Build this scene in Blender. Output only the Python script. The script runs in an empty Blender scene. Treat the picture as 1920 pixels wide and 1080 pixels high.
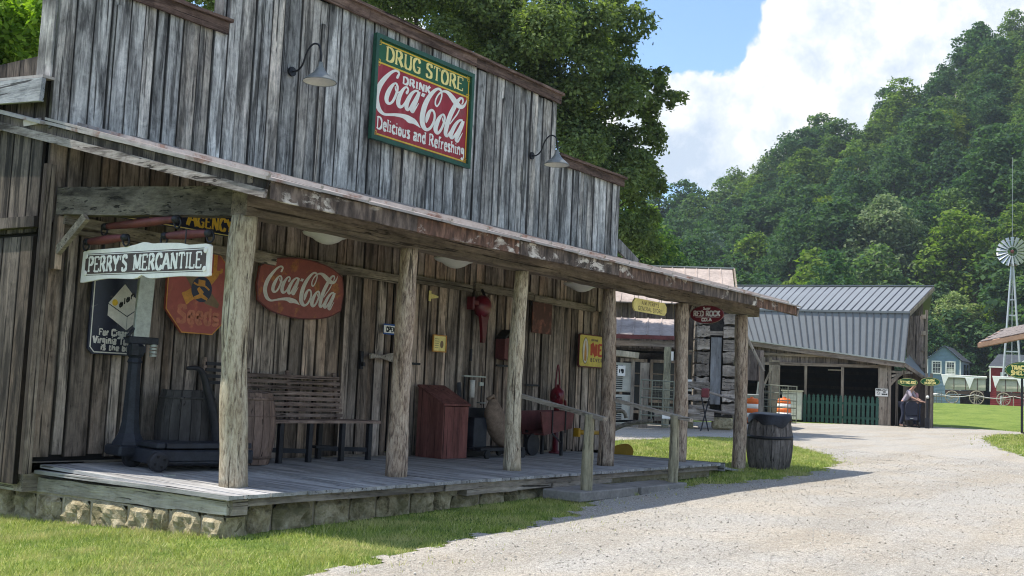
import bpy, math, random
import numpy as np
from mathutils import Vector, Matrix

# ------------------------------------------------------------------ camera, light, exposure
SC = bpy.context.scene
COL = SC.collection
R_ = math.radians
EYE = Vector((0, 0, 0.935))
_vx = Vector((1462, 257, 2100)).normalized()                 # world axes seen from the camera (right, down, forward)
_hn = Vector((0, 191.21, 2100)).cross(Vector((1000, 236.21, 2100))).normalized()
if _hn.y > 0: _hn = -_hn
_vz = _hn
_vy = _vz.cross(_vx).normalized()
_vx = _vy.cross(_vz).normalized()
RW = Matrix((_vx, _vy, _vz))                                  # rows: world x, y, z in camera axes
def cam_axis(v): return RW @ Vector(v)
cd = bpy.data.cameras.new('camera'); cam = bpy.data.objects.new('camera', cd); COL.objects.link(cam)
_r, _u, _b = cam_axis((1, 0, 0)), cam_axis((0, -1, 0)), cam_axis((0, 0, -1))
cam.matrix_world = Matrix(((_r.x, _u.x, _b.x, EYE.x), (_r.y, _u.y, _b.y, EYE.y), (_r.z, _u.z, _b.z, EYE.z), (0, 0, 0, 1)))
cd.sensor_width = 36; cd.lens = 2100 / 1920 * 36; cd.clip_start = 0.1; cd.clip_end = 3000
SC.camera = cam

SUN = Vector((-0.62, 1.15, 2.8)).normalized()                # towards the sun
sl = bpy.data.lights.new('sun', 'SUN'); sl.energy = 3.15; sl.angle = R_(0.55); sl.color = (1.0, 0.95, 0.86)
so = bpy.data.objects.new('sun', sl); COL.objects.link(so); so.rotation_euler = SUN.to_track_quat('Z', 'Y').to_euler()
so.location = (0, 0, 60)
SC.view_settings.view_transform = 'Standard'; SC.view_settings.look = 'None'
SC.view_settings.exposure = 1.05; SC.view_settings.gamma = 1.0; SC.view_settings.use_curve_mapping = False
SC.cycles.max_bounces = 6; SC.cycles.diffuse_bounces = 4; SC.cycles.transparent_max_bounces = 6
SC.cycles.use_denoising = True; SC.cycles.pixel_filter_type = 'BLACKMAN_HARRIS'; SC.cycles.filter_width = 1.1

class NT:
    """tiny node-tree helper"""
    def __init__(s, tree): s.t = tree; s.t.nodes.clear()
    def n(s, typ, ins=None, **kw):
        nd = s.t.nodes.new(typ)
        for k, v in kw.items(): setattr(nd, k, v)
        if ins:
            for k, v in ins.items():
                sock = nd.inputs[k]
                if isinstance(v, bpy.types.NodeSocket): s.t.links.new(v, sock)
                else: sock.default_value = v
        return nd
    def math(s, op, a, b=None, c=None, clamp=False):
        nd = s.t.nodes.new('ShaderNodeMath'); nd.operation = op; nd.use_clamp = clamp
        for i, v in enumerate((a, b, c)):
            if v is None: continue
            if isinstance(v, bpy.types.NodeSocket): s.t.links.new(v, nd.inputs[i])
            else: nd.inputs[i].default_value = v
        return nd.outputs[0]
    def ramp(s, fac, stops, interp='LINEAR'):
        nd = s.t.nodes.new('ShaderNodeValToRGB'); cr = nd.color_ramp; cr.interpolation = interp
        while len(cr.elements) < len(stops): cr.elements.new(0.5)
        for e, (p, c) in zip(cr.elements, stops):
            e.position = p; e.color = (c[0], c[1], c[2], 1) if not isinstance(c, (int, float)) else (c, c, c, 1)
        s.t.links.new(fac, nd.inputs[0]); return nd.outputs[0]
    def mix(s, fac, a, b, mode='MIX'):
        nd = s.t.nodes.new('ShaderNodeMix'); nd.data_type = 'RGBA'; nd.blend_type = mode; nd.clamp_result = False
        for i, v in ((0, fac), (6, a), (7, b)):
            if isinstance(v, bpy.types.NodeSocket): s.t.links.new(v, nd.inputs[i])
            else: nd.inputs[i].default_value = v if i == 0 else (v[0], v[1], v[2], 1)
        return nd.outputs[2]
    def noise(s, vec, scale, detail=4, rough=0.55, dist=0.0):
        ins = {'Scale': scale, 'Detail': detail, 'Roughness': rough, 'Distortion': dist}
        if vec is not None: ins['Vector'] = vec
        return s.n('ShaderNodeTexNoise', ins).outputs[0]
    def scale(s, vec, sc):
        nd = s.n('ShaderNodeVectorMath', {0: vec, 1: sc}, operation='MULTIPLY'); return nd.outputs[0]
    def add(s, a, b): return s.n('ShaderNodeVectorMath', {0: a, 1: b}, operation='ADD').outputs[0]

def cam_dir(x, y): return cam_axis(((x - 960) / 2100, (y - 540) / 2100, 1)).normalized()

world = bpy.data.worlds.new('World'); SC.world = world; world.use_nodes = True
w = NT(world.node_tree)
sky = w.n('ShaderNodeTexSky', sky_type='NISHITA'); sky.sun_disc = False
sky.sun_elevation = math.asin(SUN.z); sky.sun_rotation = math.atan2(SUN.x, SUN.y)
sky.air_density = 1.0; sky.dust_density = 0.6; sky.ozone_density = 2.0
tc = w.n('ShaderNodeTexCoord').outputs['Generated']
def lobe(px, py, k):      # a soft patch of sky round one direction
    d = cam_dir(px, py)
    dt = w.n('ShaderNodeVectorMath', {0: tc, 1: tuple(d)}, operation='DOT_PRODUCT').outputs['Value']
    return w.math('POWER', w.math('MAXIMUM', dt, 0.0), k)
big = w.noise(tc, 3.1, 9, 0.56, 0.35)
fine = w.noise(w.add(tc, (3.1, 1.7, 0.4)), 11.0, 7, 0.6, 0.2)
cov = w.math('ADD', big, w.math('MULTIPLY', w.math('SUBTRACT', fine, 0.5), 0.36))
cov = w.math('ADD', cov, w.math('MULTIPLY', lobe(1560, 170, 70), 0.30))
cov = w.math('ADD', cov, w.math('MULTIPLY', lobe(1260, 250, 500), 0.20))
cov = w.math('ADD', cov, w.math('MULTIPLY', lobe(1850, -20, 120), 0.12))
cov = w.math('SUBTRACT', cov, w.math('MULTIPLY', lobe(1330, -10, 420), 0.42))
cmask = w.ramp(cov, [(0.535, 0.0), (0.575, 1.0)], 'EASE')
shade = w.math('ADD', w.math('MULTIPLY', w.noise(w.add(tc, (0.02, -0.03, -0.05)), 6.0, 9, 0.62, 0.15), 0.6), w.math('MULTIPLY', w.noise(w.add(tc, (0.5, 0.2, 0.1)), 20.0, 7, 0.65, 0.1), 0.4))
ccol = w.ramp(shade, [(0.40, (0.50, 0.60, 0.74)), (0.48, (0.70, 0.77, 0.86)), (0.56, (1.0, 0.975, 0.95))])
cl = w.mix(1.0, ccol, (4.3, 4.2, 4.1), 'MULTIPLY')
blue = w.mix(1.0, sky.outputs[0], (0.70, 0.76, 0.82), 'MULTIPLY')
fin = w.mix(cmask, blue, cl)
bg = w.n('ShaderNodeBackground', {'Color': fin, 'Strength': 0.15})
w.n('ShaderNodeOutputWorld', {'Surface': bg.outputs[0]})

# ------------------------------------------------------------------ mesh helpers
rng = random.Random(7)
def jit(a): return rng.uniform(-a, a)

class MB:
    def __init__(s): s.v = []; s.f = []; s.smooth = False
    def add(s, vs, fs):
        o = len(s.v); s.v += [tuple(p) for p in vs]; s.f += [tuple(i + o for i in f) for f in fs]; return s
    def box(s, c, d, rz=0.0, m=None):
        hx, hy, hz = d[0] / 2, d[1] / 2, d[2] / 2
        M = m if m is not None else Matrix.Rotation(rz, 3, 'Z')
        vs = [Vector(c) + M @ Vector((sx * hx, sy * hy, sz * hz)) for sx in (-1, 1) for sy in (-1, 1) for sz in (-1, 1)]
        return s.add(vs, [(0, 1, 3, 2), (4, 6, 7, 5), (0, 4, 5, 1), (2, 3, 7, 6), (0, 2, 6, 4), (1, 5, 7, 3)])
    def bar(s, p, q, w_, h, up=(0, 0, 1), segs=1, j=0.0):
        p = Vector(p); q = Vector(q); d = (q - p); L = d.length; d.normalize()
        side = d.cross(Vector(up))
        if side.length < 1e-4: side = d.cross(Vector((1, 0, 0)))
        side.normalize(); u = side.cross(d).normalized()
        vs = []; fs = []
        for i in range(segs + 1):
            c = p + d * (L * i / segs)
            for a, b in ((-1, -1), (1, -1), (1, 1), (-1, 1)):
                vs.append(c + side * (a * w_ / 2 + jit(j)) + u * (b * h / 2 + jit(j)))
        for i in range(segs):
            for k in range(4):
                a = i * 4 + k; b = i * 4 + (k + 1) % 4
                fs.append((a, b, b + 4, a + 4))
        fs.append((3, 2, 1, 0)); e = segs * 4; fs.append((e, e + 1, e + 2, e + 3))
        return s.add(vs, fs)
    def tube(s, pts, radii, n=8, cap=True, j=0.0, close=False):
        pts = [Vector(p) for p in pts]
        if not hasattr(radii, '__len__'): radii = [radii] * len(pts)
        vs = []; fs = []; N = len(pts); prev = None
        for i, p in enumerate(pts):
            if close: t = pts[(i + 1) % N] - pts[i - 1]
            else: t = pts[min(i + 1, N - 1)] - pts[max(i - 1, 0)]
            t.normalize()
            a = prev if prev is not None else (Vector((0, 0, 1)) if abs(t.z) < 0.9 else Vector((1, 0, 0)))
            b = (a - t * a.dot(t))
            if b.length < 1e-5: b = t.orthogonal()
            b.normalize(); prev = b; c = t.cross(b)
            for k in range(n):
                th = 2 * math.pi * k / n; r = radii[i] * (1 + jit(j))
                vs.append(p + b * math.cos(th) * r + c * math.sin(th) * r)
        for i in range(N if close else N - 1):
            for k in range(n):
                k2 = (k + 1) % n; i2 = (i + 1) % N
                fs.append((i * n + k, i * n + k2, i2 * n + k2, i2 * n + k))
        if cap and not close:
            fs.append(tuple(range(n - 1, -1, -1))); fs.append(tuple((N - 1) * n + k for k in range(n)))
        return s.add(vs, fs)
    def lathe(s, prof, c=(0, 0, 0), n=20, axis='Z', cap=True):
        vs = []; fs = []
        for r, h in prof:
            for k in range(n):
                th = 2 * math.pi * k / n; x, y = r * math.cos(th), r * math.sin(th)
                p = (x, y, h) if axis == 'Z' else ((x, h, y) if axis == 'Y' else (h, x, y))
                vs.append(Vector(p) + Vector(c))
        for i in range(len(prof) - 1):
            for k in range(n):
                k2 = (k + 1) % n; fs.append((i * n + k, i * n + k2, (i + 1) * n + k2, (i + 1) * n + k))
        if cap:
            fs.append(tuple(range(n - 1, -1, -1))); e = (len(prof) - 1) * n; fs.append(tuple(e + k for k in range(n)))
        return s.add(vs, fs)
    def prism(s, poly, y0, y1):           # polygon in local x,z extruded along y
        n = len(poly); vs = [(x, y0, z) for x, z in poly] + [(x, y1, z) for x, z in poly]
        fs = [tuple(range(n)), tuple(range(2 * n - 1, n - 1, -1))]
        for k in range(n):
            k2 = (k + 1) % n; fs.append((k, n + k, n + k2, k2))
        return s.add(vs, fs)
    def prism3(s, poly, off):             # any planar polygon with an offset vector
        n = len(poly); off = Vector(off); vs = [Vector(p) for p in poly] + [Vector(p) + off for p in poly]
        fs = [tuple(range(n)), tuple(range(2 * n - 1, n - 1, -1))]
        for k in range(n):
            k2 = (k + 1) % n; fs.append((k, n + k, n + k2, k2))
        return s.add(vs, fs)
    def mesh(s, name, mat=None, smooth=None, fix=True):
        me = bpy.data.meshes.new(name); me.from_pydata([tuple(p) for p in s.v], [], s.f); me.update()
        if fix:
            import bmesh
            bm = bmesh.new(); bm.from_mesh(me); bmesh.ops.recalc_face_normals(bm, faces=bm.faces); bm.to_mesh(me); bm.free()
        if mat: me.materials.append(mat)
        if smooth or (smooth is None and s.smooth):
            me.polygons.foreach_set('use_smooth', [True] * len(me.polygons)); me.update()
        return me
    def build(s, name, mat, parent=None, loc=(0, 0, 0), smooth=None, label=None, bevel=0.0, **kw):
        o = bpy.data.objects.new(name, s.mesh(name, mat, smooth)); COL.objects.link(o); o.location = loc
        if parent: o.parent = parent
        if label: o['label'] = label
        if bevel:
            b = o.modifiers.new('bevel', 'BEVEL'); b.width = bevel; b.segments = 1; b.limit_method = 'ANGLE'
        for k, v in kw.items(): o[k] = v
        return o

def thing(name, label, cat, loc=(0, 0, 0), rz=0.0, group=None):
    o = bpy.data.objects.new(name, None); COL.objects.link(o); o.empty_display_size = 0.2
    o.location = loc; o.rotation_euler = (0, 0, rz); o['label'] = label; o['category'] = cat
    if group: o['group'] = group
    return o
def tag(o, label, cat, group=None):
    o['label'] = label; o['category'] = cat
    if group: o['group'] = group
    return o
def dup(root, loc, rz, label, scale=None):
    r = root.copy(); COL.objects.link(r); r.location = loc; r.rotation_euler = (0, 0, rz); r['label'] = label
    if scale: r.scale = scale
    for ch in list(root.children):
        c = ch.copy(); COL.objects.link(c); c.parent = r
        for gch in list(ch.children):
            d = gch.copy(); COL.objects.link(d); d.parent = c
    return r
def shared(name, me, parent, loc, rot=(0, 0, 0), sc=(1, 1, 1)):
    o = bpy.data.objects.new(name, me); COL.objects.link(o); o.location = loc; o.rotation_euler = rot; o.scale = sc
    if parent: o.parent = parent
    return o

# ------------------------------------------------------------------ materials
def material(name):
    m = bpy.data.materials.new(name); m.use_nodes = True; return m, NT(m.node_tree)
def finish(m, t, col, rough=0.8, bump=None, bdist=0.01, bstr=0.6, metal=0.0, spec=0.3, transl=None, emit=None):
    ins = {'Base Color': col if isinstance(col, bpy.types.NodeSocket) else (col[0], col[1], col[2], 1), 'Roughness': rough, 'Metallic': metal, 'Specular IOR Level': spec}
    if bump is not None: ins['Normal'] = t.n('ShaderNodeBump', {'Height': bump, 'Distance': bdist, 'Strength': bstr}).outputs[0]
    b = t.n('ShaderNodeBsdfPrincipled', ins); out = b.outputs[0]
    if transl is not None:
        tr = t.n('ShaderNodeBsdfTranslucent', {'Color': transl})
        out = t.n('ShaderNodeMixShader', {0: 0.35, 1: out, 2: tr.outputs[0]}).outputs[0]
    t.n('ShaderNodeOutputMaterial', {'Surface': out}); return m

def wood(name, light, mid, dark, axis='Z', stain=0.5, var=0.35, warm=None, freq=1.0, streak=True, rough=0.85, bumps=0.008, edge=None):
    """weathered boards: grain runs along one axis, every board its own offset and tone"""
    m, t = material(name)
    tc = t.n('ShaderNodeTexCoord').outputs['Object']; oi = t.n('ShaderNodeObjectInfo')
    rnd = oi.outputs['Random']
    off = t.n('ShaderNodeCombineXYZ', {0: t.math('MULTIPLY', rnd, 37.0), 1: t.math('MULTIPLY', rnd, 91.0), 2: t.math('MULTIPLY', rnd, 53.0)}).outputs[0]
    p = t.add(tc, off)
    def st(a, l):
        v = {'X': (l, a, a), 'Y': (a, l, a), 'Z': (a, a, l)}[axis]; return t.scale(p, tuple(c * freq for c in v))
    wob = t.noise(st(2.5, 1.2), 1.0, 2)
    g1 = t.noise(st(18, 1.7), 1.0, 7, 0.66, 0.6)
    g2 = t.noise(st(75, 6.0), 1.0, 6, 0.68, 0.4)
    g3 = t.noise(st(5.0, 0.8), 1.0, 4, 0.55, 0.7)
    g4 = t.noise(st(9.0, 6.5), 1.0, 7, 0.7, 0.8)
    grain = t.math('ADD', t.math('MULTIPLY', g1, 0.34), t.math('ADD', t.math('MULTIPLY', g2, 0.34), t.math('MULTIPLY', g4, 0.32)))
    col = t.ramp(grain, [(0.36, dark), (0.455, mid), (0.60, light)])
    # soft tonal patches along each board
    patch = t.ramp(g3, [(0.35, 0.55), (0.62, 1.18)])
    col = t.mix(0.8, col, patch, 'MULTIPLY')
    # long black cracks / checks
    ck = t.noise(st(34, 0.7), 1.0, 3, 0.5, 0.9)
    crack = t.ramp(ck, [(0.345, 1.0), (0.375, 0.0)])
    # black weather stains that run down the board
    s1 = t.noise(st(7.5, 0.85), 1.0, 5, 0.62, 0.4)
    sm = t.ramp(s1, [(0.56 - 0.10 * stain, 0.0), (0.66 - 0.08 * stain, 1.0)])
    # knots
    kn = t.n('ShaderNodeTexVoronoi', {'Vector': st(5.0, 2.4), 'Scale': 1.0}, feature='F1').outputs['Distance']
    knot = t.ramp(kn, [(0.05, 1.0), (0.11, 0.0)])
    dk = t.math('MAXIMUM', t.math('MULTIPLY', crack, 0.85), t.math('MAXIMUM', t.math('MULTIPLY', sm, stain), t.math('MULTIPLY', knot, 0.55)))
    if edge:
        gen = t.n('ShaderNodeSeparateXYZ', {0: t.n('ShaderNodeTexCoord').outputs['Generated']}).outputs
        ed = t.math('ABSOLUTE', t.math('SUBTRACT', gen[0 if edge == 'X' else 1], 0.5))
        em = t.ramp(t.math('ADD', ed, t.math('MULTIPLY', t.math('SUBTRACT', g1, 0.5), 0.10)), [(0.41, 0.0), (0.49, 0.85)])
        ends = t.ramp(t.math('ADD', t.math('ABSOLUTE', t.math('SUBTRACT', gen[2], 0.5)), t.math('MULTIPLY', t.math('SUBTRACT', s1, 0.5), 0.55)), [(0.44, 0.0), (0.56, 0.95)])
        dk = t.math('MAXIMUM', dk, t.math('MAXIMUM', em, ends))
    # tone per board
    tone = t.math('ADD', t.math('MULTIPLY', t.math('SUBTRACT', rnd, 0.5), 2 * var), 1.0)
    tn = t.n('ShaderNodeCombineXYZ', {0: tone, 1: tone, 2: tone}).outputs[0]
    col = t.mix(1.0, col, tn, 'MULTIPLY')
    if warm is not None:
        r2 = t.math('FRACT', t.math('MULTIPLY', rnd, 17.3))
        wm = t.math('MULTIPLY', t.ramp(r2, [(0.45, 0.0), (0.95, 1.0)]), t.ramp(g3, [(0.35, 0.3), (0.6, 1.0)]))
        col = t.mix(t.math('MULTIPLY', wm, 0.75), col, t.mix(1.0, col, warm, 'MULTIPLY'))
    col = t.mix(dk, col, (dark[0] * 0.22, dark[1] * 0.21, dark[2] * 0.21))
    h = t.math('SUBTRACT', t.math('ADD', t.math('MULTIPLY', g1, 0.7), t.math('MULTIPLY', g2, 0.5)), t.math('MULTIPLY', crack, 0.5))
    return finish(m, t, col, rough, h, bumps, 0.7, spec=0.2)

def plain(name, col, rough=0.6, metal=0.0, var=0.15, scale=6.0, spec=0.3, bump=0.0):
    m, t = material(name); tc = t.n('ShaderNodeTexCoord').outputs['Object']
    n1 = t.noise(tc, scale, 6, 0.6); n2 = t.noise(tc, scale * 7, 4, 0.6)
    f = t.math('ADD', t.math('MULTIPLY', n1, 0.65), t.math('MULTIPLY', n2, 0.35))
    a = tuple(c * (1 - var * 1.6) for c in col); b = tuple(min(1, c * (1 + var * 1.2)) for c in col)
    c = t.ramp(f, [(0.35, a), (0.62, b)])
    return finish(m, t, c, rough, f if bump else None, bump or 0.01, 0.5, metal, spec)
def rusty(name, paint, rust=(0.20, 0.075, 0.025), amount=0.5, rough=0.5, scale=5.0, metal=0.0, pale=None):
    m, t = material(name); tc = t.n('ShaderNodeTexCoord').outputs['Object']
    n1 = t.noise(tc, scale, 7, 0.62, 0.4); n2 = t.noise(tc, scale * 2.7, 6, 0.65, 0.2); n3 = t.noise(t.scale(tc, (1, 1, 0.2)), scale * 5, 3)
    base = t.ramp(n2, [(0.3, tuple(c * 0.72 for c in paint)), (0.65, paint)])
    if pale: base = t.mix(t.ramp(n3, [(0.5, 0.0), (0.68, 0.6)]), base, pale)
    e = 0.72 - 0.28 * amount
    col = t.mix(t.ramp(n1, [(e - 0.06, 0.0), (e + 0.03, 1.0)]), base, t.ramp(n2, [(0.35, rust), (0.6, tuple(c * 1.9 for c in rust))]))
    return finish(m, t, col, rough, n1, 0.003, 0.4, metal, 0.4)

W = {}
W['upper'] = wood('weathered_grey_boards', (0.68, 0.655, 0.635), (0.31, 0.30, 0.295), (0.075, 0.071, 0.072), stain=0.72, var=0.36, edge='X', warm=(1.12, 0.98, 0.84))
W['lower'] = wood('weathered_brown_boards', (0.48, 0.395, 0.325), (0.26, 0.21, 0.172), (0.065, 0.053, 0.046), stain=0.66, var=0.55, edge='X', warm=(1.15, 0.95, 0.78))
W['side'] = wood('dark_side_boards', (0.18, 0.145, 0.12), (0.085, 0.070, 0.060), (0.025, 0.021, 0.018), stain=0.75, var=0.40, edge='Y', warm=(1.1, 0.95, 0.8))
W['beamx'] = wood('hewn_beam_x', (0.31, 0.25, 0.195), (0.18, 0.142, 0.112), (0.08, 0.062, 0.05), axis='X', stain=0.3, var=0.1, bumps=0.02)
W['beamy'] = wood('hewn_beam_y', (0.20, 0.175, 0.14), (0.11, 0.094, 0.075), (0.035, 0.03, 0.025), axis='Y', stain=0.5, var=0.1, bumps=0.02)
def peeling(name):
    m, t = material(name); tc = t.n('ShaderNodeTexCoord').outputs['Object']; rnd = t.n('ShaderNodeObjectInfo').outputs['Random']
    p = t.add(tc, t.n('ShaderNodeCombineXYZ', {0: t.math('MULTIPLY', rnd, 40.0), 1: rnd, 2: t.math('MULTIPLY', rnd, 13.0)}).outputs[0])
    n1 = t.noise(t.scale(p, (5, 5, 9)), 1.0, 8, 0.7, 0.5); n2 = t.noise(t.scale(p, (1.3, 3, 2)), 1.0, 5, 0.6, 0.6); n3 = t.noise(t.scale(p, (14, 30, 4)), 1.0, 5, 0.6)
    c = t.ramp(n3, [(0.36, (0.045, 0.034, 0.03)), (0.52, (0.115, 0.086, 0.072)), (0.66, (0.22, 0.17, 0.14))])
    rustm = t.ramp(t.math('FRACT', t.math('MULTIPLY', rnd, 7.7)), [(0.5, 0.0), (0.7, 0.8)])
    c = t.mix(rustm, c, t.mix(1.0, c, (1.35, 0.92, 0.75), 'MULTIPLY'))
    chips = t.math('MULTIPLY', t.ramp(n1, [(0.50, 0.0), (0.56, 1.0)]), t.ramp(n2, [(0.50, 0.0), (0.58, 1.0)]))
    return finish(m, t, t.mix(chips, c, (0.62, 0.56, 0.50)), 0.8, n1, 0.006, 0.6)
W['fascia'] = peeling('peeling_fascia')
W['rake'] = wood('worn_white_rake', (0.52, 0.46, 0.43), (0.26, 0.22, 0.20), (0.08, 0.055, 0.05), axis='Y', stain=0.75, var=0.1, freq=0.8)
W['cap'] = wood('dark_red_cap', (0.24, 0.16, 0.13), (0.11, 0.068, 0.056), (0.03, 0.02, 0.018), axis='X', stain=0.5, var=0.25)
W['trimx'] = wood('trim_rail_x', (0.40, 0.34, 0.27), (0.24, 0.20, 0.155), (0.07, 0.058, 0.045), axis='X', stain=0.4, var=0.25)
def log_mat(name, pale, mid, dark):
    m, t = material(name); tc = t.n('ShaderNodeTexCoord').outputs['Object']; rnd = t.n('ShaderNodeObjectInfo').outputs['Random']
    p = t.add(tc, t.n('ShaderNodeCombineXYZ', {0: t.math('MULTIPLY', rnd, 40.0), 1: rnd, 2: t.math('MULTIPLY', rnd, 23.0)}).outputs[0])
    a = t.noise(t.scale(p, (24, 24, 5.5)), 1.0, 8, 0.7, 0.8); b = t.noise(t.scale(p, (60, 60, 12)), 1.0, 6, 0.7, 0.8); c2 = t.noise(t.scale(p, (5, 5, 1.2)), 1.0, 4, 0.6, 0.5); k = t.noise(t.scale(p, (26, 26, 1.0)), 1.0, 4, 0.6, 0.6)
    f = t.math('ADD', t.math('MULTIPLY', a, 0.55), t.math('MULTIPLY', b, 0.45))
    c = t.ramp(f, [(0.37, dark), (0.45, mid), (0.55, pale)])
    c = t.mix(t.ramp(c2, [(0.45, 0.0), (0.62, 0.6)]), c, t.mix(1.0, c, (0.68, 0.60, 0.52), 'MULTIPLY'))
    ck = t.ramp(k, [(0.34, 1.0), (0.375, 0.0)])
    tone = t.math('ADD', t.math('MULTIPLY', rnd, 0.35), 0.80)
    c = t.mix(1.0, c, t.n('ShaderNodeCombineXYZ', {0: tone, 1: tone, 2: tone}).outputs[0], 'MULTIPLY')
    c = t.mix(t.math('MULTIPLY', ck, 0.85), c, (0.03, 0.025, 0.02))
    return finish(m, t, c, 0.9, t.math('SUBTRACT', f, t.math('MULTIPLY', ck, 0.5)), 0.03, 0.9, spec=0.15)
W['uppery'] = wood('grey_eave_board', (0.42, 0.42, 0.44), (0.25, 0.255, 0.275), (0.09, 0.09, 0.10), axis='Y', stain=0.3, var=0.1)
W['postb'] = log_mat('brown_log_post', (0.54, 0.43, 0.33), (0.28, 0.21, 0.16), (0.09, 0.066, 0.052))
W['post'] = log_mat('peeled_log_post', (0.72, 0.63, 0.47), (0.42, 0.345, 0.25), (0.13, 0.10, 0.072))
W['postg'] = wood('treated_green_post', (0.46, 0.42, 0.29), (0.29, 0.265, 0.18), (0.11, 0.10, 0.065), stain=0.3, var=0.1, bumps=0.012)
W['deck'] = wood('deck_board', (0.44, 0.43, 0.42), (0.34, 0.33, 0.32), (0.20, 0.19, 0.185), axis='Y', stain=0.12, var=0.14)
W['sill'] = wood('hewn_sill_y', (0.58, 0.54, 0.46), (0.40, 0.365, 0.30), (0.15, 0.135, 0.11), axis='Y', stain=0.25, var=0.1, bumps=0.03)
W['sillx'] = wood('hewn_sill_x', (0.42, 0.36, 0.30), (0.27, 0.23, 0.19), (0.10, 0.085, 0.068), axis='X', stain=0.4, var=0.1, bumps=0.03)
W['bench'] = wood('bench_slat', (0.36, 0.27, 0.22), (0.20, 0.14, 0.115), (0.05, 0.036, 0.03), axis='X', stain=0.3, var=0.2)
W['barrel'] = wood('barrel_stave', (0.24, 0.21, 0.19), (0.125, 0.108, 0.10), (0.04, 0.034, 0.033), stain=0.45, var=0.3)
W['barrelb'] = wood('brown_barrel_stave', (0.26, 0.18, 0.14), (0.17, 0.115, 0.09), (0.07, 0.048, 0.04), stain=0.2, var=0.12)
W['barrelw'] = wood('grey_barrel_stave', (0.085, 0.078, 0.074), (0.055, 0.050, 0.048), (0.028, 0.026, 0.026), stain=0.3, var=0.12)
W['logx'] = wood('cabin_log', (0.52, 0.44, 0.37), (0.32, 0.265, 0.22), (0.11, 0.09, 0.075), axis='X', stain=0.45, var=0.3, freq=0.8, bumps=0.03)
W['logy'] = wood('cabin_log_end', (0.40, 0.345, 0.29), (0.24, 0.20, 0.165), (0.07, 0.058, 0.048), axis='Y', stain=0.4, var=0.35, bumps=0.03)
W['barn'] = wood('barn_board', (0.25, 0.205, 0.175), (0.145, 0.115, 0.10), (0.05, 0.04, 0.035), stain=0.4, var=0.3, freq=0.6)
W['barnx'] = wood('barn_beam', (0.36, 0.29, 0.235), (0.23, 0.18, 0.145), (0.10, 0.078, 0.062), axis='X', stain=0.2, var=0.15, freq=0.6)
W['barnp'] = wood('barn_post', (0.40, 0.34, 0.27), (0.27, 0.22, 0.175), (0.12, 0.095, 0.075), stain=0.2, var=0.15, freq=0.6)
W['rail'] = wood('hand_rail', (0.42, 0.37, 0.31), (0.27, 0.235, 0.19), (0.10, 0.085, 0.068), axis='Y', stain=0.3, var=0.15)

M = {}
M['tin'] = plain('old_tin_roof', (0.46, 0.40, 0.37), 0.5, 0.1, 0.22, 3.0)
M['tinedge'] = rusty('tin_edge', (0.40, 0.355, 0.33), (0.14, 0.085, 0.065), 0.4, 0.45, 4.0)
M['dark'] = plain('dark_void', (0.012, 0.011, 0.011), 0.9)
M['iron'] = plain('black_iron', (0.028, 0.028, 0.033), 0.5, 0.4, 0.3)
M['scale'] = plain('blue_black_paint', (0.020, 0.023, 0.032), 0.5, 0.0, 0.35, 8)
M['shade'] = plain('grey_enamel', (0.19, 0.20, 0.19), 0.35, 0.2, 0.15)
M['shadein'] = plain('white_enamel', (0.72, 0.70, 0.62), 0.4, 0.0, 0.06)
M['milk'] = plain('milk_glass', (0.74, 0.72, 0.66), 0.3, 0.0, 0.05)
M['green'] = plain('sign_green', (0.012, 0.10, 0.035), 0.35, 0, 0.15, 3)
M['greenf'] = plain('sign_frame_green', (0.022, 0.085, 0.055), 0.4, 0, 0.2, 3)
M['redc'] = rusty('sign_red', (0.36, 0.006, 0.016), (0.20, 0.03, 0.03), 0.12, 0.32, 2.0, pale=(0.40, 0.05, 0.06))
M['yellow'] = plain('sign_yellow', (0.72, 0.46, 0.045), 0.4, 0, 0.12)
M['cream'] = plain('sign_cream', (0.84, 0.70, 0.26), 0.4, 0, 0.12)
M['white'] = plain('sign_white', (0.86, 0.82, 0.76), 0.4, 0, 0.06)
M['whitew'] = plain('worn_white', (0.66, 0.62, 0.56), 0.5, 0, 0.12)
M['orangered'] = rusty('faded_red', (0.30, 0.072, 0.052), (0.24, 0.085, 0.025), 0.42, 0.5, 6.0)
M['octred'] = rusty('octagon_red', (0.40, 0.085, 0.065), (0.30, 0.09, 0.05), 0.35, 0.5, 3.0)
M['faint'] = plain('faint_letter', (0.50, 0.17, 0.10), 0.5, 0, 0.15)
M['gold'] = plain('faded_gold', (0.55, 0.25, 0.045), 0.5, 0, 0.2)
M['olive'] = plain('faded_olive', (0.20, 0.13, 0.07), 0.5, 0, 0.2)
M['navy'] = rusty('navy_enamel', (0.010, 0.013, 0.032), (0.10, 0.08, 0.075), 0.18, 0.35, 9.0)
M['navy2'] = plain('navy_plain', (0.012, 0.016, 0.045), 0.35, 0, 0.2)
M['brownp'] = plain('sign_brown', (0.085, 0.06, 0.054), 0.55, 0, 0.15)
M['rust'] = rusty('rust_sheet', (0.115, 0.045, 0.035), (0.16, 0.06, 0.04), 0.5, 0.7, 4.0)
M['nehi'] = plain('nehi_yellow', (0.66, 0.52, 0.10), 0.4, 0, 0.14, 4)
M['nehir'] = plain('nehi_red', (0.50, 0.05, 0.02), 0.4, 0, 0.12)
M['redp'] = plain('gloss_red', (0.13, 0.006, 0.014), 0.3, 0.0, 0.25, 5, 0.5)
M['reddark'] = plain('dull_red', (0.13, 0.036, 0.034), 0.6, 0, 0.25)
M['bluep'] = plain('open_blue', (0.02, 0.08, 0.30), 0.4, 0, 0.1)
M['black'] = plain('print_black', (0.012, 0.012, 0.012), 0.5, 0, 0.1)
M['burlap'] = plain('burlap', (0.23, 0.165, 0.12), 0.95, 0, 0.22, 14, 0.1, 0.006)
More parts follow.
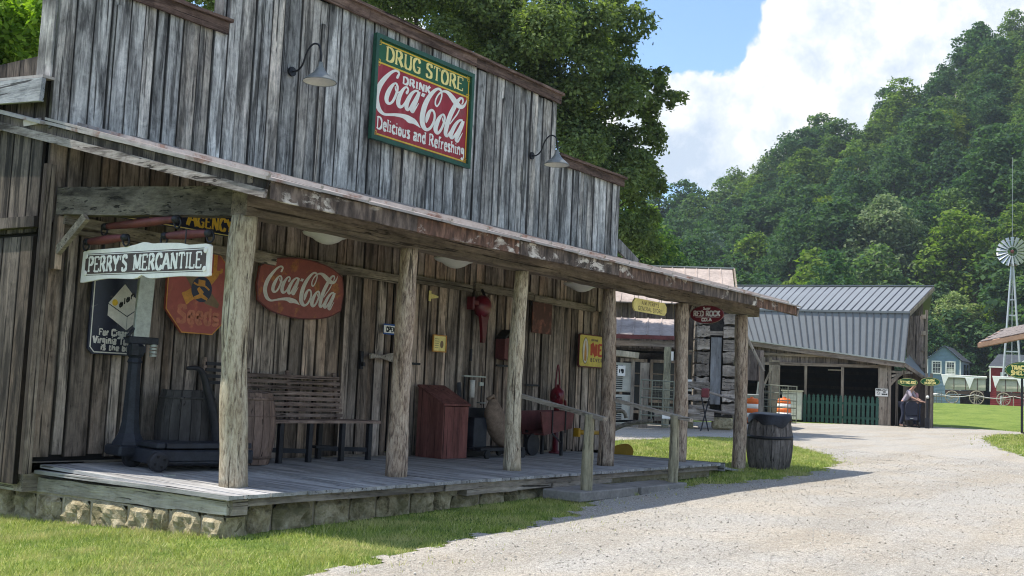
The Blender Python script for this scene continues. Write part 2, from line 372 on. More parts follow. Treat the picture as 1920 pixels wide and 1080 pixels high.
M['redbox'] = wood('red_box_board', (0.26, 0.105, 0.085), (0.19, 0.072, 0.06), (0.07, 0.028, 0.025), stain=0.15, var=0.15)
M['barrelmud'] = plain('dark_chinking', (0.055, 0.048, 0.042), 0.95, 0, 0.3, 6)
M['gate'] = plain('gate_paint', (0.20, 0.205, 0.155), 0.6, 0, 0.15, 8)
M['galv'] = plain('galvanised', (0.36, 0.38, 0.35), 0.45, 0.4, 0.15, 20)
M['barnroof'] = plain('barn_metal_roof', (0.19, 0.205, 0.22), 0.55, 0.0, 0.05, 1.0)
M['barnrib'] = plain('barn_metal_rib', (0.075, 0.08, 0.09), 0.55, 0.0, 0.05, 1.0)
M['cabroof'] = plain('cabin_tin', (0.38, 0.315, 0.28), 0.85, 0.0, 0.2, 1.6)
M['fence'] = plain('green_picket', (0.035, 0.092, 0.068), 0.55, 0, 0.2, 5)
M['orange'] = plain('drum_orange', (0.80, 0.16, 0.025), 0.45, 0, 0.06)
M['clap'] = plain('blue_clapboard', (0.22, 0.30, 0.37), 0.7, 0, 0.08, 2)
M['barnred'] = plain('red_siding', (0.22, 0.018, 0.02), 0.7, 0, 0.12, 2)
M['slate'] = plain('dark_slate', (0.05, 0.058, 0.07), 0.7, 0, 0.2, 2)
M['glassd'] = plain('dark_pane', (0.02, 0.024, 0.03), 0.15, 0, 0.2, 2, 0.6)
M['canvas'] = plain('wagon_canvas', (0.62, 0.60, 0.50), 0.9, 0, 0.08, 2)
M['canvasd'] = plain('tan_canvas', (0.46, 0.43, 0.32), 0.9, 0, 0.1, 2)
M['wagon'] = plain('wagon_wood', (0.10, 0.06, 0.045), 0.8, 0, 0.25, 4)
M['wheelw'] = plain('wheel_wood', (0.33, 0.27, 0.20), 0.8, 0, 0.2, 4)
M['signgreen'] = plain('oval_green', (0.012, 0.085, 0.025), 0.5, 0, 0.08)
M['shingle'] = plain('old_shingles', (0.20, 0.17, 0.155), 0.9, 0, 0.3, 12)
M['cedar'] = plain('cedar_fascia', (0.42, 0.25, 0.17), 0.7, 0, 0.12, 4)
M['steel'] = plain('windmill_steel', (0.50, 0.51, 0.52), 0.4, 0.5, 0.1, 4)
M['plowy'] = plain('plow_yellow', (0.42, 0.23, 0.012), 0.45, 0, 0.12, 5)
M['skin'] = plain('skin', (0.45, 0.26, 0.19), 0.6, 0, 0.06)
M['hair'] = plain('dark_hair', (0.025, 0.016, 0.012), 0.7, 0, 0.2)
M['lav'] = plain('lavender_shirt', (0.36, 0.31, 0.36), 0.85, 0, 0.1)
M['pink'] = plain('pink_shirt', (0.46, 0.24, 0.25), 0.85, 0, 0.1)
M['denim'] = plain('dark_denim', (0.03, 0.035, 0.06), 0.85, 0, 0.15)
M['strol'] = plain('navy_stroller', (0.016, 0.019, 0.034), 0.7, 0, 0.2)
M['acp'] = plain('ac_paint', (0.55, 0.53, 0.45), 0.6, 0, 0.08)
M['plank'] = wood('pale_plank', (0.55, 0.48, 0.37), (0.40, 0.34, 0.25), (0.2, 0.165, 0.12), stain=0.15, var=0.15)
M['greyply'] = wood('grey_door_plank', (0.33, 0.325, 0.33), (0.25, 0.245, 0.25), (0.15, 0.145, 0.145), stain=0.1, var=0.05)

def stone_mat():
    m, t = material('sandstone'); tc = t.n('ShaderNodeTexCoord').outputs['Object']; rnd = t.n('ShaderNodeObjectInfo').outputs['Random']
    off = t.n('ShaderNodeCombineXYZ', {0: t.math('MULTIPLY', rnd, 30.0), 1: t.math('MULTIPLY', rnd, 71.0), 2: rnd}).outputs[0]
    p = t.add(tc, off); n1 = t.noise(p, 4.5, 8, 0.65, 0.4); n2 = t.noise(p, 22, 8, 0.7, 0.5)
    c = t.ramp(t.math('ADD', t.math('MULTIPLY', n1, 0.6), t.math('MULTIPLY', n2, 0.4)), [(0.36, (0.09, 0.072, 0.042)), (0.47, (0.36, 0.30, 0.18)), (0.60, (0.58, 0.50, 0.34))])
    moss = t.ramp(t.noise(p, 3.2, 5, 0.6), [(0.5, 0.0), (0.66, 0.75)])
    c = t.mix(moss, c, (0.13, 0.12, 0.06))
    return finish(m, t, c, 0.95, t.math('ADD', n2, t.math('MULTIPLY', n1, 1.5)), 0.035, 1.0, spec=0.1)
M['stone'] = stone_mat()
M['mortar'] = plain('mortar', (0.36, 0.31, 0.23), 0.95, 0, 0.2, 12, 0.1, 0.004)
M['slab'] = plain('grey_step_slab', (0.24, 0.225, 0.205), 0.9, 0, 0.2, 4, 0.1, 0.006)

def leaf_mat(name, c1, c2, tr, vary=True):
    m, t = material(name); geo = t.n('ShaderNodeNewGeometry'); rnd = geo.outputs['Random Per Island']; ob = t.n('ShaderNodeObjectInfo').outputs['Random']
    c = t.ramp(rnd, [(0.0, c1), (1.0, c2)])
    tint = t.ramp(ob, [(0.0, (0.55, 0.68, 0.75)), (0.35, (0.95, 1.0, 1.0)), (0.6, (0.75, 0.92, 0.95)), (0.75, (1.25, 1.15, 0.85)), (0.9, (1.9, 1.65, 0.65)), (1.0, (1.6, 1.45, 1.35))])
    if vary: c = t.mix(1.0, c, tint, 'MULTIPLY')
    c2_ = t.mix(1.0, c, (tr[0], tr[1], tr[2]), 'MULTIPLY')
    return finish(m, t, c, 0.8, spec=0.12, transl=c2_)
M['leafhill'] = leaf_mat('hill_leaves', (0.028, 0.064, 0.032), (0.100, 0.155, 0.062), (1.6, 1.9, 0.8))
M['leafyel'] = leaf_mat('yellow_green_leaves', (0.09, 0.14, 0.015), (0.20, 0.24, 0.03), (1.6, 1.7, 0.6))
M['leafpale'] = leaf_mat('pale_grey_leaves', (0.09, 0.14, 0.10), (0.19, 0.24, 0.17), (1.2, 1.5, 0.9))
M['leafnear'] = leaf_mat('near_leaves', (0.060, 0.090, 0.042), (0.20, 0.25, 0.11), (1.7, 1.9, 0.6), False)
M['leafbright'] = leaf_mat('bright_leaves', (0.08, 0.16, 0.02), (0.24, 0.36, 0.05), (1.9, 2.1, 0.5), False)
M['bark'] = plain('bark', (0.11, 0.095, 0.08), 0.95, 0, 0.3, 5, 0.1, 0.02)
M['barkpale'] = plain('pale_bark', (0.30, 0.27, 0.23), 0.95, 0, 0.3, 5, 0.1, 0.02)

def grass_ground():
    m, t = material('lawn_soil'); tc = t.n('ShaderNodeNewGeometry').outputs['Position']
    a = t.noise(tc, 0.9, 6, 0.6); b = t.noise(tc, 9, 6, 0.7); c3 = t.noise(tc, 55, 3, 0.7)
    c = t.ramp(t.math('ADD', t.math('MULTIPLY', b, 0.6), t.math('MULTIPLY', c3, 0.4)), [(0.36, (0.07, 0.12, 0.022)), (0.5, (0.18, 0.235, 0.05)), (0.64, (0.34, 0.36, 0.10))])
    c = t.mix(t.ramp(a, [(0.47, 0.0), (0.62, 0.6)]), c, (0.13, 0.18, 0.035))
    a3 = t.noise(t.scale(tc, (0.5, 1.0, 1.0)), 0.8, 7, 0.7, 0.5); c = t.mix(t.ramp(a3, [(0.42, 0.0), (0.60, 0.75)]), c, t.mix(1.0, c, (0.55, 0.68, 0.6), 'MULTIPLY'))
    return finish(m, t, c, 0.95, c3, 0.02, 0.8, spec=0.1)
M['lawn'] = grass_ground()
def gravel_mat():
    m, t = material('gravel'); pos = t.n('ShaderNodeNewGeometry').outputs['Position']
    v = t.n('ShaderNodeTexVoronoi', {'Vector': pos, 'Scale': 95.0}); v2 = t.n('ShaderNodeTexVoronoi', {'Vector': pos, 'Scale': 38.0})
    n1 = t.noise(pos, 0.7, 6, 0.6); n2 = t.noise(pos, 5.0, 6, 0.7)
    c = t.ramp(v.outputs['Distance'], [(0.1, (0.56, 0.53, 0.48)), (0.65, (0.38, 0.355, 0.315))])
    tone = t.ramp(t.n('ShaderNodeSeparateColor', {0: v.outputs['Color']}).outputs[0], [(0.0, 0.62), (0.6, 1.05), (1.0, 1.35)])
    c = t.mix(0.85, c, tone, 'MULTIPLY')
    tone2 = t.ramp(t.n('ShaderNodeSeparateColor', {0: v2.outputs['Color']}).outputs[1], [(0.0, 0.8), (1.0, 1.15)])
    c = t.mix(0.7, c, tone2, 'MULTIPLY')
    c = t.mix(t.ramp(n1, [(0.42, 0.0), (0.62, 0.5)]), c, t.mix(1.0, c, (1.12, 1.02, 0.88), 'MULTIPLY'))
    c = t.mix(t.ramp(n2, [(0.56, 0.0), (0.72, 0.35)]), c, (0.40, 0.36, 0.29))
    trk = t.noise(t.scale(pos, (0.16, 1.1, 1.0)), 1.0, 4, 0.55, 0.3)
    c = t.mix(t.ramp(trk, [(0.44, 0.0), (0.60, 0.55)]), c, t.mix(1.0, c, (0.80, 0.77, 0.72), 'MULTIPLY'))
    h = t.math('SUBTRACT', 1.0, v.outputs['Distance'])
    return finish(m, t, c, 0.95, h, 0.012, 0.9, spec=0.15)
M['gravel'] = gravel_mat()
def pebble_mat():
    m, t = material('pebbles'); r = t.n('ShaderNodeNewGeometry').outputs['Random Per Island']
    return finish(m, t, t.ramp(r, [(0.0, (0.20, 0.18, 0.15)), (0.15, (0.38, 0.35, 0.30)), (0.7, (0.54, 0.50, 0.44)), (1.0, (0.68, 0.65, 0.58))]), 0.9, spec=0.15)
M['pebble'] = pebble_mat()
def blade_mat():
    m, t = material('grass_blades'); r = t.n('ShaderNodeNewGeometry').outputs['Random Per Island']; pos = t.n('ShaderNodeNewGeometry').outputs['Position']
    c = t.ramp(r, [(0.0, (0.20, 0.28, 0.045)), (0.6, (0.42, 0.48, 0.095)), (0.88, (0.56, 0.57, 0.18)), (1.0, (0.68, 0.62, 0.32))])
    c = t.mix(t.ramp(t.noise(pos, 1.5, 6, 0.65), [(0.46, 0.0), (0.62, 0.75)]), c, (0.58, 0.52, 0.22))
    c = t.mix(t.ramp(t.noise(t.add(pos, (7.0, 3.0, 0.0)), 2.4, 5, 0.6), [(0.50, 0.0), (0.62, 0.6)]), c, (0.17, 0.27, 0.05))
    return finish(m, t, c, 0.6, spec=0.3, transl=c)
M['blade'] = blade_mat()

# ------------------------------------------------------------------ lettering drawn as strokes
def catmull(pts, k=5):
    out = []
    n = len(pts)
    for i in range(n - 1):
        p0 = pts[max(i - 1, 0)]; p1 = pts[i]; p2 = pts[i + 1]; p3 = pts[min(i + 2, n - 1)]
        for s in range(k):
            u = s / k
            out.append(tuple(0.5 * ((2 * b) + (-a + c) * u + (2 * a - 5 * b + 4 * c - d) * u * u + (-a + 3 * b - 3 * c + d) * u ** 3) for a, b, c, d in zip(p0, p1, p2, p3)))
    out.append(tuple(pts[-1])); return out
# glyph = width, list of ('l'|'s', points); caps 0..1, lower case x-height .68
GL = {
'A': (0.95, [('l', [(0.02, 0), (0.475, 1)]), ('l', [(0.475, 1), (0.93, 0)]), ('l', [(0.2, 0.34), (0.75, 0.34)])]),
'B': (0.8, [('l', [(0.12, 0), (0.12, 1)]), ('s', [(0.1, 1), (0.5, 0.98), (0.68, 0.77), (0.5, 0.55), (0.12, 0.53)]), ('s', [(0.12, 0.53), (0.55, 0.51), (0.75, 0.27), (0.55, 0.02), (0.1, 0)])]),
'C': (0.85, [('s', [(0.8, 0.72), (0.7, 0.93), (0.45, 1.0), (0.18, 0.85), (0.08, 0.5), (0.18, 0.15), (0.45, 0.0), (0.7, 0.07), (0.8, 0.28)])]),
'D': (0.88, [('l', [(0.12, 0), (0.12, 1)]), ('s', [(0.1, 1), (0.42, 0.98), (0.7, 0.83), (0.8, 0.5), (0.7, 0.17), (0.42, 0.02), (0.1, 0)])]),
'E': (0.78, [('l', [(0.12, 0), (0.12, 1)]), ('l', [(0.1, 0.98), (0.7, 0.98)]), ('l', [(0.1, 0.52), (0.55, 0.52)]), ('l', [(0.1, 0.02), (0.72, 0.02)]), ('t', [(0.7, 0.98), (0.7, 0.78)]), ('t', [(0.72, 0.02), (0.72, 0.22)])]),
'F': (0.74, [('l', [(0.12, 0), (0.12, 1)]), ('l', [(0.1, 0.98), (0.7, 0.98)]), ('l', [(0.1, 0.52), (0.55, 0.52)]), ('t', [(0.7, 0.98), (0.7, 0.78)])]),
'G': (0.9, [('s', [(0.8, 0.75), (0.68, 0.94), (0.45, 1.0), (0.18, 0.85), (0.08, 0.5), (0.18, 0.15), (0.45, 0.0), (0.68, 0.06), (0.78, 0.2)]), ('l', [(0.78, 0.02), (0.78, 0.42)]), ('l', [(0.5, 0.42), (0.88, 0.42)])]),
'H': (0.9, [('l', [(0.12, 0), (0.12, 1)]), ('l', [(0.78, 0), (0.78, 1)]), ('l', [(0.12, 0.5), (0.78, 0.5)])]),
'I': (0.36, [('l', [(0.18, 0), (0.18, 1)])]),
'K': (0.86, [('l', [(0.12, 0), (0.12, 1)]), ('l', [(0.74, 1), (0.14, 0.4)]), ('l', [(0.34, 0.58), (0.8, 0)])]),
'L': (0.72, [('l', [(0.12, 0), (0.12, 1)]), ('l', [(0.1, 0.02), (0.66, 0.02)]), ('t', [(0.66, 0.02), (0.66, 0.24)])]),
'M': (1.1, [('l', [(0.12, 0), (0.12, 1)]), ('l', [(0.12, 1), (0.55, 0.12)]), ('l', [(0.55, 0.12), (0.98, 1)]), ('l', [(0.98, 0), (0.98, 1)])]),
'N': (0.92, [('l', [(0.12, 0), (0.12, 1)]), ('l', [(0.12, 1), (0.8, 0)]), ('l', [(0.8, 0), (0.8, 1)])]),
'O': (0.92, [('s', [(0.46, 1), (0.17, 0.85), (0.08, 0.5), (0.17, 0.15), (0.46, 0), (0.75, 0.15), (0.84, 0.5), (0.75, 0.85), (0.46, 1)])]),
'P': (0.8, [('l', [(0.12, 0), (0.12, 1)]), ('s', [(0.1, 1), (0.5, 0.98), (0.72, 0.75), (0.5, 0.5), (0.12, 0.47)])]),
'R': (0.88, [('l', [(0.12, 0), (0.12, 1)]), ('s', [(0.1, 1), (0.5, 0.98), (0.7, 0.76), (0.5, 0.53), (0.12, 0.5)]), ('l', [(0.42, 0.5), (0.8, 0)])]),
'S': (0.76, [('s', [(0.66, 0.78), (0.58, 0.95), (0.37, 1.0), (0.14, 0.88), (0.14, 0.66), (0.37, 0.53), (0.62, 0.38), (0.64, 0.14), (0.38, 0.0), (0.14, 0.06), (0.08, 0.24)])]),
'T': (0.82, [('l', [(0.41, 0), (0.41, 1)]), ('l', [(0.06, 0.98), (0.76, 0.98)]), ('t', [(0.06, 0.98), (0.06, 0.78)]), ('t', [(0.76, 0.98), (0.76, 0.78)])]),
'U': (0.88, [('l', [(0.13, 0.3), (0.13, 1)]), ('s', [(0.13, 0.32), (0.2, 0.08), (0.44, 0.0), (0.68, 0.08), (0.76, 0.32)]), ('l', [(0.76, 0.3), (0.76, 1)])]),
'V': (0.88, [('l', [(0.05, 1), (0.44, 0)]), ('l', [(0.44, 0), (0.84, 1)])]),
'X': (0.86, [('l', [(0.08, 1), (0.78, 0)]), ('l', [(0.08, 0), (0.78, 1)])]),
'Y': (0.86, [('l', [(0.05, 1), (0.43, 0.48)]), ('l', [(0.43, 0.48), (0.82, 1)]), ('l', [(0.43, 0), (0.43, 0.5)])]),
'Z': (0.8, [('l', [(0.08, 0.98), (0.7, 0.98)]), ('l', [(0.7, 1), (0.08, 0)]), ('l', [(0.08, 0.02), (0.72, 0.02)])]),
"'": (0.25, [('t', [(0.14, 1.02), (0.08, 0.7)])]), '.': (0.25, [('t', [(0.12, 0.0), (0.12, 0.12)])]), ' ': (0.42, []), '-': (0.5, [('t', [(0.08, 0.4), (0.42, 0.4)])]),
'1': (0.5, [('l', [(0.26, 0), (0.26, 1)]), ('t', [(0.26, 1), (0.08, 0.8)])]), '9': (0.7, [('s', [(0.6, 0.7), (0.34, 1), (0.1, 0.72), (0.34, 0.48), (0.6, 0.7), (0.55, 0.2), (0.2, 0.0)])]),
'a': (0.66, [('s', [(0.1, 0.56), (0.3, 0.68), (0.5, 0.55), (0.52, 0.1), (0.62, 0.02)]), ('s', [(0.5, 0.4), (0.22, 0.34), (0.08, 0.16), (0.24, 0.0), (0.5, 0.16)])]),
'b': (0.68, [('l', [(0.1, 0), (0.1, 1)]), ('s', [(0.12, 0.5), (0.35, 0.68), (0.6, 0.34), (0.35, 0.0), (0.12, 0.14)])]),
'c': (0.6, [('s', [(0.54, 0.52), (0.34, 0.68), (0.1, 0.34), (0.34, 0.0), (0.56, 0.14)])]),
'd': (0.7, [('l', [(0.58, 0), (0.58, 1)]), ('s', [(0.56, 0.5), (0.34, 0.68), (0.08, 0.34), (0.34, 0.0), (0.56, 0.14)])]),
'e': (0.62, [('s', [(0.1, 0.36), (0.54, 0.38), (0.48, 0.6), (0.32, 0.68), (0.1, 0.36), (0.3, 0.0), (0.56, 0.12)])]),
'f': (0.46, [('s', [(0.46, 0.92), (0.34, 1.0), (0.2, 0.85), (0.2, 0.0)]), ('t', [(0.04, 0.64), (0.42, 0.64)])]),
'g': (0.66, [('s', [(0.5, 0.5), (0.3, 0.68), (0.1, 0.45), (0.3, 0.22), (0.5, 0.45)]), ('s', [(0.52, 0.66), (0.56, 0.0), (0.48, -0.24), (0.28, -0.32), (0.08, -0.2)])]),
'h': (0.7, [('l', [(0.1, 0), (0.1, 1)]), ('s', [(0.12, 0.48), (0.36, 0.68), (0.56, 0.5), (0.57, 0.0)])]),
'i': (0.3, [('l', [(0.14, 0), (0.14, 0.66)]), ('t', [(0.14, 0.84), (0.14, 0.96)])]),
'l': (0.3, [('l', [(0.14, 0), (0.14, 1)])]),
'n': (0.7, [('l', [(0.1, 0), (0.1, 0.66)]), ('s', [(0.12, 0.48), (0.36, 0.68), (0.56, 0.5), (0.57, 0.0)])]),
'o': (0.66, [('s', [(0.32, 0.68), (0.08, 0.34), (0.32, 0.0), (0.56, 0.34), (0.32, 0.68)])]),
'r': (0.48, [('l', [(0.1, 0), (0.1, 0.66)]), ('s', [(0.12, 0.44), (0.26, 0.64), (0.46, 0.62)])]),
's': (0.54, [('s', [(0.46, 0.54), (0.28, 0.68), (0.1, 0.52), (0.28, 0.36), (0.46, 0.18), (0.26, 0.0), (0.08, 0.12)])]),
't': (0.46, [('s', [(0.2, 0.95), (0.2, 0.15), (0.3, 0.0), (0.44, 0.06)]), ('t', [(0.04, 0.66), (0.42, 0.66)])]),
'u': (0.7, [('s', [(0.1, 0.66), (0.11, 0.15), (0.3, 0.0), (0.54, 0.2)]), ('l', [(0.56, 0), (0.56, 0.66)])]),
'p': (0.68, [('l', [(0.1, -0.3), (0.1, 0.66)]), ('s', [(0.12, 0.5), (0.35, 0.68), (0.6, 0.34), (0.35, 0.0), (0.12, 0.14)])]),
}
def ribbon(mb, pts, wid, y, k=None):
    """flat band facing -y along pts (x,z); wid = one width per point"""
    n = len(pts); vs = []
    for i, p in enumerate(pts):
        a = pts[max(i - 1, 0)]; b = pts[min(i + 1, n - 1)]; dx, dz = b[0] - a[0], b[1] - a[1]; L = math.hypot(dx, dz) or 1
        nx, nz = -dz / L, dx / L; h = wid[i] / 2
        vs += [(p[0] + nx * h, y, p[1] + nz * h), (p[0] - nx * h, y, p[1] - nz * h)]
    fs = [(2 * i, 2 * i + 1, 2 * i + 3, 2 * i + 2) for i in range(n - 1)]
    mb.add(vs, fs)
def letters(mb, text, x0, x1, z0, h, y, thick=0.16, thin=0.08, serif=True, slope=0.0, shear=0.0, track=0.1, gap=None):
    """text between x0 and x1, caps height h, baseline z0"""
    tot = sum(GL[c][0] + track for c in text) - track; sx = (x1 - x0) / tot
    cx = 0; k = 0; sw = 0.3
    for c in text:
        wd, strokes = GL[c]
        for kind, pts in strokes:
            P = catmull(pts, 4) if kind == 's' else list(pts)
            Q = []; Wd = []
            for i, (px, pz) in enumerate(P):
                a = P[max(i - 1, 0)]; b = P[min(i + 1, len(P) - 1)]; dx, dz = abs(b[0] - a[0]), abs(b[1] - a[1]); L = math.hypot(dx, dz) or 1
                wv = thick * (dz / L) + thin * (dx / L) if kind != 't' else thin * 1.3
                X = x0 + (cx + px) * sx + shear * pz * h; Z = z0 + pz * h
                Q.append((X, Z + slope * (X - x0))); Wd.append(wv * (sx * dz / L + h * dx / L) if kind != 't' else wv * min(sx, h))
            ribbon(mb, Q, Wd, y - 0.00012 * (k % 9)); k += 1
            if serif and kind == 'l' and abs(P[-1][1] - P[0][1]) > 0.3:
                for e in (P[0], P[-1]):
                    if min(abs(e[1]), abs(e[1] - 1), abs(e[1] - 0.66)) < 0.01:
                        t_ = thin * h; zz = z0 + e[1] * h + (t_ / 2 if e[1] < 0.1 else -t_ / 2)
                        xa = x0 + (cx + e[0] - sw / 2) * sx; xb = x0 + (cx + e[0] + sw / 2) * sx
                        ribbon(mb, [(xa, zz + slope * (xa - x0)), (xb, zz + slope * (xb - x0))], [t_, t_], y - 0.00012 * (k % 9) - 0.00005); k += 1
        cx += wd + track
    return mb

# the flowing script of the soft drink signs: strokes (x, y, width) traced in one tracing grid
SCRIPT = [
 [(522, 262, 40), (540, 215, 48), (560, 175, 34), (535, 130, 42), (480, 122, 46), (400, 165, 60), (300, 262, 84), (220, 370, 96), (170, 490, 96), (152, 600, 90), (162, 700, 84), (192, 800, 76), (240, 868, 62), (300, 906, 46), (390, 912, 46), (500, 915, 56), (620, 935, 74), (700, 968, 100), (752, 1005, 118), (815, 1030, 96), (875, 1078, 58), (944, 1152, 4)],
 [(480, 345, 34), (425, 400, 62), (365, 505, 84), (332, 615, 78), (345, 690, 60), (392, 712, 46), (450, 662, 48), (505, 545, 46), (532, 430, 40), (512, 358, 36), (476, 345, 34)],
 [(490, 400, 16), (492, 455, 20), (520, 508, 24), (575, 500, 26), (625, 455, 30), (668, 425, 30)],
 [(696, 545, 20), (700, 515, 52), (722, 465, 34), (700, 420, 34), (655, 432, 46), (595, 515, 70), (552, 620, 80), (542, 712, 74), (572, 772, 58), (625, 755, 46), (672, 690, 38), (700, 630, 32)],
 [(905, 500, 42), (855, 484, 42), (785, 535, 62), (722, 640, 80), (690, 745, 76), (702, 818, 58), (745, 805, 44), (805, 700, 40), (860, 600, 34), (905, 515, 32)],
 [(925, 500, 44), (895, 580, 66), (850, 690, 78), (800, 790, 74), (785, 835, 64), (808, 868, 38), (850, 805, 30), (910, 708, 12)],
 [(962, 545, 62), (1020, 572, 62)],
 [(1240, 770, 24), (1212, 730, 28), (1215, 650, 26), (1255, 565, 28), (1310, 510, 34), (1370, 492, 42), (1440, 520, 62), (1510, 600, 86), (1575, 690, 92), (1640, 762, 84), (1700, 772, 60), (1748, 722, 34), (1778, 640, 6)],
 [(1240, 768, 26), (1285, 700, 26), (1320, 600, 26), (1325, 530, 28), (1305, 470, 38), (1258, 448, 46), (1190, 485, 62), (1100, 590, 80), (1025, 735, 92), (985, 880, 92), (972, 1000, 90), (985, 1100, 84), (1022, 1165, 68), (1070, 1182, 56), (1132, 1135, 48), (1182, 1035, 42), (1198, 935, 38), (1182, 860, 38), (1142, 828, 42), (1100, 868, 60), (1068, 950, 70), (1050, 1030, 42), (1042, 1065, 8)],
 [(1338, 908, 32), (1285, 965, 62), (1232, 1080, 82), (1212, 1180, 76), (1245, 1248, 50), (1300, 1200, 46), (1355, 1085, 42), (1378, 975, 38), (1360, 915, 34), (1334, 908, 30)],
 [(1335, 965, 16), (1345, 1025, 20), (1390, 1062, 24), (1440, 1040, 22)],
 [(1682, 730, 20), (1705, 685, 26), (1700, 630, 34), (1660, 618, 46), (1602, 685, 66), (1535, 805, 82), (1475, 930, 84), (1430, 1060, 82), (1402, 1175, 76), (1392, 1255, 64), (1420, 1300, 46), (1472, 1235, 38), (1520, 1150, 30)],
 [(1645, 815, 22), (1600, 905, 26), (1530, 1000, 24), (1470, 1085, 16)],
 [(1700, 1022, 40), (1645, 1016, 44), (1578, 1082, 60), (1520, 1190, 72), (1488, 1290, 66), (1510, 1336, 46), (1560, 1285, 42), (1625, 1180, 36), (1688, 1050, 32)],
 [(1715, 1030, 44), (1680, 1120, 66), (1630, 1240, 70), (1590, 1335, 64), (1585, 1375, 50), (1612, 1400, 34), (1650, 1330, 26), (1700, 1240, 8)],
]
# tracing grid -> the sign's own plane (metres on the 2.08 x 1.35 m panel): the grid sees the panel in perspective
def trace_to_wall(gx, gy):
    d = cam_axis((690 + gx / 9.6 - 960, 120 + gy / 9.6 - 540, 2100)); t = 9.4 / d.y
    return (d.x * t, EYE.z + d.z * t)
def script(mb, cx, cz, wdt, hgt, y, shearz=0.0):
    pts = [trace_to_wall(a, b) for s in SCRIPT for a, b, _ in s]
    xa, xb = min(p[0] for p in pts), max(p[0] for p in pts); za, zb = min(p[1] for p in pts), max(p[1] for p in pts)
    k = 0
    for s in SCRIPT:
        P = catmull(s, 4); n = len(P); vs = []
        for i, (px, py, pw) in enumerate(P):
            a = P[max(i - 1, 0)]; b = P[min(i + 1, n - 1)]; dx, dy = b[0] - a[0], b[1] - a[1]; L = math.hypot(dx, dy) or 1
            nx, ny = -dy / L, dx / L; h = max(pw, 3) / 2
            for sg in (1, -1):
                X, Z = trace_to_wall(px + sg * nx * h, py + sg * ny * h)
                vs.append((cx + ((X - xa) / (xb - xa) - 0.5) * wdt, y - 0.00015 * k, cz + ((Z - za) / (zb - za) - 0.5) * hgt))
        mb.add(vs, [(2 * i, 2 * i + 1, 2 * i + 3, 2 * i + 2) for i in range(n - 1)]); k += 1
    return (xb - xa, zb - za, (xa + xb) / 2, (za + zb) / 2)

# ------------------------------------------------------------------ ground, path
GT = [(-60, -1.6), (-10, -0.9), (0, -0.62), (7.8, -0.335), (12.3, -0.26), (14.2, -0.215), (18.7, -0.19), (33, 0.05), (46, 0.2), (60, 0.28), (72, 0.55), (105, 1.5), (150, 1.7), (900, 2.0)]
GX = np.array([a for a, b in GT]); GZ = np.array([b for a, b in GT])
def gz(X, Y):
    X = np.asarray(X, float); Y = np.asarray(Y, float)
    z = np.interp(0.96 * X + 0.27 * Y, GX, GZ)
    return z - np.where(X < 7.5, np.clip(0.05 * (Y - 7), 0, 0.18) * np.clip(7.5 - X, 0, 1), 0.0)
def G(x, y): return float(gz(x, y))
def grid_sheet(name, xs, ys, zf, mat, keep=None):
    X, Y = np.meshgrid(xs, ys, indexing='ij'); Z = zf(X, Y); nx, ny = X.shape
    co = np.stack([X, Y, Z], -1).reshape(-1, 3); idx = np.arange(nx * ny).reshape(nx, ny)
    q = np.stack([idx[:-1, :-1], idx[1:, :-1], idx[1:, 1:], idx[:-1, 1:]], -1).reshape(-1, 4)
    if keep is not None:
        c = co[q].mean(1); q = q[keep(c[:, 0], c[:, 1])]
    return arrays_mesh(name, co, q, mat)
def arrays_mesh(name, co, q, mat, smooth=True):
    me = bpy.data.meshes.new(name); q = np.asarray(q, np.int32); k = q.shape[1]
    me.vertices.add(len(co)); me.vertices.foreach_set('co', np.asarray(co, np.float32).ravel())
    me.loops.add(q.size); me.loops.foreach_set('vertex_index', q.ravel())
    me.polygons.add(len(q)); me.polygons.foreach_set('loop_start', np.arange(0, q.size, k, dtype=np.int32)); me.polygons.foreach_set('loop_total', np.full(len(q), k, np.int32))
    if smooth: me.polygons.foreach_set('use_smooth', np.ones(len(q), bool))
    me.update(calc_edges=True); me.validate()
    if mat: me.materials.append(mat)
    return me
def place_mesh(name, me, kind=None, parent=None):
    o = bpy.data.objects.new(name, me); COL.objects.link(o)
    if kind: o['kind'] = kind
    if parent: o.parent = parent
    return o
def spread(a, b, fine_a, fine_b, fs, cs):
    out = list(np.arange(a, fine_a, cs)) + list(np.arange(fine_a, fine_b, fs)) + list(np.arange(fine_b, b + cs, cs)); return np.array(out)
gxs = spread(-60, 900, -4, 60, 0.5, 12); gys = spread(-500, 900, -12, 40, 0.5, 14)
place_mesh('ground', grid_sheet('ground', gxs, gys, gz, M['lawn']), 'structure')

PATH = [(-6, -8), (-6, 3.2), (1.5, 4.3), (5.66, 5.40), (6.35, 5.50), (7.73, 5.62), (9.36, 5.80), (10.2, 6.1), (10.95, 6.42), (12.9, 6.45), (14.84, 6.28), (16.79, 6.2), (20.2, 6.72), (22.6, 7.67), (24.5, 9.06), (26.8, 10.9), (26.2, 12.2), (23.1, 12.25), (21.1, 12.5), (19, 13.5), (19, 22), (29, 18.5), (33, 17.9), (38.4, 16.0), (41.5, 15.3), (44.1, 13.25), (45.6, 12.9), (47.0, 12.0), (47.5, 10.5), (46.6, 9.2), (45.4, 7.4), (43.4, 7.8), (41.1, 8.3), (36.8, 7.82), (32.8, 6.8), (29.5, 5.8), (27.0, 4.8), (24, 3), (20, 0), (16, -8)]
PA = np.array(PATH)
def inpoly(x, y, P=PA):
    x = np.asarray(x); y = np.asarray(y); c = np.zeros(x.shape, bool); n = len(P)
    for i in range(n):
        x1, y1 = P[i]; x2, y2 = P[(i + 1) % n]
        cond = ((y1 > y) != (y2 > y)) & (x < (x2 - x1) * (y - y1) / ((y2 - y1) or 1e-9) + x1); c ^= cond
    return c
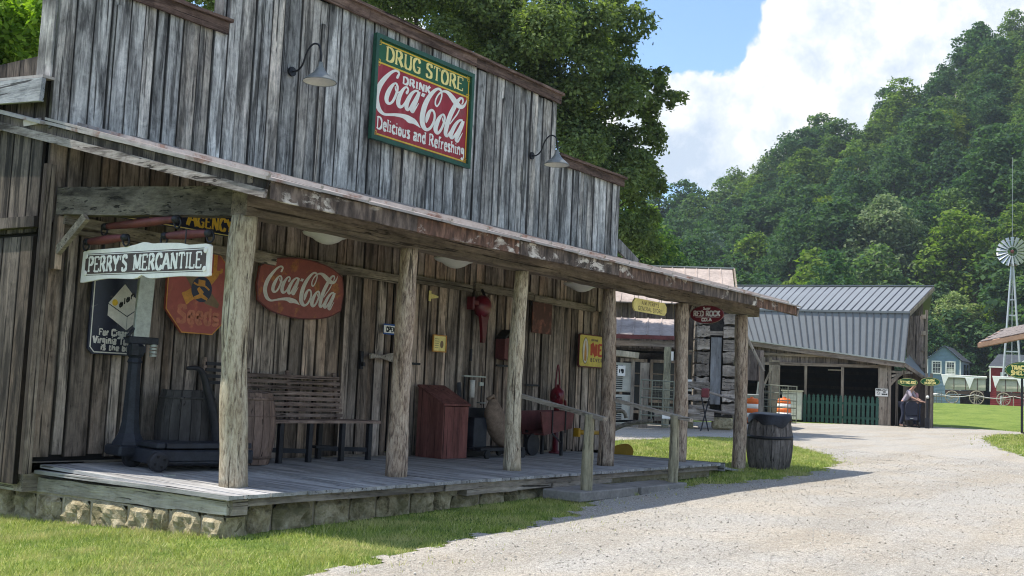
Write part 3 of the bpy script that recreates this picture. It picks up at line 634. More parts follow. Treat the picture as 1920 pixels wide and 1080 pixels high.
def vnoise(x, y, s, seed=0):       # cheap smooth noise for ragged edges
    return (np.sin(x * s * 1.7 + seed) * np.cos(y * s * 2.1 + seed * 2) + np.sin(x * s * 4.3 + y * s * 3.1 + seed) * 0.5 + np.sin(x * s * 9.1 - y * s * 7.7 + seed * 3) * 0.3) / 1.8
def on_path(x, y): return inpoly(x + 0.16 * vnoise(x, y, 2.3, 1), y + 0.16 * vnoise(x, y, 2.7, 4))
pxs = np.concatenate([np.arange(-6, 16, 0.07), np.arange(16, 48, 0.16)]); pys = np.concatenate([np.arange(-8, 2, 0.5), np.arange(2, 9, 0.07), np.arange(9, 22, 0.16)])
place_mesh('gravel_path', grid_sheet('gravel_path', pxs, pys, lambda X, Y: gz(X, Y) + 0.012 + 0.006 * vnoise(X, Y, 1.1, 2), M['gravel'], on_path), 'structure')
# mown bank under the wagons reads from the same ground; loose stones and grass blades
nr = np.random.default_rng(11)
def scatter_pebbles():
    n = 90000; u = nr.random(n); X = 1.0 + 24 * u ** 1.25; Y = nr.uniform(-4, 13, n)
    k = on_path(X, Y) | ((nr.random(n) < 0.06) & on_path(X + nr.normal(0, .35, n), Y + nr.normal(0, .35, n)))
    d = np.hypot(X, Y); az = np.arctan2(Y, X); k &= (az > -0.08) & (az < 1.1) & (d > 4.5); X = X[k]; Y = Y[k]; d = d[k]; n = len(X)
    r = (0.003 + 0.007 * nr.random(n) ** 3) * (1 + 0.035 * d); Z = gz(X, Y) + 0.016
    oc = np.array([(1, 0, 0), (0, 1, 0), (-1, 0, 0), (0, -1, 0), (0, 0, 0.7), (0, 0, -0.4)], float)
    v = oc[None] * r[:, None, None] * nr.uniform(0.6, 1.3, (n, 6, 3)); a = nr.uniform(0, 6.28, n); ca, sa = np.cos(a)[:, None], np.sin(a)[:, None]
    vx = v[..., 0] * ca - v[..., 1] * sa; vy = v[..., 0] * sa + v[..., 1] * ca
    co = np.stack([vx + X[:, None], vy + Y[:, None], v[..., 2] + Z[:, None]], -1).reshape(-1, 3)
    f = np.array([(0, 1, 4), (1, 2, 4), (2, 3, 4), (3, 0, 4), (1, 0, 5), (2, 1, 5), (3, 2, 5), (0, 3, 5)])
    q = (f[None] + (np.arange(n) * 6)[:, None, None]).reshape(-1, 3)
    o = place_mesh('loose_gravel', arrays_mesh('loose_gravel', co, q, M['pebble'], False), 'stuff'); o['label'] = 'loose pale gravel stones on the path'; o['category'] = 'gravel'
scatter_pebbles()
def blades(name, X, Y, h, wd, label):
    n = len(X); a = nr.uniform(0, 6.28, n); ln = nr.normal(0, 0.45, (n, 2)) * h[:, None]; Z = gz(X, Y)
    bx, by = np.cos(a) * wd / 2, np.sin(a) * wd / 2
    v0 = np.stack([X - bx, Y - by, Z], -1); v1 = np.stack([X + bx, Y + by, Z], -1); v2 = np.stack([X + ln[:, 0], Y + ln[:, 1], Z + h], -1)
    co = np.stack([v0, v1, v2], 1).reshape(-1, 3); q = np.arange(3 * n).reshape(-1, 3)
    o = place_mesh(name, arrays_mesh(name, co, q, M['blade'], False), 'stuff'); o['label'] = label; o['category'] = 'grass'
def grass_area(name, n, x0, x1, y0, y1, hh, ww, label, ok=None, edge=0.16):
    X = nr.uniform(x0, x1, n); Y = nr.uniform(y0, y1, n)
    clump = vnoise(X * 3.1, Y * 3.3, 2.9, 7) > 0.25
    k = ~on_path(X, Y) | (clump & (nr.random(n) < edge * 3) & ~on_path(X + nr.normal(0, .45, n), Y + nr.normal(0, .45, n)))
    if ok is not None: k &= ok(X, Y)
    X = X[k]; Y = Y[k]; h = nr.uniform(0.5, 1.25, len(X)) * hh * (1 + 0.5 * vnoise(X, Y, 1.4, 3)); blades(name, X, Y, h, ww, label)
grass_area('near_grass', 150000, 2.2, 11.2, 4.2, 10.5, 0.038, 0.008, 'short green lawn in front of the stone foundation', lambda x, y: ~((x > 6.1) & (y > 6.9)))
grass_area('side_grass', 90000, 11.0, 27.0, 6.0, 13.5, 0.045, 0.016, 'sunlit lawn beyond the porch and round the barrel', lambda x, y: ~((x < 15.6) & (y > 6.9) & (y < 9.6)))
grass_area('far_grass', 26000, 26.5, 47.0, 3.0, 12.0, 0.055, 0.035, 'bright lawn wedge at the right edge of the path')

# ------------------------------------------------------------------ the store
SO = Vector((6.0, 9.45, 0.0))
store = thing('store_building', 'long weathered board store with stepped false front and log post porch', 'building', SO)
def sp(name, mb, mat, org=(0, 0, 0), parent=None, smooth=None, label=None, bevel=0.0):
    """part of the store; mesh coordinates are world minus org"""
    org = Vector(org)
    return mb.build(name, mat, parent or store, org - SO, smooth, label, bevel)
def plank_mb(wd, ln, th, wa='X', ta='Y', segs=5, j=0.004, ragged=0.0, tilt=0.0):
    """board standing on z=0, centred in width, back at 0 and face at -th"""
    vs = []; fs = []; top = [ln + jit(ragged), ln + jit(ragged)]
    for i in range(segs + 1):
        u = i / segs; jl, jr = jit(j), jit(j); cup = jit(j * 0.6)
        for sx in (-1, 1):
            zz = top[0 if sx < 0 else 1] * u
            xx = sx * wd / 2 + (jl if sx < 0 else jr) + tilt * u
            for t in (0, -th + cup):
                p = (xx, t, zz) if wa == 'X' else (t, xx, zz)
                vs.append(p)
    for i in range(segs):
        a = i * 4; b = a + 4
        fs += [(a, a + 1, b + 1, b), (a + 3, a + 2, b + 2, b + 3), (a + 1, a + 3, b + 3, b + 1), (a + 2, a, b, b + 2)]
    fs += [(0, 2, 3, 1), (segs * 4, segs * 4 + 1, segs * 4 + 3, segs * 4 + 2)]
    m = MB(); m.add(vs, fs); return m

# upper false front: added dark backing that blocks light through gaps, single boards
TOPS = [(5.92, 7.93, 4.72), (7.93, 14.56, 5.56), (14.56, 16.66, 4.60)]
bk = MB()
for a, b, t in TOPS: bk.box(((a + b) / 2 + (0.06 if a < 6 else 0), 9.56, (3.2 + t) / 2), (b - a - (0.12 if a < 6 else 0), 0.12, t - 3.2))
sp('false_front_backing', bk, M['dark'])
x = 5.92
while x < 16.64:
    wd = rng.choice([0.14, 0.17, 0.19, 0.21, 0.24, 0.27]); lim = next(b for a, b, t in TOPS if x < b - 0.02)
    if lim - x < wd + 0.09: wd = lim - x
    top = next(t for a, b, t in TOPS if x < b - 0.02) - 0.02
    th = rng.choice([0.028, 0.036, 0.046, 0.052])
    sp('upper_wall_board', plank_mb(wd - rng.uniform(0.008, 0.022), top - 3.17 - rng.choice([0, 0, 0, 0.03, 0.08]), th, segs=6, ragged=0.015), W['upper'], (x + wd / 2, 9.5, 3.17))
    x += wd
# narrow battens over a few joints
for bx in (6.55, 8.42, 9.35, 11.8, 13.1, 15.3):
    sp('batten', plank_mb(0.05, 2.0 if 7.95 < bx < 14.5 else 1.35, 0.02, segs=4, j=0.002), W['upper'], (bx, 9.452, 3.19))
# cap boards on the steps
for a, b, t in ((5.86, 7.90, 4.72), (7.84, 14.62, 5.56), (14.63, 16.74, 4.60)):
    n = max(1, round((b - a) / 2.3)); L = (b - a) / n
    for i in range(n):
        m = MB().bar((a + i * L + 0.004, 0, 0), (a + (i + 1) * L - 0.004, 0, jit(0.008)), 0.03, 0.13, segs=5, j=0.004); sp('cap_fascia_board', m, W['cap'], (0, 9.425, t - 0.02))
    m = MB().bar((a - 0.03, 0, 0), (b + 0.03, 0, 0), 0.30, 0.035, segs=8, j=0.005); sp('top_cap', m, W['cap'], (0, 9.52, t + 0.065))
# sunlit end boards of the false front (left edge and the step)
for yy in (9.50, 9.60):
    sp('end_board', plank_mb(0.12, 1.05, 0.03, wa='Y', ta='X', segs=4), W['upper'], (5.93, yy + 0.06, 3.66))
sp('step_end_board', plank_mb(0.16, 0.82, 0.03, wa='Y', ta='X', segs=3), W['upper'], (7.93, 9.60, 4.76))
sp('step_end_board', plank_mb(0.16, 0.92, 0.03, wa='Y', ta='X', segs=3), W['upper'], (16.69, 9.58, 3.6))

# lower wall: boards above and below a horizontal rail, plus two board doors
def wall_z(x): return 0.055 * max(0.0, min(1.0, (13 - x) / 5)) + 0.0
sp('lower_wall_backing', MB().box((11.33, 9.60, 1.58), (10.6, 0.1, 3.0)), M['dark'])  # dark sheet added behind the boards, keeps light out of their gaps
x = 5.96
doors = ((10.06, 11.02), (11.28, 11.82))
while x < 16.60:
    wd = rng.choice([0.13, 0.17, 0.2, 0.22, 0.25]); wd = min(wd, 16.62 - x)
    if wd < 0.06: break
    z0 = wall_z(x) + rng.choice([0.0, 0.01, 0.03]); indoor = any(a < x + wd / 2 < b for a, b in doors)
    yy = 9.55 if indoor else 9.52; th = rng.choice([0.02, 0.03, 0.045])
    if x < 7.1: z0 += 0.06
    sp('lower_wall_board', plank_mb(wd - rng.uniform(0.008, 0.028), 2.30 - z0, th, segs=6, ragged=0.01), W['lower'], (x + wd / 2, yy, z0))
    x += wd
x = 5.96
while x < 16.60:
    wd = min(rng.choice([0.13, 0.16, 0.2, 0.24]), 16.62 - x)
    if wd < 0.06: break
    sp('upper_strip_board', plank_mb(wd - rng.uniform(0.004, 0.018), 0.80, rng.choice([0.02, 0.032]), segs=3), W['lower'], (x + wd / 2, 9.52, 2.305))
    x += wd
for a, b, zc, hh in ((6.05, 8.35, 2.27, 0.11), (8.38, 11.02, 2.30, 0.115), (11.1, 12.55, 2.33, 0.10), (12.62, 14.1, 2.36, 0.11), (14.12, 15.95, 2.34, 0.10)):
    sp('wall_rail', MB().bar((a, 0, 0), (b, 0, jit(0.02)), 0.045, hh, segs=6, j=0.004), W['trimx'], (0, 9.45, zc))
# door trim and hardware of the store
for a, b in doors[:1]:
    for xx in (a - 0.04, b + 0.05): sp('door_trim', plank_mb(0.09, 2.18, 0.05, segs=4), W['lower'], (xx, 9.47, 0.06))
latch = MB().box((0, 0, 0), (0.05, 0.04, 0.22)); latch.box((0, -0.03, -0.05), (0.03, 0.05, 0.05))
sp('door_latch', latch, M['iron'], (10.38, 9.48, 1.22))
hinge = MB().prism([(0, -0.07), (0.045, -0.07), (0.045, -0.035), (0.2, -0.012), (0.2, 0.012), (0.045, 0.035), (0.045, 0.07), (0, 0.07)], -0.008, 0.0)
sp('brass_hinge', hinge, M['cream'], (11.62, 9.465, 2.14))
for (hx, hz) in ((11.32, 1.22), (13.42, 1.28), (14.2, 1.02)): sp('strap_hinge', MB().box((0, 0, 0), (0.36, 0.012, 0.03)), M['iron'], (hx, 9.452, hz))

# left side wall (faces the lane), stones under it
sp('side_wall_backing', MB().box((6.05, 11.4, 1.9), (0.1, 3.5, 3.9)), M['dark'])  # added dark panel, stops light leaking between the side boards
y = 9.56
k = 0
sp('corner_sill', MB().box((6.3, 9.60, -0.06), (0.62, 0.14, 0.26)), W['sillx'])
sp('wall_sill', MB().bar((6.0, 9.56, 0.03), (15.5, 9.56, 0.0), 0.06, 0.1), W['sillx'])
sp('side_sill', MB().box((6.08, 11.3, -0.12), (0.16, 3.5, 0.14)), W['sill'])
while y < 13.0:
    wd = rng.choice([0.2, 0.24, 0.28, 0.3])
    sp('side_wall_board', plank_mb(wd - 0.01, 2.28, rng.choice([0.03, 0.045]), wa='Y', ta='X', segs=5), W['side'], (5.96, y + wd / 2, -0.12))
    sp('side_wall_board', plank_mb(wd - 0.01, 1.7, rng.choice([0.03, 0.045]), wa='Y', ta='X', segs=4), W['side'], (5.965, y + wd / 2, 2.2))
    y += wd; k += 1
sp('side_ledger', MB().bar((0, 9.5, 0), (0, 13, 0.0), 0.07, 0.10, segs=8, j=0.004), W['side'], (5.90, 0, 2.29))
sp('corner_board', plank_mb(0.10, 2.85, 0.05, segs=5), W['lower'], (5.95, 9.47, -0.02))
sp('side_eave_board', MB().bar((0, 9.43, 0.01), (0, 13, 0.27), 0.04, 0.22, segs=8, j=0.003), W['uppery'], (5.80, 0, 3.49))
sp('side_eave_tin', MB().bar((0, 9.43, 0.01), (0, 13, 0.27), 0.12, 0.025, segs=6), M['tinedge'], (5.85, 0, 3.62))
# back and right walls, main gable roof behind the false front
sp('rear_wall', MB().box((11.3, 17.0, 1.6), (10.6, 0.12, 3.4)), W['side'])
sp('right_wall', MB().box((16.55, 13.3, 1.55), (0.12, 7.4, 3.3)), W['side'])
for s in (-1, 1):
    xe = 11.3 + s * (5.95 if s > 0 else 5.40)
    sp('main_roof_slope', MB().prism3([(11.3, 9.63, 4.55), (xe, 9.63, 3.28), (xe, 17.3, 3.28), (11.3, 17.3, 4.55)], (0, 0, -0.06)), M['tin'])
sp('right_rake_board', MB().bar((16.70, 9.5, 3.52), (17.45, 9.5, 3.24), 0.05, 0.20), W['upper'])
sp('vent_pipe', MB().tube([(17.15, 10.2, 3.1), (17.15, 10.2, 3.62)], 0.07, 10).tube([(17.15, 10.2, 3.62), (17.15, 10.2, 3.70)], 0.10, 10), M['galv'], smooth=True)

# porch deck
def deck_z(x, y): return 0.055 * max(0.0, min(1.0, (13 - x) / 5)) * max(0.0, min(1.0, (y - 7.3) / 2.1))
x = 6.13
while x < 15.45:
    wd = rng.uniform(0.135, 0.155); xc = x + wd / 2; y0 = 6.89 + jit(0.018); zb = deck_z(xc, 9.5)
    m = MB().add([(-wd / 2 + 0.003, y0, -0.03), (wd / 2 - 0.003, y0, -0.03), (-wd / 2 + 0.003, 9.5, zb - 0.03), (wd / 2 - 0.003, 9.5, zb - 0.03), (-wd / 2 + 0.003, y0, jit(0.003)), (wd / 2 - 0.003, y0, jit(0.003)), (-wd / 2 + 0.003, 9.5, zb), (wd / 2 - 0.003, 9.5, zb)],
                 [(0, 2, 3, 1), (4, 5, 7, 6), (0, 1, 5, 4), (2, 6, 7, 3), (0, 4, 6, 2), (1, 3, 7, 5)])
    sp('deck_board', m, W['deck'], (xc, 0, 0)); x += wd
sp('deck_edge_board', MB().bar((0, 6.88, 0), (0, 9.62, 0.0), 0.05, 0.035, segs=6, j=0.002), W['deck'], (6.12, 0, -0.012))
sp('left_sill_beam', MB().bar((0, 6.95, 0), (0, 9.55, -0.035), 0.2, 0.125, segs=14, j=0.006), W['sill'], (6.24, 0, -0.097))
for a, b, zc in ((6.32, 8.9, -0.062), (8.93, 11.6, -0.065), (11.63, 15.4, -0.065)):
    sp('front_sill_beam', MB().bar((a, 0, 0), (b, 0, 0), 0.18, 0.066, segs=12, j=0.004), W['sillx'], (0, 7.02, zc))
for a, b, zc in ((9.3, 10.9, -0.128), (10.93, 12.3, -0.13)):
    sp('front_sill_beam', MB().bar((a, 0, 0), (b, 0, 0.01), 0.17, 0.060, segs=12, j=0.005), W['sillx'], (0, 7.025, zc))
sp('corner_block', MB().box((6.25, 6.98, -0.098), (0.16, 0.13, 0.12)), W['sillx'])
# foundation: rough faced sandstone blocks and mortar
def rough_stone(sx, sy, sz, nx, nz, face):
    """block with a rock face; face 'L' looks to -x, 'F' looks to -y"""
    m = MB(); nu = nx; nv = nz; a = sx if face == 'F' else sy
    vs = []; sd = rng.random() * 50
    for i in range(nu + 1):
        for k_ in range(nv + 1):
            u = (i / nu - 0.5) * a; v = k_ / nv * sz; edge = min(i, nu - i, k_, nv - k_) / 1.0
            d = 0.0 if edge == 0 else 0.045 + 0.018 * math.sin(u * 23 + sd) * math.cos(v * 31 + sd) + jit(0.014)
            vs.append((u, -d, v) if face == 'F' else (-d, u, v))
    fs = [(i * (nv + 1) + k_, (i + 1) * (nv + 1) + k_, (i + 1) * (nv + 1) + k_ + 1, i * (nv + 1) + k_ + 1) for i in range(nu) for k_ in range(nv)]
    m.add(vs, fs)
    if face == 'F': m.box((0, 0.1, sz / 2), (sx - 0.001, 0.2, sz - 0.001))
    else: m.box((0.1, 0, sz / 2), (0.2, sy - 0.001, sz - 0.001))
    return m
y = 6.94; lens = [0.30, 0.40, 0.19, 0.36, 0.52, 0.42, 0.40, 0.34, 0.45, 0.40, 0.5]
ti = [0.205, 0.19, 0.185, 0.215, 0.19, 0.215, 0.20, 0.12, 0.12, 0.12, 0.12]
for L, tp in zip(lens, ti):
    zb = -0.60; zt = -0.162 - 0.018 * (y - 6.9) - rng.choice([0.0, 0.008, 0.016])
    sp('foundation_stone', rough_stone(0.2, L - 0.045, zt - zb, 9, 10, 'L'), M['stone'], (6.152, y + L / 2, zb), smooth=False)
    y += L
sp('foundation_mortar', MB().box((6.26, 9.25, -0.46), (0.20, 4.25, 0.545)), M['mortar'])
sp('foundation_stone', rough_stone(0.25, 0.2, 0.435, 8, 10, 'F'), M['stone'], (6.30, 7.02, -0.60), smooth=False)
x = 6.14
while x < 10.6:
    L = rng.choice([0.28, 0.36, 0.45, 0.5]) if x > 6.2 else 0.30
    if x > 6.2: sp('foundation_stone', rough_stone(L - 0.035, 0.2, 0.495 if x + L < 9.25 else 0.43, 9, 10, 'F'), M['stone'], (x + L / 2, 7.05, -0.60), smooth=False)
    x += L
x = 10.6
while x < 15.3:
    L = rng.choice([0.4, 0.55, 0.7]); L = min(L, 15.35 - x)
    if L > 0.1: sp('foundation_stone', rough_stone(L - 0.03, 0.2, 0.34, 4, 3, 'F'), M['stone'], (x + L / 2, 7.08, -0.47), smooth=False)
    x += L
sp('foundation_mortar', MB().box((10.95, 7.165, -0.41), (8.9, 0.2, 0.60)), M['mortar'])
# porch end: cap board and ramp
sp('deck_end_board', MB().box((0, 0, 0), (0.03, 2.5, 0.12)), W['deck'], (15.47, 8.1, -0.05))
for i in range(8):
    ya = 7.2 + i * 0.28
    sp('ramp_board', MB().prism3([(15.5, ya, -0.012), (17.25, ya, -0.21), (17.25, ya + 0.27, -0.21), (15.5, ya + 0.27, -0.012)], (0, 0, -0.035)), W['deck'])

# porch posts: crooked peeled logs
def log_post(x, y, z0, z1, r, seed, lean=0.03, knots=3, rz=1.0):
    r2 = random.Random(seed); n = 18; N = 26; vs = []; fs = []; ph = [r2.uniform(0, 6.28) for _ in range(6)]
    for i in range(N + 1):
        u = i / N; z = (z1 - z0) * u
        cx = lean * math.sin(u * 2.6 + ph[0]) - lean * math.sin(ph[0]) * (1 - u); cy = lean * 0.7 * math.sin(u * 3.3 + ph[1])
        rr = r * (1.06 - 0.13 * u + 0.04 * math.sin(u * 9 + ph[2]) + 0.03 * math.sin(u * 21 + ph[3]))
        for k_ in range(n):
            th = 2 * math.pi * k_ / n
            q = rr * (1 + 0.045 * math.sin(2 * th + ph[4] + u * 2) + 0.035 * math.sin(5 * th + ph[5] + u * 5) + r2.uniform(-0.022, 0.022))
            vs.append((cx + math.cos(th) * q, cy + math.sin(th) * q, z))
    for i in range(N):
        for k_ in range(n):
            k2 = (k_ + 1) % n; fs.append((i * n + k_, i * n + k2, (i + 1) * n + k2, (i + 1) * n + k_))
    fs += [tuple(range(n - 1, -1, -1)), tuple(N * n + k_ for k_ in range(n))]
    return MB().add(vs, fs)
PX = [6.62, 8.80, 10.85, 12.97, 15.17, 17.36]
PR = [0.118, 0.098, 0.092, 0.098, 0.098, 0.108]
for i, (px, pr) in enumerate(zip(PX, PR)):
    z0 = 0.0 if i < 5 else G(17.36, 7.45) - 0.05
    sp('porch_post', log_post(0, 0, 0, 2.335 - z0, pr, 40 + i, 0.03 if i else 0.045), W['post'] if i in (0, 2) else W['postb'], (px, 7.45, z0), smooth=True)
# hewn eave beam in two lengths, left end beam, wall brackets
sp('eave_beam', MB().bar((6.5, 0, 2.45), (17.86, 0, 2.465), 0.2, 0.235, segs=60, j=0.007), W['beamx'], (0, 7.45, 0))
sp('end_beam', MB().bar((6.10, 9.44, 2.50), (6.60, 7.54, 2.465), 0.15, 0.26, segs=16, j=0.006), W['beamy'])
sp('beam_pad', MB().box((0, 0, 0), (0.35, 0.22, 0.10)), W['beamx'], (6.72, 7.45, 2.6))
sp('corner_brace', MB().bar((6.05, 9.38, 2.02), (6.10, 9.05, 2.34), 0.05, 0.07), W['trimx'])
sp('corner_brace', MB().bar((6.06, 9.40, 1.86), (6.06, 9.40, 2.36), 0.06, 0.08), W['lower'])
sp('tie_pole', MB().bar((6.08, 9.36, 2.33), (8.4, 9.0, 2.20), 0.06, 0.09, segs=8, j=0.005), W['trimx'])
sp('post_brace', MB().bar((15.24, 7.50, 1.95), (15.55, 7.50, 2.33), 0.05, 0.06), W['trimx'])
sp('post_brace', MB().bar((17.45, 7.45, 2.33), (18.15, 7.9, 1.55), 0.045, 0.07), W['trimx'])
# peeling fascia boards above the beam
x = 6.28
for i, L in enumerate([1.9, 1.75, 2.2, 2.1, 2.3, 2.1]):
    b = min(x + L, 18.28)
    sp('eave_fascia_board', MB().bar((x + 0.006, 0, 0), (b - 0.006, 0, 0.004 * i), 0.03, 0.15, segs=10, j=0.004), W['fascia'], (0, 6.86 + 0.01 * (i % 2), 2.475)); x = b
# tin roof sheets with rolled seams
RX0, RX1 = 6.22, 18.32; n = 20; L = (RX1 - RX0) / n
for i in range(n):
    xa = RX0 + i * L; xb = xa + L; dz = jit(0.006)
    vs = []; K = 6
    for k_ in range(K + 1):
        u = k_ / K; yy = 6.80 + (9.52 - 6.80) * u; zz = 2.565 + (3.27 - 2.565) * u + dz
        for xx in (xa - (0.32 * u if i == 0 else 0), xb): vs += [(xx, yy, zz + 0.004), (xx, yy, zz - 0.02)]
    fs = []
    for k_ in range(K):
        a = k_ * 4; b = a + 4
        fs += [(a, a + 2, b + 2, b), (a + 1, b + 1, b + 3, a + 3), (a, b, b + 1, a + 1), (a + 2, a + 3, b + 3, b + 2)]
    fs += [(0, 1, 3, 2), (K * 4, K * 4 + 2, K * 4 + 3, K * 4 + 1)]
    sp('porch_roof_sheet', MB().add(vs, fs), M['tinedge'])
    sp('roof_seam', MB().bar((xa, 6.79, 2.585 + dz), (xa, 9.5, 3.285 + dz), 0.03, 0.028), M['tinedge'])
# roof to the rear on both porch ends
sp('porch_roof_return', MB().prism3([(5.86, 9.53, 3.235), (5.95, 9.53, 3.235), (5.95, 10.6, 3.495), (5.83, 10.6, 3.495)], (0, 0, -0.03)), M['tinedge'])
# rake boards at the left end: bright trim over a stained white board
sp('rake_trim', MB().bar((6.215, 6.80, 2.560), (5.82, 10.6, 3.49), 0.05, 0.03, segs=12, j=0.002), M['tinedge'])
sp('rake_board', MB().bar((6.225, 6.83, 2.435), (5.845, 10.4, 3.30), 0.035, 0.075, segs=12, j=0.003), W['rake'])
sp('upper_rake_board', MB().bar((6.24, 6.83, 2.51), (5.86, 10.4, 3.375), 0.035, 0.072, segs=12, j=0.003), W['side'])
for yy in np.arange(7.0, 9.4, 0.6):
    sp('purlin', MB().bar((6.20, 0, 0), (18.25, 0, 0), 0.06, 0.06), W['beamx'], (0, float(yy), 2.565 + (float(yy) - 6.8) * 0.259 - 0.055))
xs_ = 6.6
while xs_ < 18.3:
    sp('rafter', MB().bar((0, 6.92, 2.50), (0, 9.45, 3.155), 0.05, 0.085), W['beamy'], (xs_, 0, 0)); xs_ += 0.95
sp('right_rake_fascia', MB().bar((18.3, 6.84, 2.46), (18.3, 9.5, 3.15), 0.04, 0.14, segs=6, j=0.004), W['rake'])

# ceiling lights (milk glass) under the porch
for i, (lx, ly) in enumerate(((8.36, 8.2), (10.54, 8.2), (13.46, 8.2))):
    t_ = thing('ceiling_light', ('white glass ceiling dome above the red oval sign bay, the nearest', 'white glass ceiling dome between the second and third posts', 'white glass ceiling dome beyond the third post')[i], 'ceiling light', (lx, ly, 2.47), 0, 'milk glass lights under the porch')
    MB().lathe([(0.26, 0.0), (0.25, -0.02), (0.22, -0.035), (0.16, -0.055), (0.12, -0.085), (0.06, -0.11), (0.012, -0.118)], n=24).build('glass_bowl', M['milk'], t_, smooth=True)
    MB().lathe([(0.14, 0.0), (0.14, 0.34)], n=16).build('mount', M['iron'], t_)
# gooseneck lamps
for i, (lx, lz) in enumerate(((8.87, 4.48), (13.87, 4.49))):
    t_ = thing('gooseneck_lamp', ('grey gooseneck wall lamp left of the big drug store sign', 'grey gooseneck wall lamp near the right step of the false front')[i], 'wall lamp', (lx, 9.44, lz), 0, 'gooseneck lamps on the false front')
    MB().lathe([(0.055, -0.03), (0.055, 0.0)], axis='Y', n=14).build('wall_plate', M['iron'], t_)
    pts = catmull([(0, -0.02, 0), (0, -0.10, 0.0), (0, -0.18, 0.06), (0, -0.24, 0.20), (0, -0.33, 0.28), (0, -0.43, 0.25), (0, -0.47, 0.12), (0, -0.47, 0.02)], 4)
    MB().tube(pts, 0.011, 8).build('gooseneck_arm', M['iron'], t_, smooth=True)
    MB().lathe([(0.028, 0.05), (0.03, 0.0), (0.05, -0.03), (0.075, -0.07), (0.14, -0.125), (0.185, -0.165), (0.195, -0.18), (0.19, -0.18), (0.135, -0.13), (0.07, -0.08), (0.02, -0.05)], c=(0, -0.47, 0.0), n=28, cap=False).build('lamp_shade', M['shade'], t_, smooth=True)
    MB().lathe([(0.186, -0.177), (0.13, -0.134), (0.068, -0.086), (0.01, -0.06)], c=(0, -0.47, 0.0), n=28, cap=False).build('shade_lining', M['shadein'], t_, smooth=True)

# ------------------------------------------------------------------ signs on the store
def panel(w_, h_, y0=0.0, y1=-0.03): return MB().prism([(-w_ / 2, -h_ / 2), (w_ / 2, -h_ / 2), (w_ / 2, h_ / 2), (-w_ / 2, h_ / 2)], y0, y1)
def frame(x0, x1, z0, z1, t, y0, y1):
    m = MB()
    for p, q in (((x0, z1), (x1, z1)), ((x0, z0), (x1, z0))):
        m.box(((x0 + x1) / 2, (y0 + y1) / 2, p[1] + (-t / 2 if p[1] == z1 else t / 2)), (x1 - x0, abs(y1 - y0), t))
    for xx in (x0 + t / 2, x1 - t / 2): m.box((xx, (y0 + y1) / 2, (z0 + z1) / 2), (t, abs(y1 - y0), z1 - z0 - 2 * t))
    return m
def ellipse(rx, rz, n=40, cx=0, cz=0): return [(cx + rx * math.cos(2 * math.pi * k_ / n), cz + rz * math.sin(2 * math.pi * k_ / n)) for k_ in range(n)]
def shift(poly, dx, dz): return [(a + dx, b + dz) for a, b in poly]

CX, CZ = 11.235, 4.655
dsx, dsz = 2.06, 1.35
t_ = thing('drug_store_sign', 'large red and green enamel drug store sign with white cola script', 'sign', (CX, 9.42, CZ))
frame(-dsx / 2, dsx / 2, -dsz / 2, dsz / 2, 0.055, 0.0, -0.06).build('frame', M['greenf'], t_)
panel(dsx - 0.1, dsz - 0.1, 0.0, -0.018).build('red_panel', M['redc'], t_)
zt = dsz / 2 - 0.05; zb_ = zt - 0.30
MB().prism([(-dsx / 2 + 0.05, zb_), (dsx / 2 - 0.05, zb_), (dsx / 2 - 0.05, zt), (-dsx / 2 + 0.05, zt)], -0.018, -0.0205).build('green_band', M['green'], t_)
ln = MB(); a_ = dsx / 2 - 0.085; b_ = dsz / 2 - 0.085; lw = 0.020
def seg(m, x0, z0, x1, z1, wv, y): ribbon(m, [(x0, z0), (x1, z1)], [wv, wv], y)
seg(ln, -a_ + 0.05, b_, a_ - 0.05, b_, lw, -0.023); seg(ln, -a_ + .05, -b_, a_ - .05, -b_, lw, -0.023); seg(ln, -a_, -b_ + .05, -a_, b_ - .05, lw, -0.0232); seg(ln, a_, -b_ + .05, a_, b_ - .05, lw, -0.0232)
seg(ln, -a_, zb_, a_, zb_, lw * 1.1, -0.0235)
for sx in (-1, 1):
    for zc in (b_, -b_, zb_):
        for q in (0.038, 0.016):
            seg(ln, sx * a_ - q, zc + q, sx * a_ + q, zc + q, 0.009, -0.0238); seg(ln, sx * a_ - q, zc - q, sx * a_ + q, zc - q, 0.009, -0.0238)
            seg(ln, sx * a_ - q, zc - q, sx * a_ - q, zc + q, 0.009, -0.0240); seg(ln, sx * a_ + q, zc - q, sx * a_ + q, zc + q, 0.009, -0.0240)
ln.build('gold_lines', M['yellow'], t_)
letters(MB(), 'DRUG STORE', -0.80, 0.82, zb_ + 0.055, 0.185, -0.024, 0.20, 0.075, True, track=0.12).build('lettering', M['cream'], t_)
letters(MB(), 'DRINK', -0.45, 0.12, 0.17, 0.095, -0.0205, 0.24, 0.13, True, track=0.14, slope=0.0).build('lettering', M['white'], t_)
s_ = MB(); xy = script(s_, 0, 0, 1, 1, 0)
s_ = MB(); script(s_, xy[2] - CX, xy[3] - CZ, xy[0], xy[1], -0.0215)
s_.build('script_lettering', M['white'], t_)
letters(MB(), 'Delicious and Refreshing', -0.90, 0.92, -0.52, 0.155, -0.0205, 0.17, 0.10, True, track=0.10).build('lettering', M['white'], t_)
print('script box', xy)

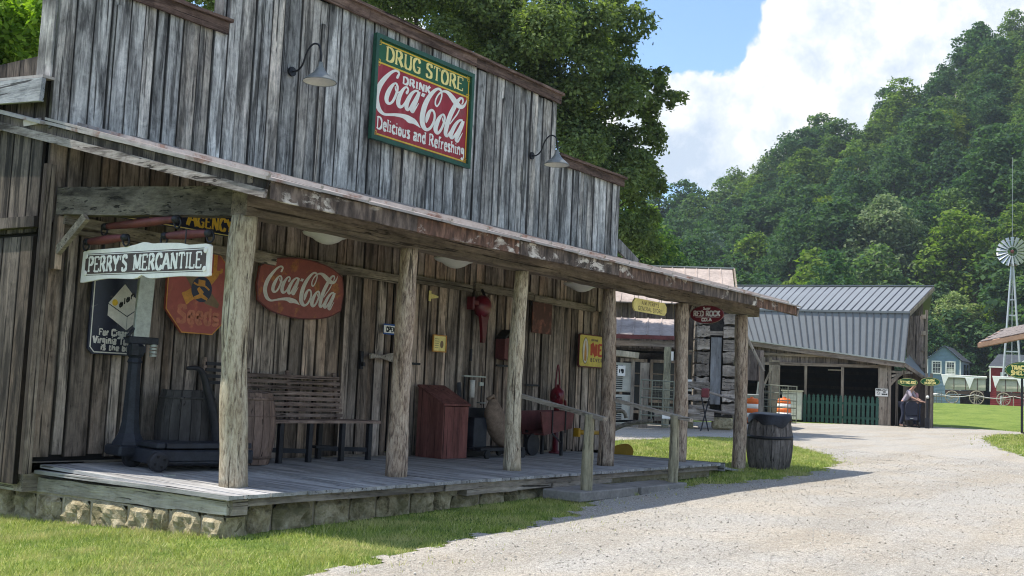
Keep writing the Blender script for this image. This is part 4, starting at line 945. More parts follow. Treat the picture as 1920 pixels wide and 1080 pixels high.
# red oval-ended cola sign
t_ = thing('cola_oval_sign', 'faded red barrel-shaped cola sign on the wall beside the first post', 'sign', (9.20, 9.41, 1.99))
poly = catmull([(-0.66, 0.19), (-0.42, 0.30), (0.0, 0.345), (0.42, 0.30), (0.66, 0.20)], 6) + [(0.69, 0.0)] + catmull([(0.66, -0.20), (0.42, -0.30), (0.0, -0.345), (-0.42, -0.30), (-0.66, -0.19)], 6) + [(-0.69, 0.0)]
MB().prism(poly, 0.0, -0.03).build('panel', M['orangered'], t_)
rim = MB(); pr = poly + [poly[0]]; ribbon(rim, pr, [0.014] * len(pr), -0.0315); rim.build('rim', M['reddark'], t_)
s_ = MB(); script(s_, 0.0, 0.01, 1.14, 0.42, -0.033); s_.build('script_lettering', M['whitew'], t_)

# octagonal seed sign
t_ = thing('octagon_seed_sign', 'orange red octagonal seed sign hanging left of the first post', 'sign', (7.73, 9.41, 1.82))
oc = [(-0.42, -0.22), (-0.20, -0.45), (0.20, -0.45), (0.42, -0.24), (0.42, 0.24), (0.20, 0.45), (-0.20, 0.45), (-0.42, 0.24)]
MB().prism(oc, 0.0, -0.03).build('panel', M['octred'], t_)
rim = MB(); pr = [(a * 0.985, b * 0.985) for a, b in oc]; pr = pr + [pr[0], pr[1]]; ribbon(rim, pr[:-1], [0.012] * (len(pr) - 1), -0.0315); rim.build('rim', M['gold'], t_)
q = MB(); ribbon(q, catmull([(-0.20, -0.10), (-0.12, -0.05), (0.05, 0.06), (0.22, 0.22)], 4), [0.13, 0.14, 0.13, 0.12, 0.12, 0.12, 0.12, 0.12, 0.12, 0.10, 0.09, 0.08, 0.06][:13], -0.032); q.build('corn_ear', M['gold'], t_)
q = MB(); ribbon(q, [(-0.22, 0.20), (-0.05, 0.06), (0.12, -0.07), (0.26, -0.14)], [0.05, 0.14, 0.14, 0.05], -0.0325); q.build('leaf_print', M['olive'], t_)
MB().prism(ellipse(0.135, 0.135, 28, 0.02, 0.02), -0.031, -0.034).build('round_badge', M['navy2'], t_)
q = MB(); ribbon(q, catmull([(-0.09, 0.08), (-0.03, 0.06), (0.05, 0.06), (0.12, 0.02)], 3), [0.02] * 10, -0.0345); ribbon(q, [(-0.03, 0.09), (0.06, 0.09)], [0.06, 0.05], -0.0346); ribbon(q, [(-0.03, 0.03), (0.03, -0.03)], [0.04, 0.06], -0.0347); ribbon(q, [(-0.07, -0.08), (0.02, -0.045), (0.10, -0.08)], [0.035, 0.05, 0.03], -0.0348)
q.build('badge_print', M['gold'], t_)
letters(MB(), 'Seeds'.replace('S', 'S'), -0.27, 0.27, -0.34, 0.17, -0.032, 0.2, 0.16, False, track=0.12).build('lettering', M['faint'], t_)
letters(MB(), 'L', 0.16, 0.28, 0.22, 0.19, -0.032, 0.3, 0.16, True).build('lettering', M['gold'], t_)

# tobacco sign
t_ = thing('tobacco_sign', 'dark navy tobacco sign with a tilted pale packet behind the tall scale', 'sign', (6.80, 9.43, 1.50))
w2, h2 = 0.33, 0.40
rr = [(-w2 + 0.05, -h2), (w2 - 0.05, -h2), (w2, -h2 + 0.05), (w2, h2 - 0.05), (w2 - 0.05, h2), (-w2 + 0.05, h2), (-w2, h2 - 0.05), (-w2, -h2 + 0.05)]
MB().prism(rr, 0.0, -0.02).build('panel', M['navy'], t_)
q = MB(); pr = [(a * 0.93, b * 0.95) for a, b in rr]; pr = pr + [pr[0]]; ribbon(q, pr, [0.012] * len(pr), -0.0215); q.build('white_line', M['whitew'], t_)
MB().prism([(-0.14, 0.10), (0.08, -0.01), (0.24, 0.10), (0.03, 0.30)], -0.021, -0.024).build('packet_top', M['whitew'], t_)
MB().prism([(-0.14, 0.09), (0.08, -0.02), (0.08, -0.15), (-0.14, -0.02)], -0.021, -0.0235).build('packet_side', M['whitew'], t_)
MB().prism([(0.085, -0.02), (0.24, 0.09), (0.24, -0.02), (0.085, -0.15)], -0.021, -0.023).build('packet_side', M['whitew'], t_)
MB().prism(ellipse(0.032, 0.032, 16, -0.07, 0.11), -0.0245, -0.026).build('yellow_seal', M['yellow'], t_)
q = MB(); letters(q, 'Salem'.replace('m', 'n') if False else 'olon', -0.02, 0.15, 0.06, 0.06, -0.0255, 0.2, 0.14, False, slope=0.75); q.build('packet_print', M['black'], t_)
q = MB()
letters(q, 'For Cigarettes', -0.22, 0.26, -0.215, 0.062, -0.0215, 0.26, 0.18, False, track=0.12)
letters(q, 'Virginia Tobacco', -0.28, 0.29, -0.295, 0.068, -0.0215, 0.26, 0.18, False, track=0.12)
letters(q, 'is the best', -0.19, 0.2, -0.355, 0.05, -0.0215, 0.26, 0.18, False, track=0.12)
q.build('lettering', M['whitew'], t_)

# express agency board
t_ = thing('express_agency_sign', 'navy board with yellow express agency lettering up under the porch beam', 'sign', (7.36, 9.38, 2.56))
panel(1.62, 0.25, 0.0, -0.03).build('panel', M['navy2'], t_)
frame(-0.80, 0.80, -0.118, 0.118, 0.010, -0.03, -0.034).build('gold_border', M['cream'], t_)
q = MB(); letters(q, 'E', -0.72, -0.64, -0.075, 0.16, -0.0345, 0.24, 0.1, True); letters(q, 'XPRESS', -0.63, -0.12 + 0.1, -0.075, 0.13, -0.0345, 0.24, 0.1, True, track=0.12)
letters(q, 'A', 0.12, 0.24, -0.075, 0.17, -0.0345, 0.24, 0.1, True); letters(q, 'GENCY', 0.25, 0.72, -0.075, 0.13, -0.0345, 0.24, 0.1, True, track=0.12)
q.build('lettering', M['yellow'], t_)

# hanging name board and the singletrees above it (across the porch end)
RZL = -math.pi / 2
t_ = thing('mercantile_sign', 'white bordered brown name board hanging across the porch end', 'sign', (6.30, 8.43, 1.925), RZL)
sw, sh = 0.90, 0.135
top = catmull([(-sw, sh - 0.015), (-sw + 0.06, sh), (-0.62, sh + 0.004), (-0.30, sh + 0.012), (-0.12, sh + 0.03), (0.0, sh + 0.048), (0.12, sh + 0.03), (0.25, sh + 0.03), (0.5, sh + 0.02), (0.62, sh - 0.0), (sw - 0.06, sh + 0.002), (sw, sh - 0.02)], 3)
bot = catmull([(sw + 0.005, -sh + 0.02), (sw - 0.03, -sh - 0.01), (0.5, -sh + 0.0), (0.12, -sh - 0.012), (0.0, -sh + 0.02), (-0.12, -sh - 0.012), (-0.5, -sh), (-sw + 0.05, -sh - 0.03), (-sw - 0.01, -sh - 0.03)], 3)
MB().prism(top + bot, 0.012, -0.012).build('board', M['white'], t_)
MB().prism([(-sw + 0.05, -0.088), (sw - 0.05, -0.088), (sw - 0.05, 0.088), (-sw + 0.05, 0.088)], -0.012, -0.015).build('brown_field', M['brownp'], t_)
q = MB(); seg(q, -sw + 0.07, 0.1, sw - 0.07, 0.1, 0.006, -0.0135); seg(q, -sw + 0.07, -0.1, sw - 0.07, -0.1, 0.006, -0.0135); q.build('dark_line', M['brownp'], t_)
q = MB()
for sx in (-1, 1):
    for sz in (-1, 1): q.lathe([(0.026, -0.016), (0.020, -0.021)], c=(sx * (sw - 0.06), 0, sz * 0.08), axis='Y', n=14)
q.build('corner_boss', M['white'], t_)
q = MB(); letters(q, "PERRY'S", -0.80, -0.22, -0.070, 0.14, -0.0162, 0.19, 0.12, True, track=0.12); letters(q, 'MERCANTILE', -0.13, 0.80, -0.070, 0.14, -0.0162, 0.19, 0.12, True, track=0.12); q.build('lettering', M['white'], t_)
for sx in (-0.6, 0.55):
    MB().tube([(sx, 0, sh), (sx, 0, 0.28)], 0.006, 6).build('hanger_wire', M['iron'], t_)
def singletree(loc, L, label, dz=0.0):
    t2 = thing('singletree', label, 'singletree', loc, RZL, 'red singletrees above the name board')
    m = MB(); pts = [(-L / 2 + L * i / 10, 0, dz * (i / 10 - 0.5)) for i in range(11)]; m.tube(pts, [0.026 + 0.016 * math.sin(math.pi * i / 10) for i in range(11)], 10); m.build('red_bar', M['reddark'], t2, smooth=True)
    for sx in (-1, 1):
        c = (sx * L / 2, 0, dz * sx * 0.5 - 0.035); ring = [(c[0] + 0.045 * math.cos(a) , 0.0, c[2] + 0.045 * math.sin(a)) for a in np.linspace(0, 6.283, 15)[:-1]]
        MB().tube(ring, 0.009, 6, close=True).build('iron_ring', M['iron'], t2, smooth=True)
        MB().lathe([(0.034, -0.03), (0.034, 0.03)], c=(sx * (L / 2 - 0.02), 0, dz * sx * 0.5), axis='X', n=10).build('iron_ferrule', M['iron'], t2, smooth=True)
singletree((6.34, 8.58, 2.295), 1.05, 'longest red singletree, hung topmost under the end beam', 0.02)
singletree((6.28, 8.98, 2.15), 0.60, 'short red singletree with iron rings, left above the name board', 0.02)
singletree((6.36, 7.94, 2.165), 0.62, 'short red singletree hung right of the long one', 0.0)

# small signs and fittings along the wall
t_ = thing('open_sign', 'small white open sign with blue edges on the board door', 'sign', (10.85, 9.44, 1.635))
panel(0.265, 0.135, 0, -0.008).build('panel', M['bluep'], t_); panel(0.265, 0.095, -0.008, -0.010).build('white_field', M['white'], t_)
letters(MB(), 'OPEN', -0.085, 0.085, -0.032, 0.062, -0.0105, 0.30, 0.2, False, track=0.14).build('lettering', M['black'], t_)
t_ = thing('carved_pointer', 'pale carved wooden paddle pointer fixed on the door at handle height', 'paddle', (10.73, 9.42, 1.28))
MB().prism(catmull([(-0.27, -0.035), (-0.26, 0.03), (-0.08, 0.012), (0.02, 0.035), (0.14, 0.055), (0.25, 0.05), (0.255, -0.04), (0.15, -0.058), (0.03, -0.04), (-0.1, -0.022), (-0.27, -0.035)], 3)[:-1], 0.0, -0.03).build('paddle_board', W['rail'], t_)
t_ = thing('yellow_notice', 'small framed yellow notice on the wall right of the second post', 'notice', (11.86, 9.44, 1.515))
frame(-0.145, 0.145, -0.115, 0.115, 0.014, 0, -0.02).build('frame', M['gold'], t_); panel(0.27, 0.205, 0, -0.010).build('sheet', M['cream'], t_)
MB().prism(ellipse(0.035, 0.05, 16, 0.05, -0.01), -0.010, -0.012).build('emblem', M['olive'], t_)
q = MB(); [seg(q, -0.10, 0.06 - 0.03 * i, -0.02, 0.06 - 0.03 * i, 0.006, -0.0112) for i in range(5)]; q.build('print_lines', M['olive'], t_)
# big dark red bell-shaped wall ornament
t_ = thing('red_pump_head', 'dark red cast iron pump head and long handle hung on the wall', 'pump head', (12.70, 9.36, 2.09))
q = MB().lathe([(0.02, -0.10), (0.10, -0.09), (0.15, -0.05), (0.165, 0.0), (0.15, 0.05)], axis='Y', n=26); q.build('round_body', M['redp'], t_, smooth=True)
q = MB().box((-0.24, -0.02, 0.03), (0.14, 0.10, 0.07)); q.box((-0.30, -0.02, 0.02), (0.05, 0.12, 0.18)); q.build('side_bracket', M['redp'], t_, bevel=0.01)
MB().prism(catmull([(-0.10, -0.08), (0.10, -0.08), (0.075, -0.25), (0.055, -0.42), (0.035, -0.50), (-0.02, -0.51), (-0.03, -0.42), (-0.055, -0.25), (-0.10, -0.08)], 3)[:-1], 0.0, -0.05).build('long_handle', M['redp'], t_)
MB().tube([(0, -0.04, 0.13), (0, 0.02, 0.24)], 0.02, 8).build('hook', M['iron'], t_)
# house-shaped box
t_ = thing('house_shaped_box', 'small brown house-shaped wall box with a gable top', 'wall box', (13.40, 9.42, 1.56))
MB().prism([(-0.11, -0.20), (0.20, -0.20), (0.20, 0.13), (0.06, 0.22), (-0.11, 0.12)], 0.0, -0.13).build('box_body', M['rust'], t_)
MB().prism([(-0.22, -0.18), (-0.11, -0.20), (-0.11, 0.12), (-0.22, 0.11)], 0.02, -0.14).build('paper_front', M['reddark'], t_)
q = MB().bar((-0.24, -0.07, 0.11), (-0.07, -0.07, 0.235), 0.18, 0.02); q.bar((-0.07, -0.07, 0.235), (0.24, -0.07, 0.12), 0.18, 0.02); q.build('roof', M['black'], t_)
MB().box((0.08, -0.135, -0.06), (0.07, 0.02, 0.12)).build('opening', M['dark'], t_)
t_ = thing('rusty_plate', 'plain square rust brown sheet metal plate on the wall', 'metal plate', (14.34, 9.43, 2.05))
panel(0.54, 0.47, 0, -0.012).build('sheet', M['rust'], t_)
# yellow soft drink sign
t_ = thing('yellow_soda_sign', 'yellow soda sign with red capital letters and an oval bottle print', 'sign', (16.0, 9.42, 1.625))
rr = [(-0.58, -0.25), (-0.54, -0.27), (0.56, -0.27), (0.60, -0.25), (0.60, 0.25), (0.56, 0.27), (-0.54, 0.27), (-0.58, 0.25)]
MB().prism(rr, 0.0, -0.025).build('edge', M['reddark'], t_); MB().prism([(a * 0.97, b * 0.93) for a, b in rr], -0.025, -0.028).build('panel', M['nehi'], t_)
MB().prism(ellipse(0.095, 0.215, 28, -0.39, 0), -0.028, -0.030).build('oval_ring', M['olive'], t_); MB().prism(ellipse(0.083, 0.20, 28, -0.39, 0), -0.030, -0.0315).build('oval_field', M['whitew'], t_)
MB().prism(catmull([(-0.42, -0.16), (-0.36, -0.16), (-0.358, -0.02), (-0.375, 0.08), (-0.38, 0.15), (-0.40, 0.15), (-0.405, 0.08), (-0.422, -0.02), (-0.42, -0.16)], 3)[:-1], -0.0315, -0.033).build('bottle_print', M['gold'], t_)
letters(MB(), 'DRINK', -0.22, 0.0, 0.165, 0.032, -0.0285, 0.3, 0.2, False, shear=0.3).build('lettering', M['olive'], t_)
letters(MB(), 'NEHI', -0.22, 0.50, -0.07, 0.19, -0.0285, 0.34, 0.19, False, track=0.14).build('lettering', M['nehir'], t_)
letters(MB(), 'BEVERAGES', -0.22, 0.50, -0.17, 0.055, -0.0285, 0.3, 0.2, False, track=0.5).build('lettering', M['olive'], t_)
# yellow general store board hung below the eave beam
t_ = thing('general_store_sign', 'small yellow chamfered general store board hung under the eave beam', 'sign', (14.08, 7.44, 2.19))
MB().prism([(-0.50, -0.04), (-0.44, -0.09), (0.44, -0.09), (0.50, -0.04), (0.50, 0.04), (0.44, 0.09), (-0.44, 0.09), (-0.50, 0.04)], 0.01, -0.012).build('board', M['nehi'] if False else M['cream'], t_)
q = MB(); letters(q, "A.M. PERRY'S", -0.26, 0.26, 0.012, 0.055, -0.0126, 0.14, 0.10, False, track=0.14); letters(q, 'GENERAL STORE', -0.36, 0.36, -0.068, 0.055, -0.0126, 0.14, 0.10, False, track=0.14); q.build('lettering', M['olive'], t_)
for sx in (-0.35, 0.35): MB().tube([(sx, 0, 0.09), (sx, 0, 0.17)], 0.004, 5).build('hanger', M['iron'], t_)
# oval cola sign on a bracket, across the walk
t_ = thing('red_rock_sign', 'dark red oval cola sign projecting from the fifth post', 'sign', (15.40, 7.17, 2.19), RZL)
MB().prism(ellipse(0.27, 0.135, 36), 0.012, -0.012).build('oval_panel', M['redp'], t_)
rim = MB(); pr = ellipse(0.262, 0.128, 36); pr = pr + [pr[0]]; ribbon(rim, pr, [0.007] * len(pr), -0.0128); rim.build('rim', M['reddark'], t_)
q = MB(); letters(q, 'Enjoy'.replace('j', 'i').replace('y', 'u') if False else 'Super', -0.06, 0.06, 0.075, 0.035, -0.0128, 0.22, 0.16, False); letters(q, 'RED ROCK', -0.215, 0.215, -0.025, 0.078, -0.0128, 0.24, 0.12, True, track=0.08); seg(q, -0.18, -0.04, 0.21, -0.04, 0.005, -0.0129); letters(q, 'COLA', -0.08, 0.08, -0.10, 0.045, -0.0128, 0.26, 0.18, False); q.build('lettering', M['whitew'], t_)
MB().box((-0.315, 0, 0.0), (0.02, 0.03, 0.30)).build('bracket_bar', M['redp'], t_)

# ------------------------------------------------------------------ things on the porch
DZ = lambda x, y: deck_z(x, y) + 0.002
# tall platform scale
t_ = thing('platform_scale', 'blue black cast iron platform scale on wheels with a tall column', 'scale', (6.95, 8.75, DZ(6.95, 8.8)), -0.22)
m = MB(); m.box((0.28, 0.02, 0.13), (1.02, 0.52, 0.13)); m.box((0.28, -0.245, 0.14), (0.98, 0.02, 0.10)); m.box((0.28, 0.02, 0.062), (0.86, 0.40, 0.03)); m.build('bed_frame', M['scale'], t_, bevel=0.012)
for i in range(3): MB().box((0.33, -0.15 + 0.17 * i, 0.235), (0.88, 0.163, 0.05)).build('platform_board', M['scale'], t_, bevel=0.005)
MB().box((-0.16, 0.02, 0.235), (0.08, 0.5, 0.052)).build('nose_casting', M['scale'], t_, bevel=0.01)
for (wx, wy) in ((-0.20, -0.26), (0.60, -0.26), (-0.20, 0.30), (0.60, 0.30)):
    wl = MB().lathe([(0.03, -0.035), (0.075, -0.035), (0.092, -0.028), (0.092, 0.028), (0.075, 0.035), (0.03, 0.035)], c=(wx, wy, 0.092), axis='Y', n=18).build('wheel', M['iron'], t_, smooth=False)
    for k_ in range(4): a = k_ * math.pi / 2 + 0.4; MB().box((wx + 0.05 * math.cos(a), wy - 0.037, 0.092 + 0.05 * math.sin(a)), (0.022, 0.006, 0.022)).build('wheel_hole', M['dark'], wl)
m = MB().lathe([(0.17, 0.19), (0.165, 0.22), (0.14, 0.26), (0.105, 0.32), (0.085, 0.42), (0.07, 0.75), (0.062, 0.98), (0.075, 1.0), (0.06, 1.04), (0.085, 1.07), (0.09, 1.15), (0.06, 1.18)], c=(-0.20, 0.40, 0), n=8); m.build('column', M['scale'], t_)
MB().box((-0.20, 0.36, 0.16), (0.36, 0.36, 0.10)).build('column_foot', M['scale'], t_, bevel=0.02)
m = MB().box((-0.14, 0.40, 1.21), (0.30, 0.10, 0.07)); m.box((-0.24, 0.36, 1.12), (0.07, 0.09, 0.12)); m.tube([(-0.30, 0.38, 1.24), (-0.24, 0.38, 1.32), (-0.14, 0.38, 1.30)], 0.02, 8); m.build('beam_head', M['scale'], t_, bevel=0.008)
for i in range(4): MB().lathe([(0.035, 0), (0.035, 0.022)], c=(-0.03, 0.38, 1.06 + 0.032 * i), n=14).build('counter_weight', M['galv'], t_)
m = MB().prism3([(-0.245, 0.36, 1.22), (-0.085, 0.36, 1.22), (-0.065, 0.36, 1.88), (-0.225, 0.36, 1.88)], (0, 0.05, 0)); m.build('beam_cover', M['galv'], t_, bevel=0.006)
tag(MB().box((0, 0, 0.012), (0.10, 0.05, 0.024)).build('metal_wedge', M['galv'], None, (6.62, 8.27, 0.018)), 'small grey metal wedge lying on the deck before the scale', 'wedge')

def barrel(name, label, loc, h, r, belly, mat, hoops, n=18, lid=None, rz=0.0, group=None, hoopmat=None):
    t2 = thing(name, label, 'barrel', loc, rz, group)
    K = 8
    for k_ in range(n):
        a0 = 2 * math.pi * (k_ + 0.03) / n; a1 = 2 * math.pi * (k_ + 0.97) / n; vs = []; top = h + jit(0.004)
        for i in range(K + 1):
            u = i / K; rr_ = r + (belly - r) * math.sin(math.pi * u) ** 0.9 + jit(0.002)
            for a in (a0, a1):
                for q_ in (rr_, rr_ - 0.022): vs.append((q_ * math.cos(a), q_ * math.sin(a), top * u))
        fs = []
        for i in range(K):
            a = i * 4; b = a + 4; fs += [(a, a + 2, b + 2, b), (a + 1, b + 1, b + 3, a + 3), (a, b, b + 1, a + 1), (a + 2, a + 3, b + 3, b + 2)]
        fs += [(0, 1, 3, 2), (K * 4, K * 4 + 2, K * 4 + 3, K * 4 + 1)]
        MB().add(vs, fs).build('stave', mat, t2)
    for u0, hw in hoops:
        prof = []
        for dz_ in (-hw / 2, hw / 2):
            u = min(1, max(0, u0 + dz_ / h)); prof.append((r + (belly - r) * math.sin(math.pi * u) ** 0.9 + 0.006, u * h))
        MB().lathe([(prof[0][0] - 0.006, prof[0][1]), prof[0], prof[1], (prof[1][0] - 0.006, prof[1][1])], n=40, cap=False).build('hoop', hoopmat or M['iron'], t2, smooth=True)
    MB().lathe([(r - 0.02, h - 0.05), (r - 0.02, h - 0.03)], n=24).build('barrel_head', mat, t2)
    return t2
barrel('barrel', 'dark grey open barrel behind the platform scale', (7.42, 9.08, DZ(7.4, 9.0)), 0.74, 0.25, 0.30, W['barrelw'], [(0.14, 0.02), (0.9, 0.02)], group='barrels on the porch', hoopmat=W['barrelw'])
barrel('barrel', 'smooth reddish brown barrel half hidden by the first post', (8.17, 9.0, DZ(8.1, 9.0)), 0.74, 0.235, 0.285, W['barrelb'], [(0.10, 0.03), (0.68, 0.012), (0.92, 0.03)], group='barrels on the porch', hoopmat=W['barrelb'])
# curved handle of a walking plough leaning by the barrels
t_ = thing('plough_handle', 'bent dark plough handle standing between the two porch barrels', 'tool', (7.42, 8.72, DZ(7.4, 8.7)))
pts = catmull([(-0.32, 0.0, 0.965), (-0.20, 0.0, 0.97), (-0.12, 0.0, 0.91), (-0.05, 0, 0.74), (0.05, 0, 0.48), (0.10, 0, 0.20), (0.10, 0, 0.0)], 4)
MB().tube(pts, [0.018 + 0.022 * min(1, i / 12) for i in range(len(pts))], 8).build('bent_handle', M['iron'], t_, smooth=True)
for i in range(4): MB().tube([(0.14 + 0.02 * (i % 2), 0.02, 0.80 - i * 0.075), (0.16 + 0.02 * (i % 2), 0.02, 0.74 - i * 0.075)], 0.012, 6).build('chain_link', M['iron'], t_)
# slatted chair back seen left of the first post
t_ = thing('slat_back_chair', 'dark slat back chair peeking out left of the first post', 'chair', (7.98, 9.30, DZ(8, 9.3)))
for i in range(4): MB().box((-0.02, 0.02, 0.82 + 0.065 * i), (0.26, 0.02, 0.035)).build('back_slat', M['iron'], t_)
for sx in (-0.15, 0.12): MB().bar((sx, 0.03, 0), (sx, 0.05, 1.08), 0.035, 0.035).build('leg', W['bench'], t_)
MB().box((-0.02, -0.12, 0.44), (0.36, 0.32, 0.03)).build('seat', W['bench'], t_)
for sx in (-0.15, 0.12): MB().bar((sx, -0.25, 0), (sx, -0.25, 0.43), 0.035, 0.035).build('leg', W['bench'], t_)

# long bench
t_ = thing('slatted_bench', 'long dark bench with a tall horizontal slat back', 'bench', (9.2, 9.18, DZ(9.2, 9.2)))
for i in range(8): MB().bar((-0.80, 0.12 + 0.013 * i, 0.50 + 0.062 * i), (0.70, 0.12 + 0.013 * i, 0.50 + 0.062 * i), 0.028, 0.040, segs=6, j=0.002).build('back_slat', W['bench'], t_)
for sx in (-0.7, -0.1, 0.66): MB().bar((sx, 0.14, 0.42), (sx, 0.26, 1.0), 0.05, 0.03).build('back_post', W['bench'], t_)
for i in range(3): MB().bar((-0.80, -0.24 + 0.115 * i, 0.445), (0.93, -0.24 + 0.115 * i, 0.445), 0.105, 0.032, segs=6, j=0.002).build('seat_board', W['bench'], t_)
for sx in (-0.62, -0.18, 0.34, 0.80):
    MB().box((sx, -0.24, 0.215), (0.055, 0.05, 0.43)).build('leg', M['iron'], t_)
for sx in (-0.60, 0.36):
    MB().box((sx, 0.14, 0.215), (0.06, 0.05, 0.43)).build('leg', M['iron'], t_)
    MB().bar((sx, 0.13, 0.12), (sx + 0.42, -0.23, 0.12), 0.035, 0.05).build('stretcher', M['iron'], t_)
    MB().box((sx, 0.12, 0.14), (0.24, 0.12, 0.03)).build('foot_block', M['iron'], t_)

# slope-topped red box
t_ = thing('slope_top_box', 'reddish brown board box with a sloping lid, beside the second post', 'box', (11.69, 9.18, DZ(11.7, 9.2)), -0.06)
bw, bd = 0.50, 0.44
for i in range(3):
    MB().box((-bw / 2 + bw / 3 * (i + 0.5), -bd / 2, 0.335), (bw / 3 - 0.003, 0.02, 0.67)).build('front_board', M['redbox'], t_)
for sx in (-1, 1): MB().prism3([(sx * bw / 2, -bd / 2, 0.0), (sx * bw / 2, bd / 2, 0.0), (sx * bw / 2, bd / 2, 0.90), (sx * bw / 2, -bd / 2, 0.69)], (-sx * 0.02, 0, 0)).build('side_panel', M['redbox'], t_)
MB().box((0, bd / 2 - 0.012, 0.45), (bw - 0.05, 0.02, 0.88)).build('back_panel', M['redbox'], t_)
MB().prism3([(-bw / 2 - 0.02, -bd / 2 - 0.03, 0.68), (bw / 2 + 0.02, -bd / 2 - 0.03, 0.68), (bw / 2 + 0.02, bd / 2 + 0.01, 0.915), (-bw / 2 - 0.02, bd / 2 + 0.01, 0.915)], (0, 0, 0.025)).build('sloping_lid', M['redbox'], t_)
# hand truck, burlap sack, counter scale behind
t_ = thing('hand_truck', 'dark flat wheeled truck under the burlap sack', 'cart', (12.62, 9.02, DZ(12.6, 9)))
for i in range(3): MB().box((0, -0.13 + 0.13 * i, 0.12), (1.05, 0.12, 0.04)).build('bed_board', M['iron'], t_)
for sx in (-0.42, 0.42):
    for sy in (-0.22, 0.18): MB().lathe([(0.06, -0.015), (0.06, 0.015)], c=(sx, sy, 0.06), axis='Y', n=14).build('wheel', M['iron'], t_)
MB().bar((-0.45, 0.18, 0.12), (-0.52, 0.24, 1.0), 0.05, 0.05).build('upright', M['iron'], t_)
MB().box((-0.30, 0.10, 0.34), (0.30, 0.22, 0.40)).build('dark_crate', M['scale'], t_, bevel=0.01)
def sack():
    vs = []; fs = []; n = 22; N = 16
    for i in range(N + 1):
        u = i / N; prof = math.sin(math.pi * min(1, u * 0.97 + 0.03)) ** 0.45 if 0 < i < N else 0.25
        if u > 0.8: prof *= 0.95 - 0.4 * (u - 0.8)
        z = 0.66 * u
        lx = -0.26 * u - 0.05 * math.sin(u * 3)
        for k_ in range(n):
            th = 2 * math.pi * k_ / n; c_ = math.cos(th); s2 = math.sin(th)
            rx = 0.19 * prof * (1 + 0.04 * math.sin(3 * th + u * 7) + jit(0.012)); ry = 0.13 * prof * (1 + 0.05 * math.sin(4 * th + u * 9))
            vs.append((lx + rx * c_, ry * s2, z))
    for i in range(N):
        for k_ in range(n):
            k2 = (k_ + 1) % n; fs.append((i * n + k_, i * n + k2, (i + 1) * n + k2, (i + 1) * n + k_))
    fs += [tuple(range(n - 1, -1, -1)), tuple(N * n + k_ for k_ in range(n))]
    return MB().add(vs, fs)
t_ = thing('burlap_sack', 'full brown burlap sack slumped on the hand truck', 'sack', (12.80, 8.98, DZ(12.7, 9) + 0.145))
sack().build('sack_body', M['burlap'], t_, smooth=True)
MB().tube([(-0.40, 0.0, 0.64), (-0.33, -0.05, 0.70), (-0.26, 0.0, 0.65)], [0.03, 0.02, 0.03], 8).build('tied_neck', M['burlap'], t_, smooth=True)
t_ = thing('counter_scale', 'small grey beam scale standing behind the sack', 'scale', (12.47, 9.28, DZ(12.4, 9.3)))
MB().box((0, 0, 0.33), (0.42, 0.20, 0.66)).build('stand', M['iron'], t_, bevel=0.01)
MB().box((0.0, 0, 1.09), (0.50, 0.05, 0.018)).build('beam', M['galv'], t_)
MB().lathe([(0.038, 0), (0.038, 0.24)], c=(-0.03, 0, 0.80), n=14).build('cylinder', M['whitew'], t_, smooth=True)
q = MB(); q.bar((-0.21, 0, 0.66), (-0.21, 0, 1.08), 0.02, 0.02); q.bar((0.19, 0, 0.70), (0.19, 0, 1.08), 0.012, 0.012); q.build('upright', M['iron'], t_)
q = MB(); q.lathe([(0.06, 0), (0.065, 0.02)], c=(0.17, -0.02, 0.72), n=14); q.box((0.17, 0, 0.99), (0.09, 0.03, 0.05)); q.build('weight_pan', M['galv'], t_)
MB().tube([(-0.12, -0.02, 1.3), (-0.12, -0.02, 1.46)], 0.02, 8).build('wall_tap', M['iron'], t_)
# red trough cart
t_ = thing('red_trough_cart', 'dull red wooden trough on dark legs near the third post', 'cart', (13.98, 9.05, DZ(14, 9)), 0.0)
MB().prism([(-0.32, 0.30), (-0.42, 0.64), (0.50, 0.66), (0.44, 0.40)], -0.17, -0.19).build('side_board', M['reddark'], t_)
MB().prism([(-0.32, 0.30), (-0.42, 0.64), (0.50, 0.66), (0.44, 0.40)], 0.19, 0.17).build('side_board', M['reddark'], t_)
MB().prism3([(-0.32, -0.17, 0.30), (-0.32, 0.17, 0.30), (0.44, 0.17, 0.40), (0.44, -0.17, 0.40)], (0, 0, 0.02)).build('bottom_board', M['reddark'], t_)
MB().prism3([(0.44, -0.17, 0.41), (0.44, 0.17, 0.41), (0.50, 0.17, 0.66), (0.50, -0.17, 0.66)], (-0.02, 0, 0)).build('end_board', M['reddark'], t_)
for sx, top_ in ((-0.12, 0.64), (0.24, 0.655)): MB().box((sx, -0.20, 0.50), (0.022, 0.012, 0.33)).build('iron_strap', M['iron'], t_)
for sx, sy in ((0.18, -0.18), (0.18, 0.16), (-0.25, 0.16)): MB().bar((sx, sy, 0), (sx, sy, 0.36), 0.04, 0.04).build('leg', M['iron'], t_)
MB().bar((-0.10, -0.18, 0.34), (0.18, -0.18, 0.18), 0.02, 0.02).build('leg_brace', M['iron'], t_)
MB().lathe([(0.03, -0.03), (0.16, -0.02), (0.16, 0.02), (0.03, 0.03)], c=(-0.32, 0, 0.16), axis='Y', n=18).build('wheel', M['iron'], t_)
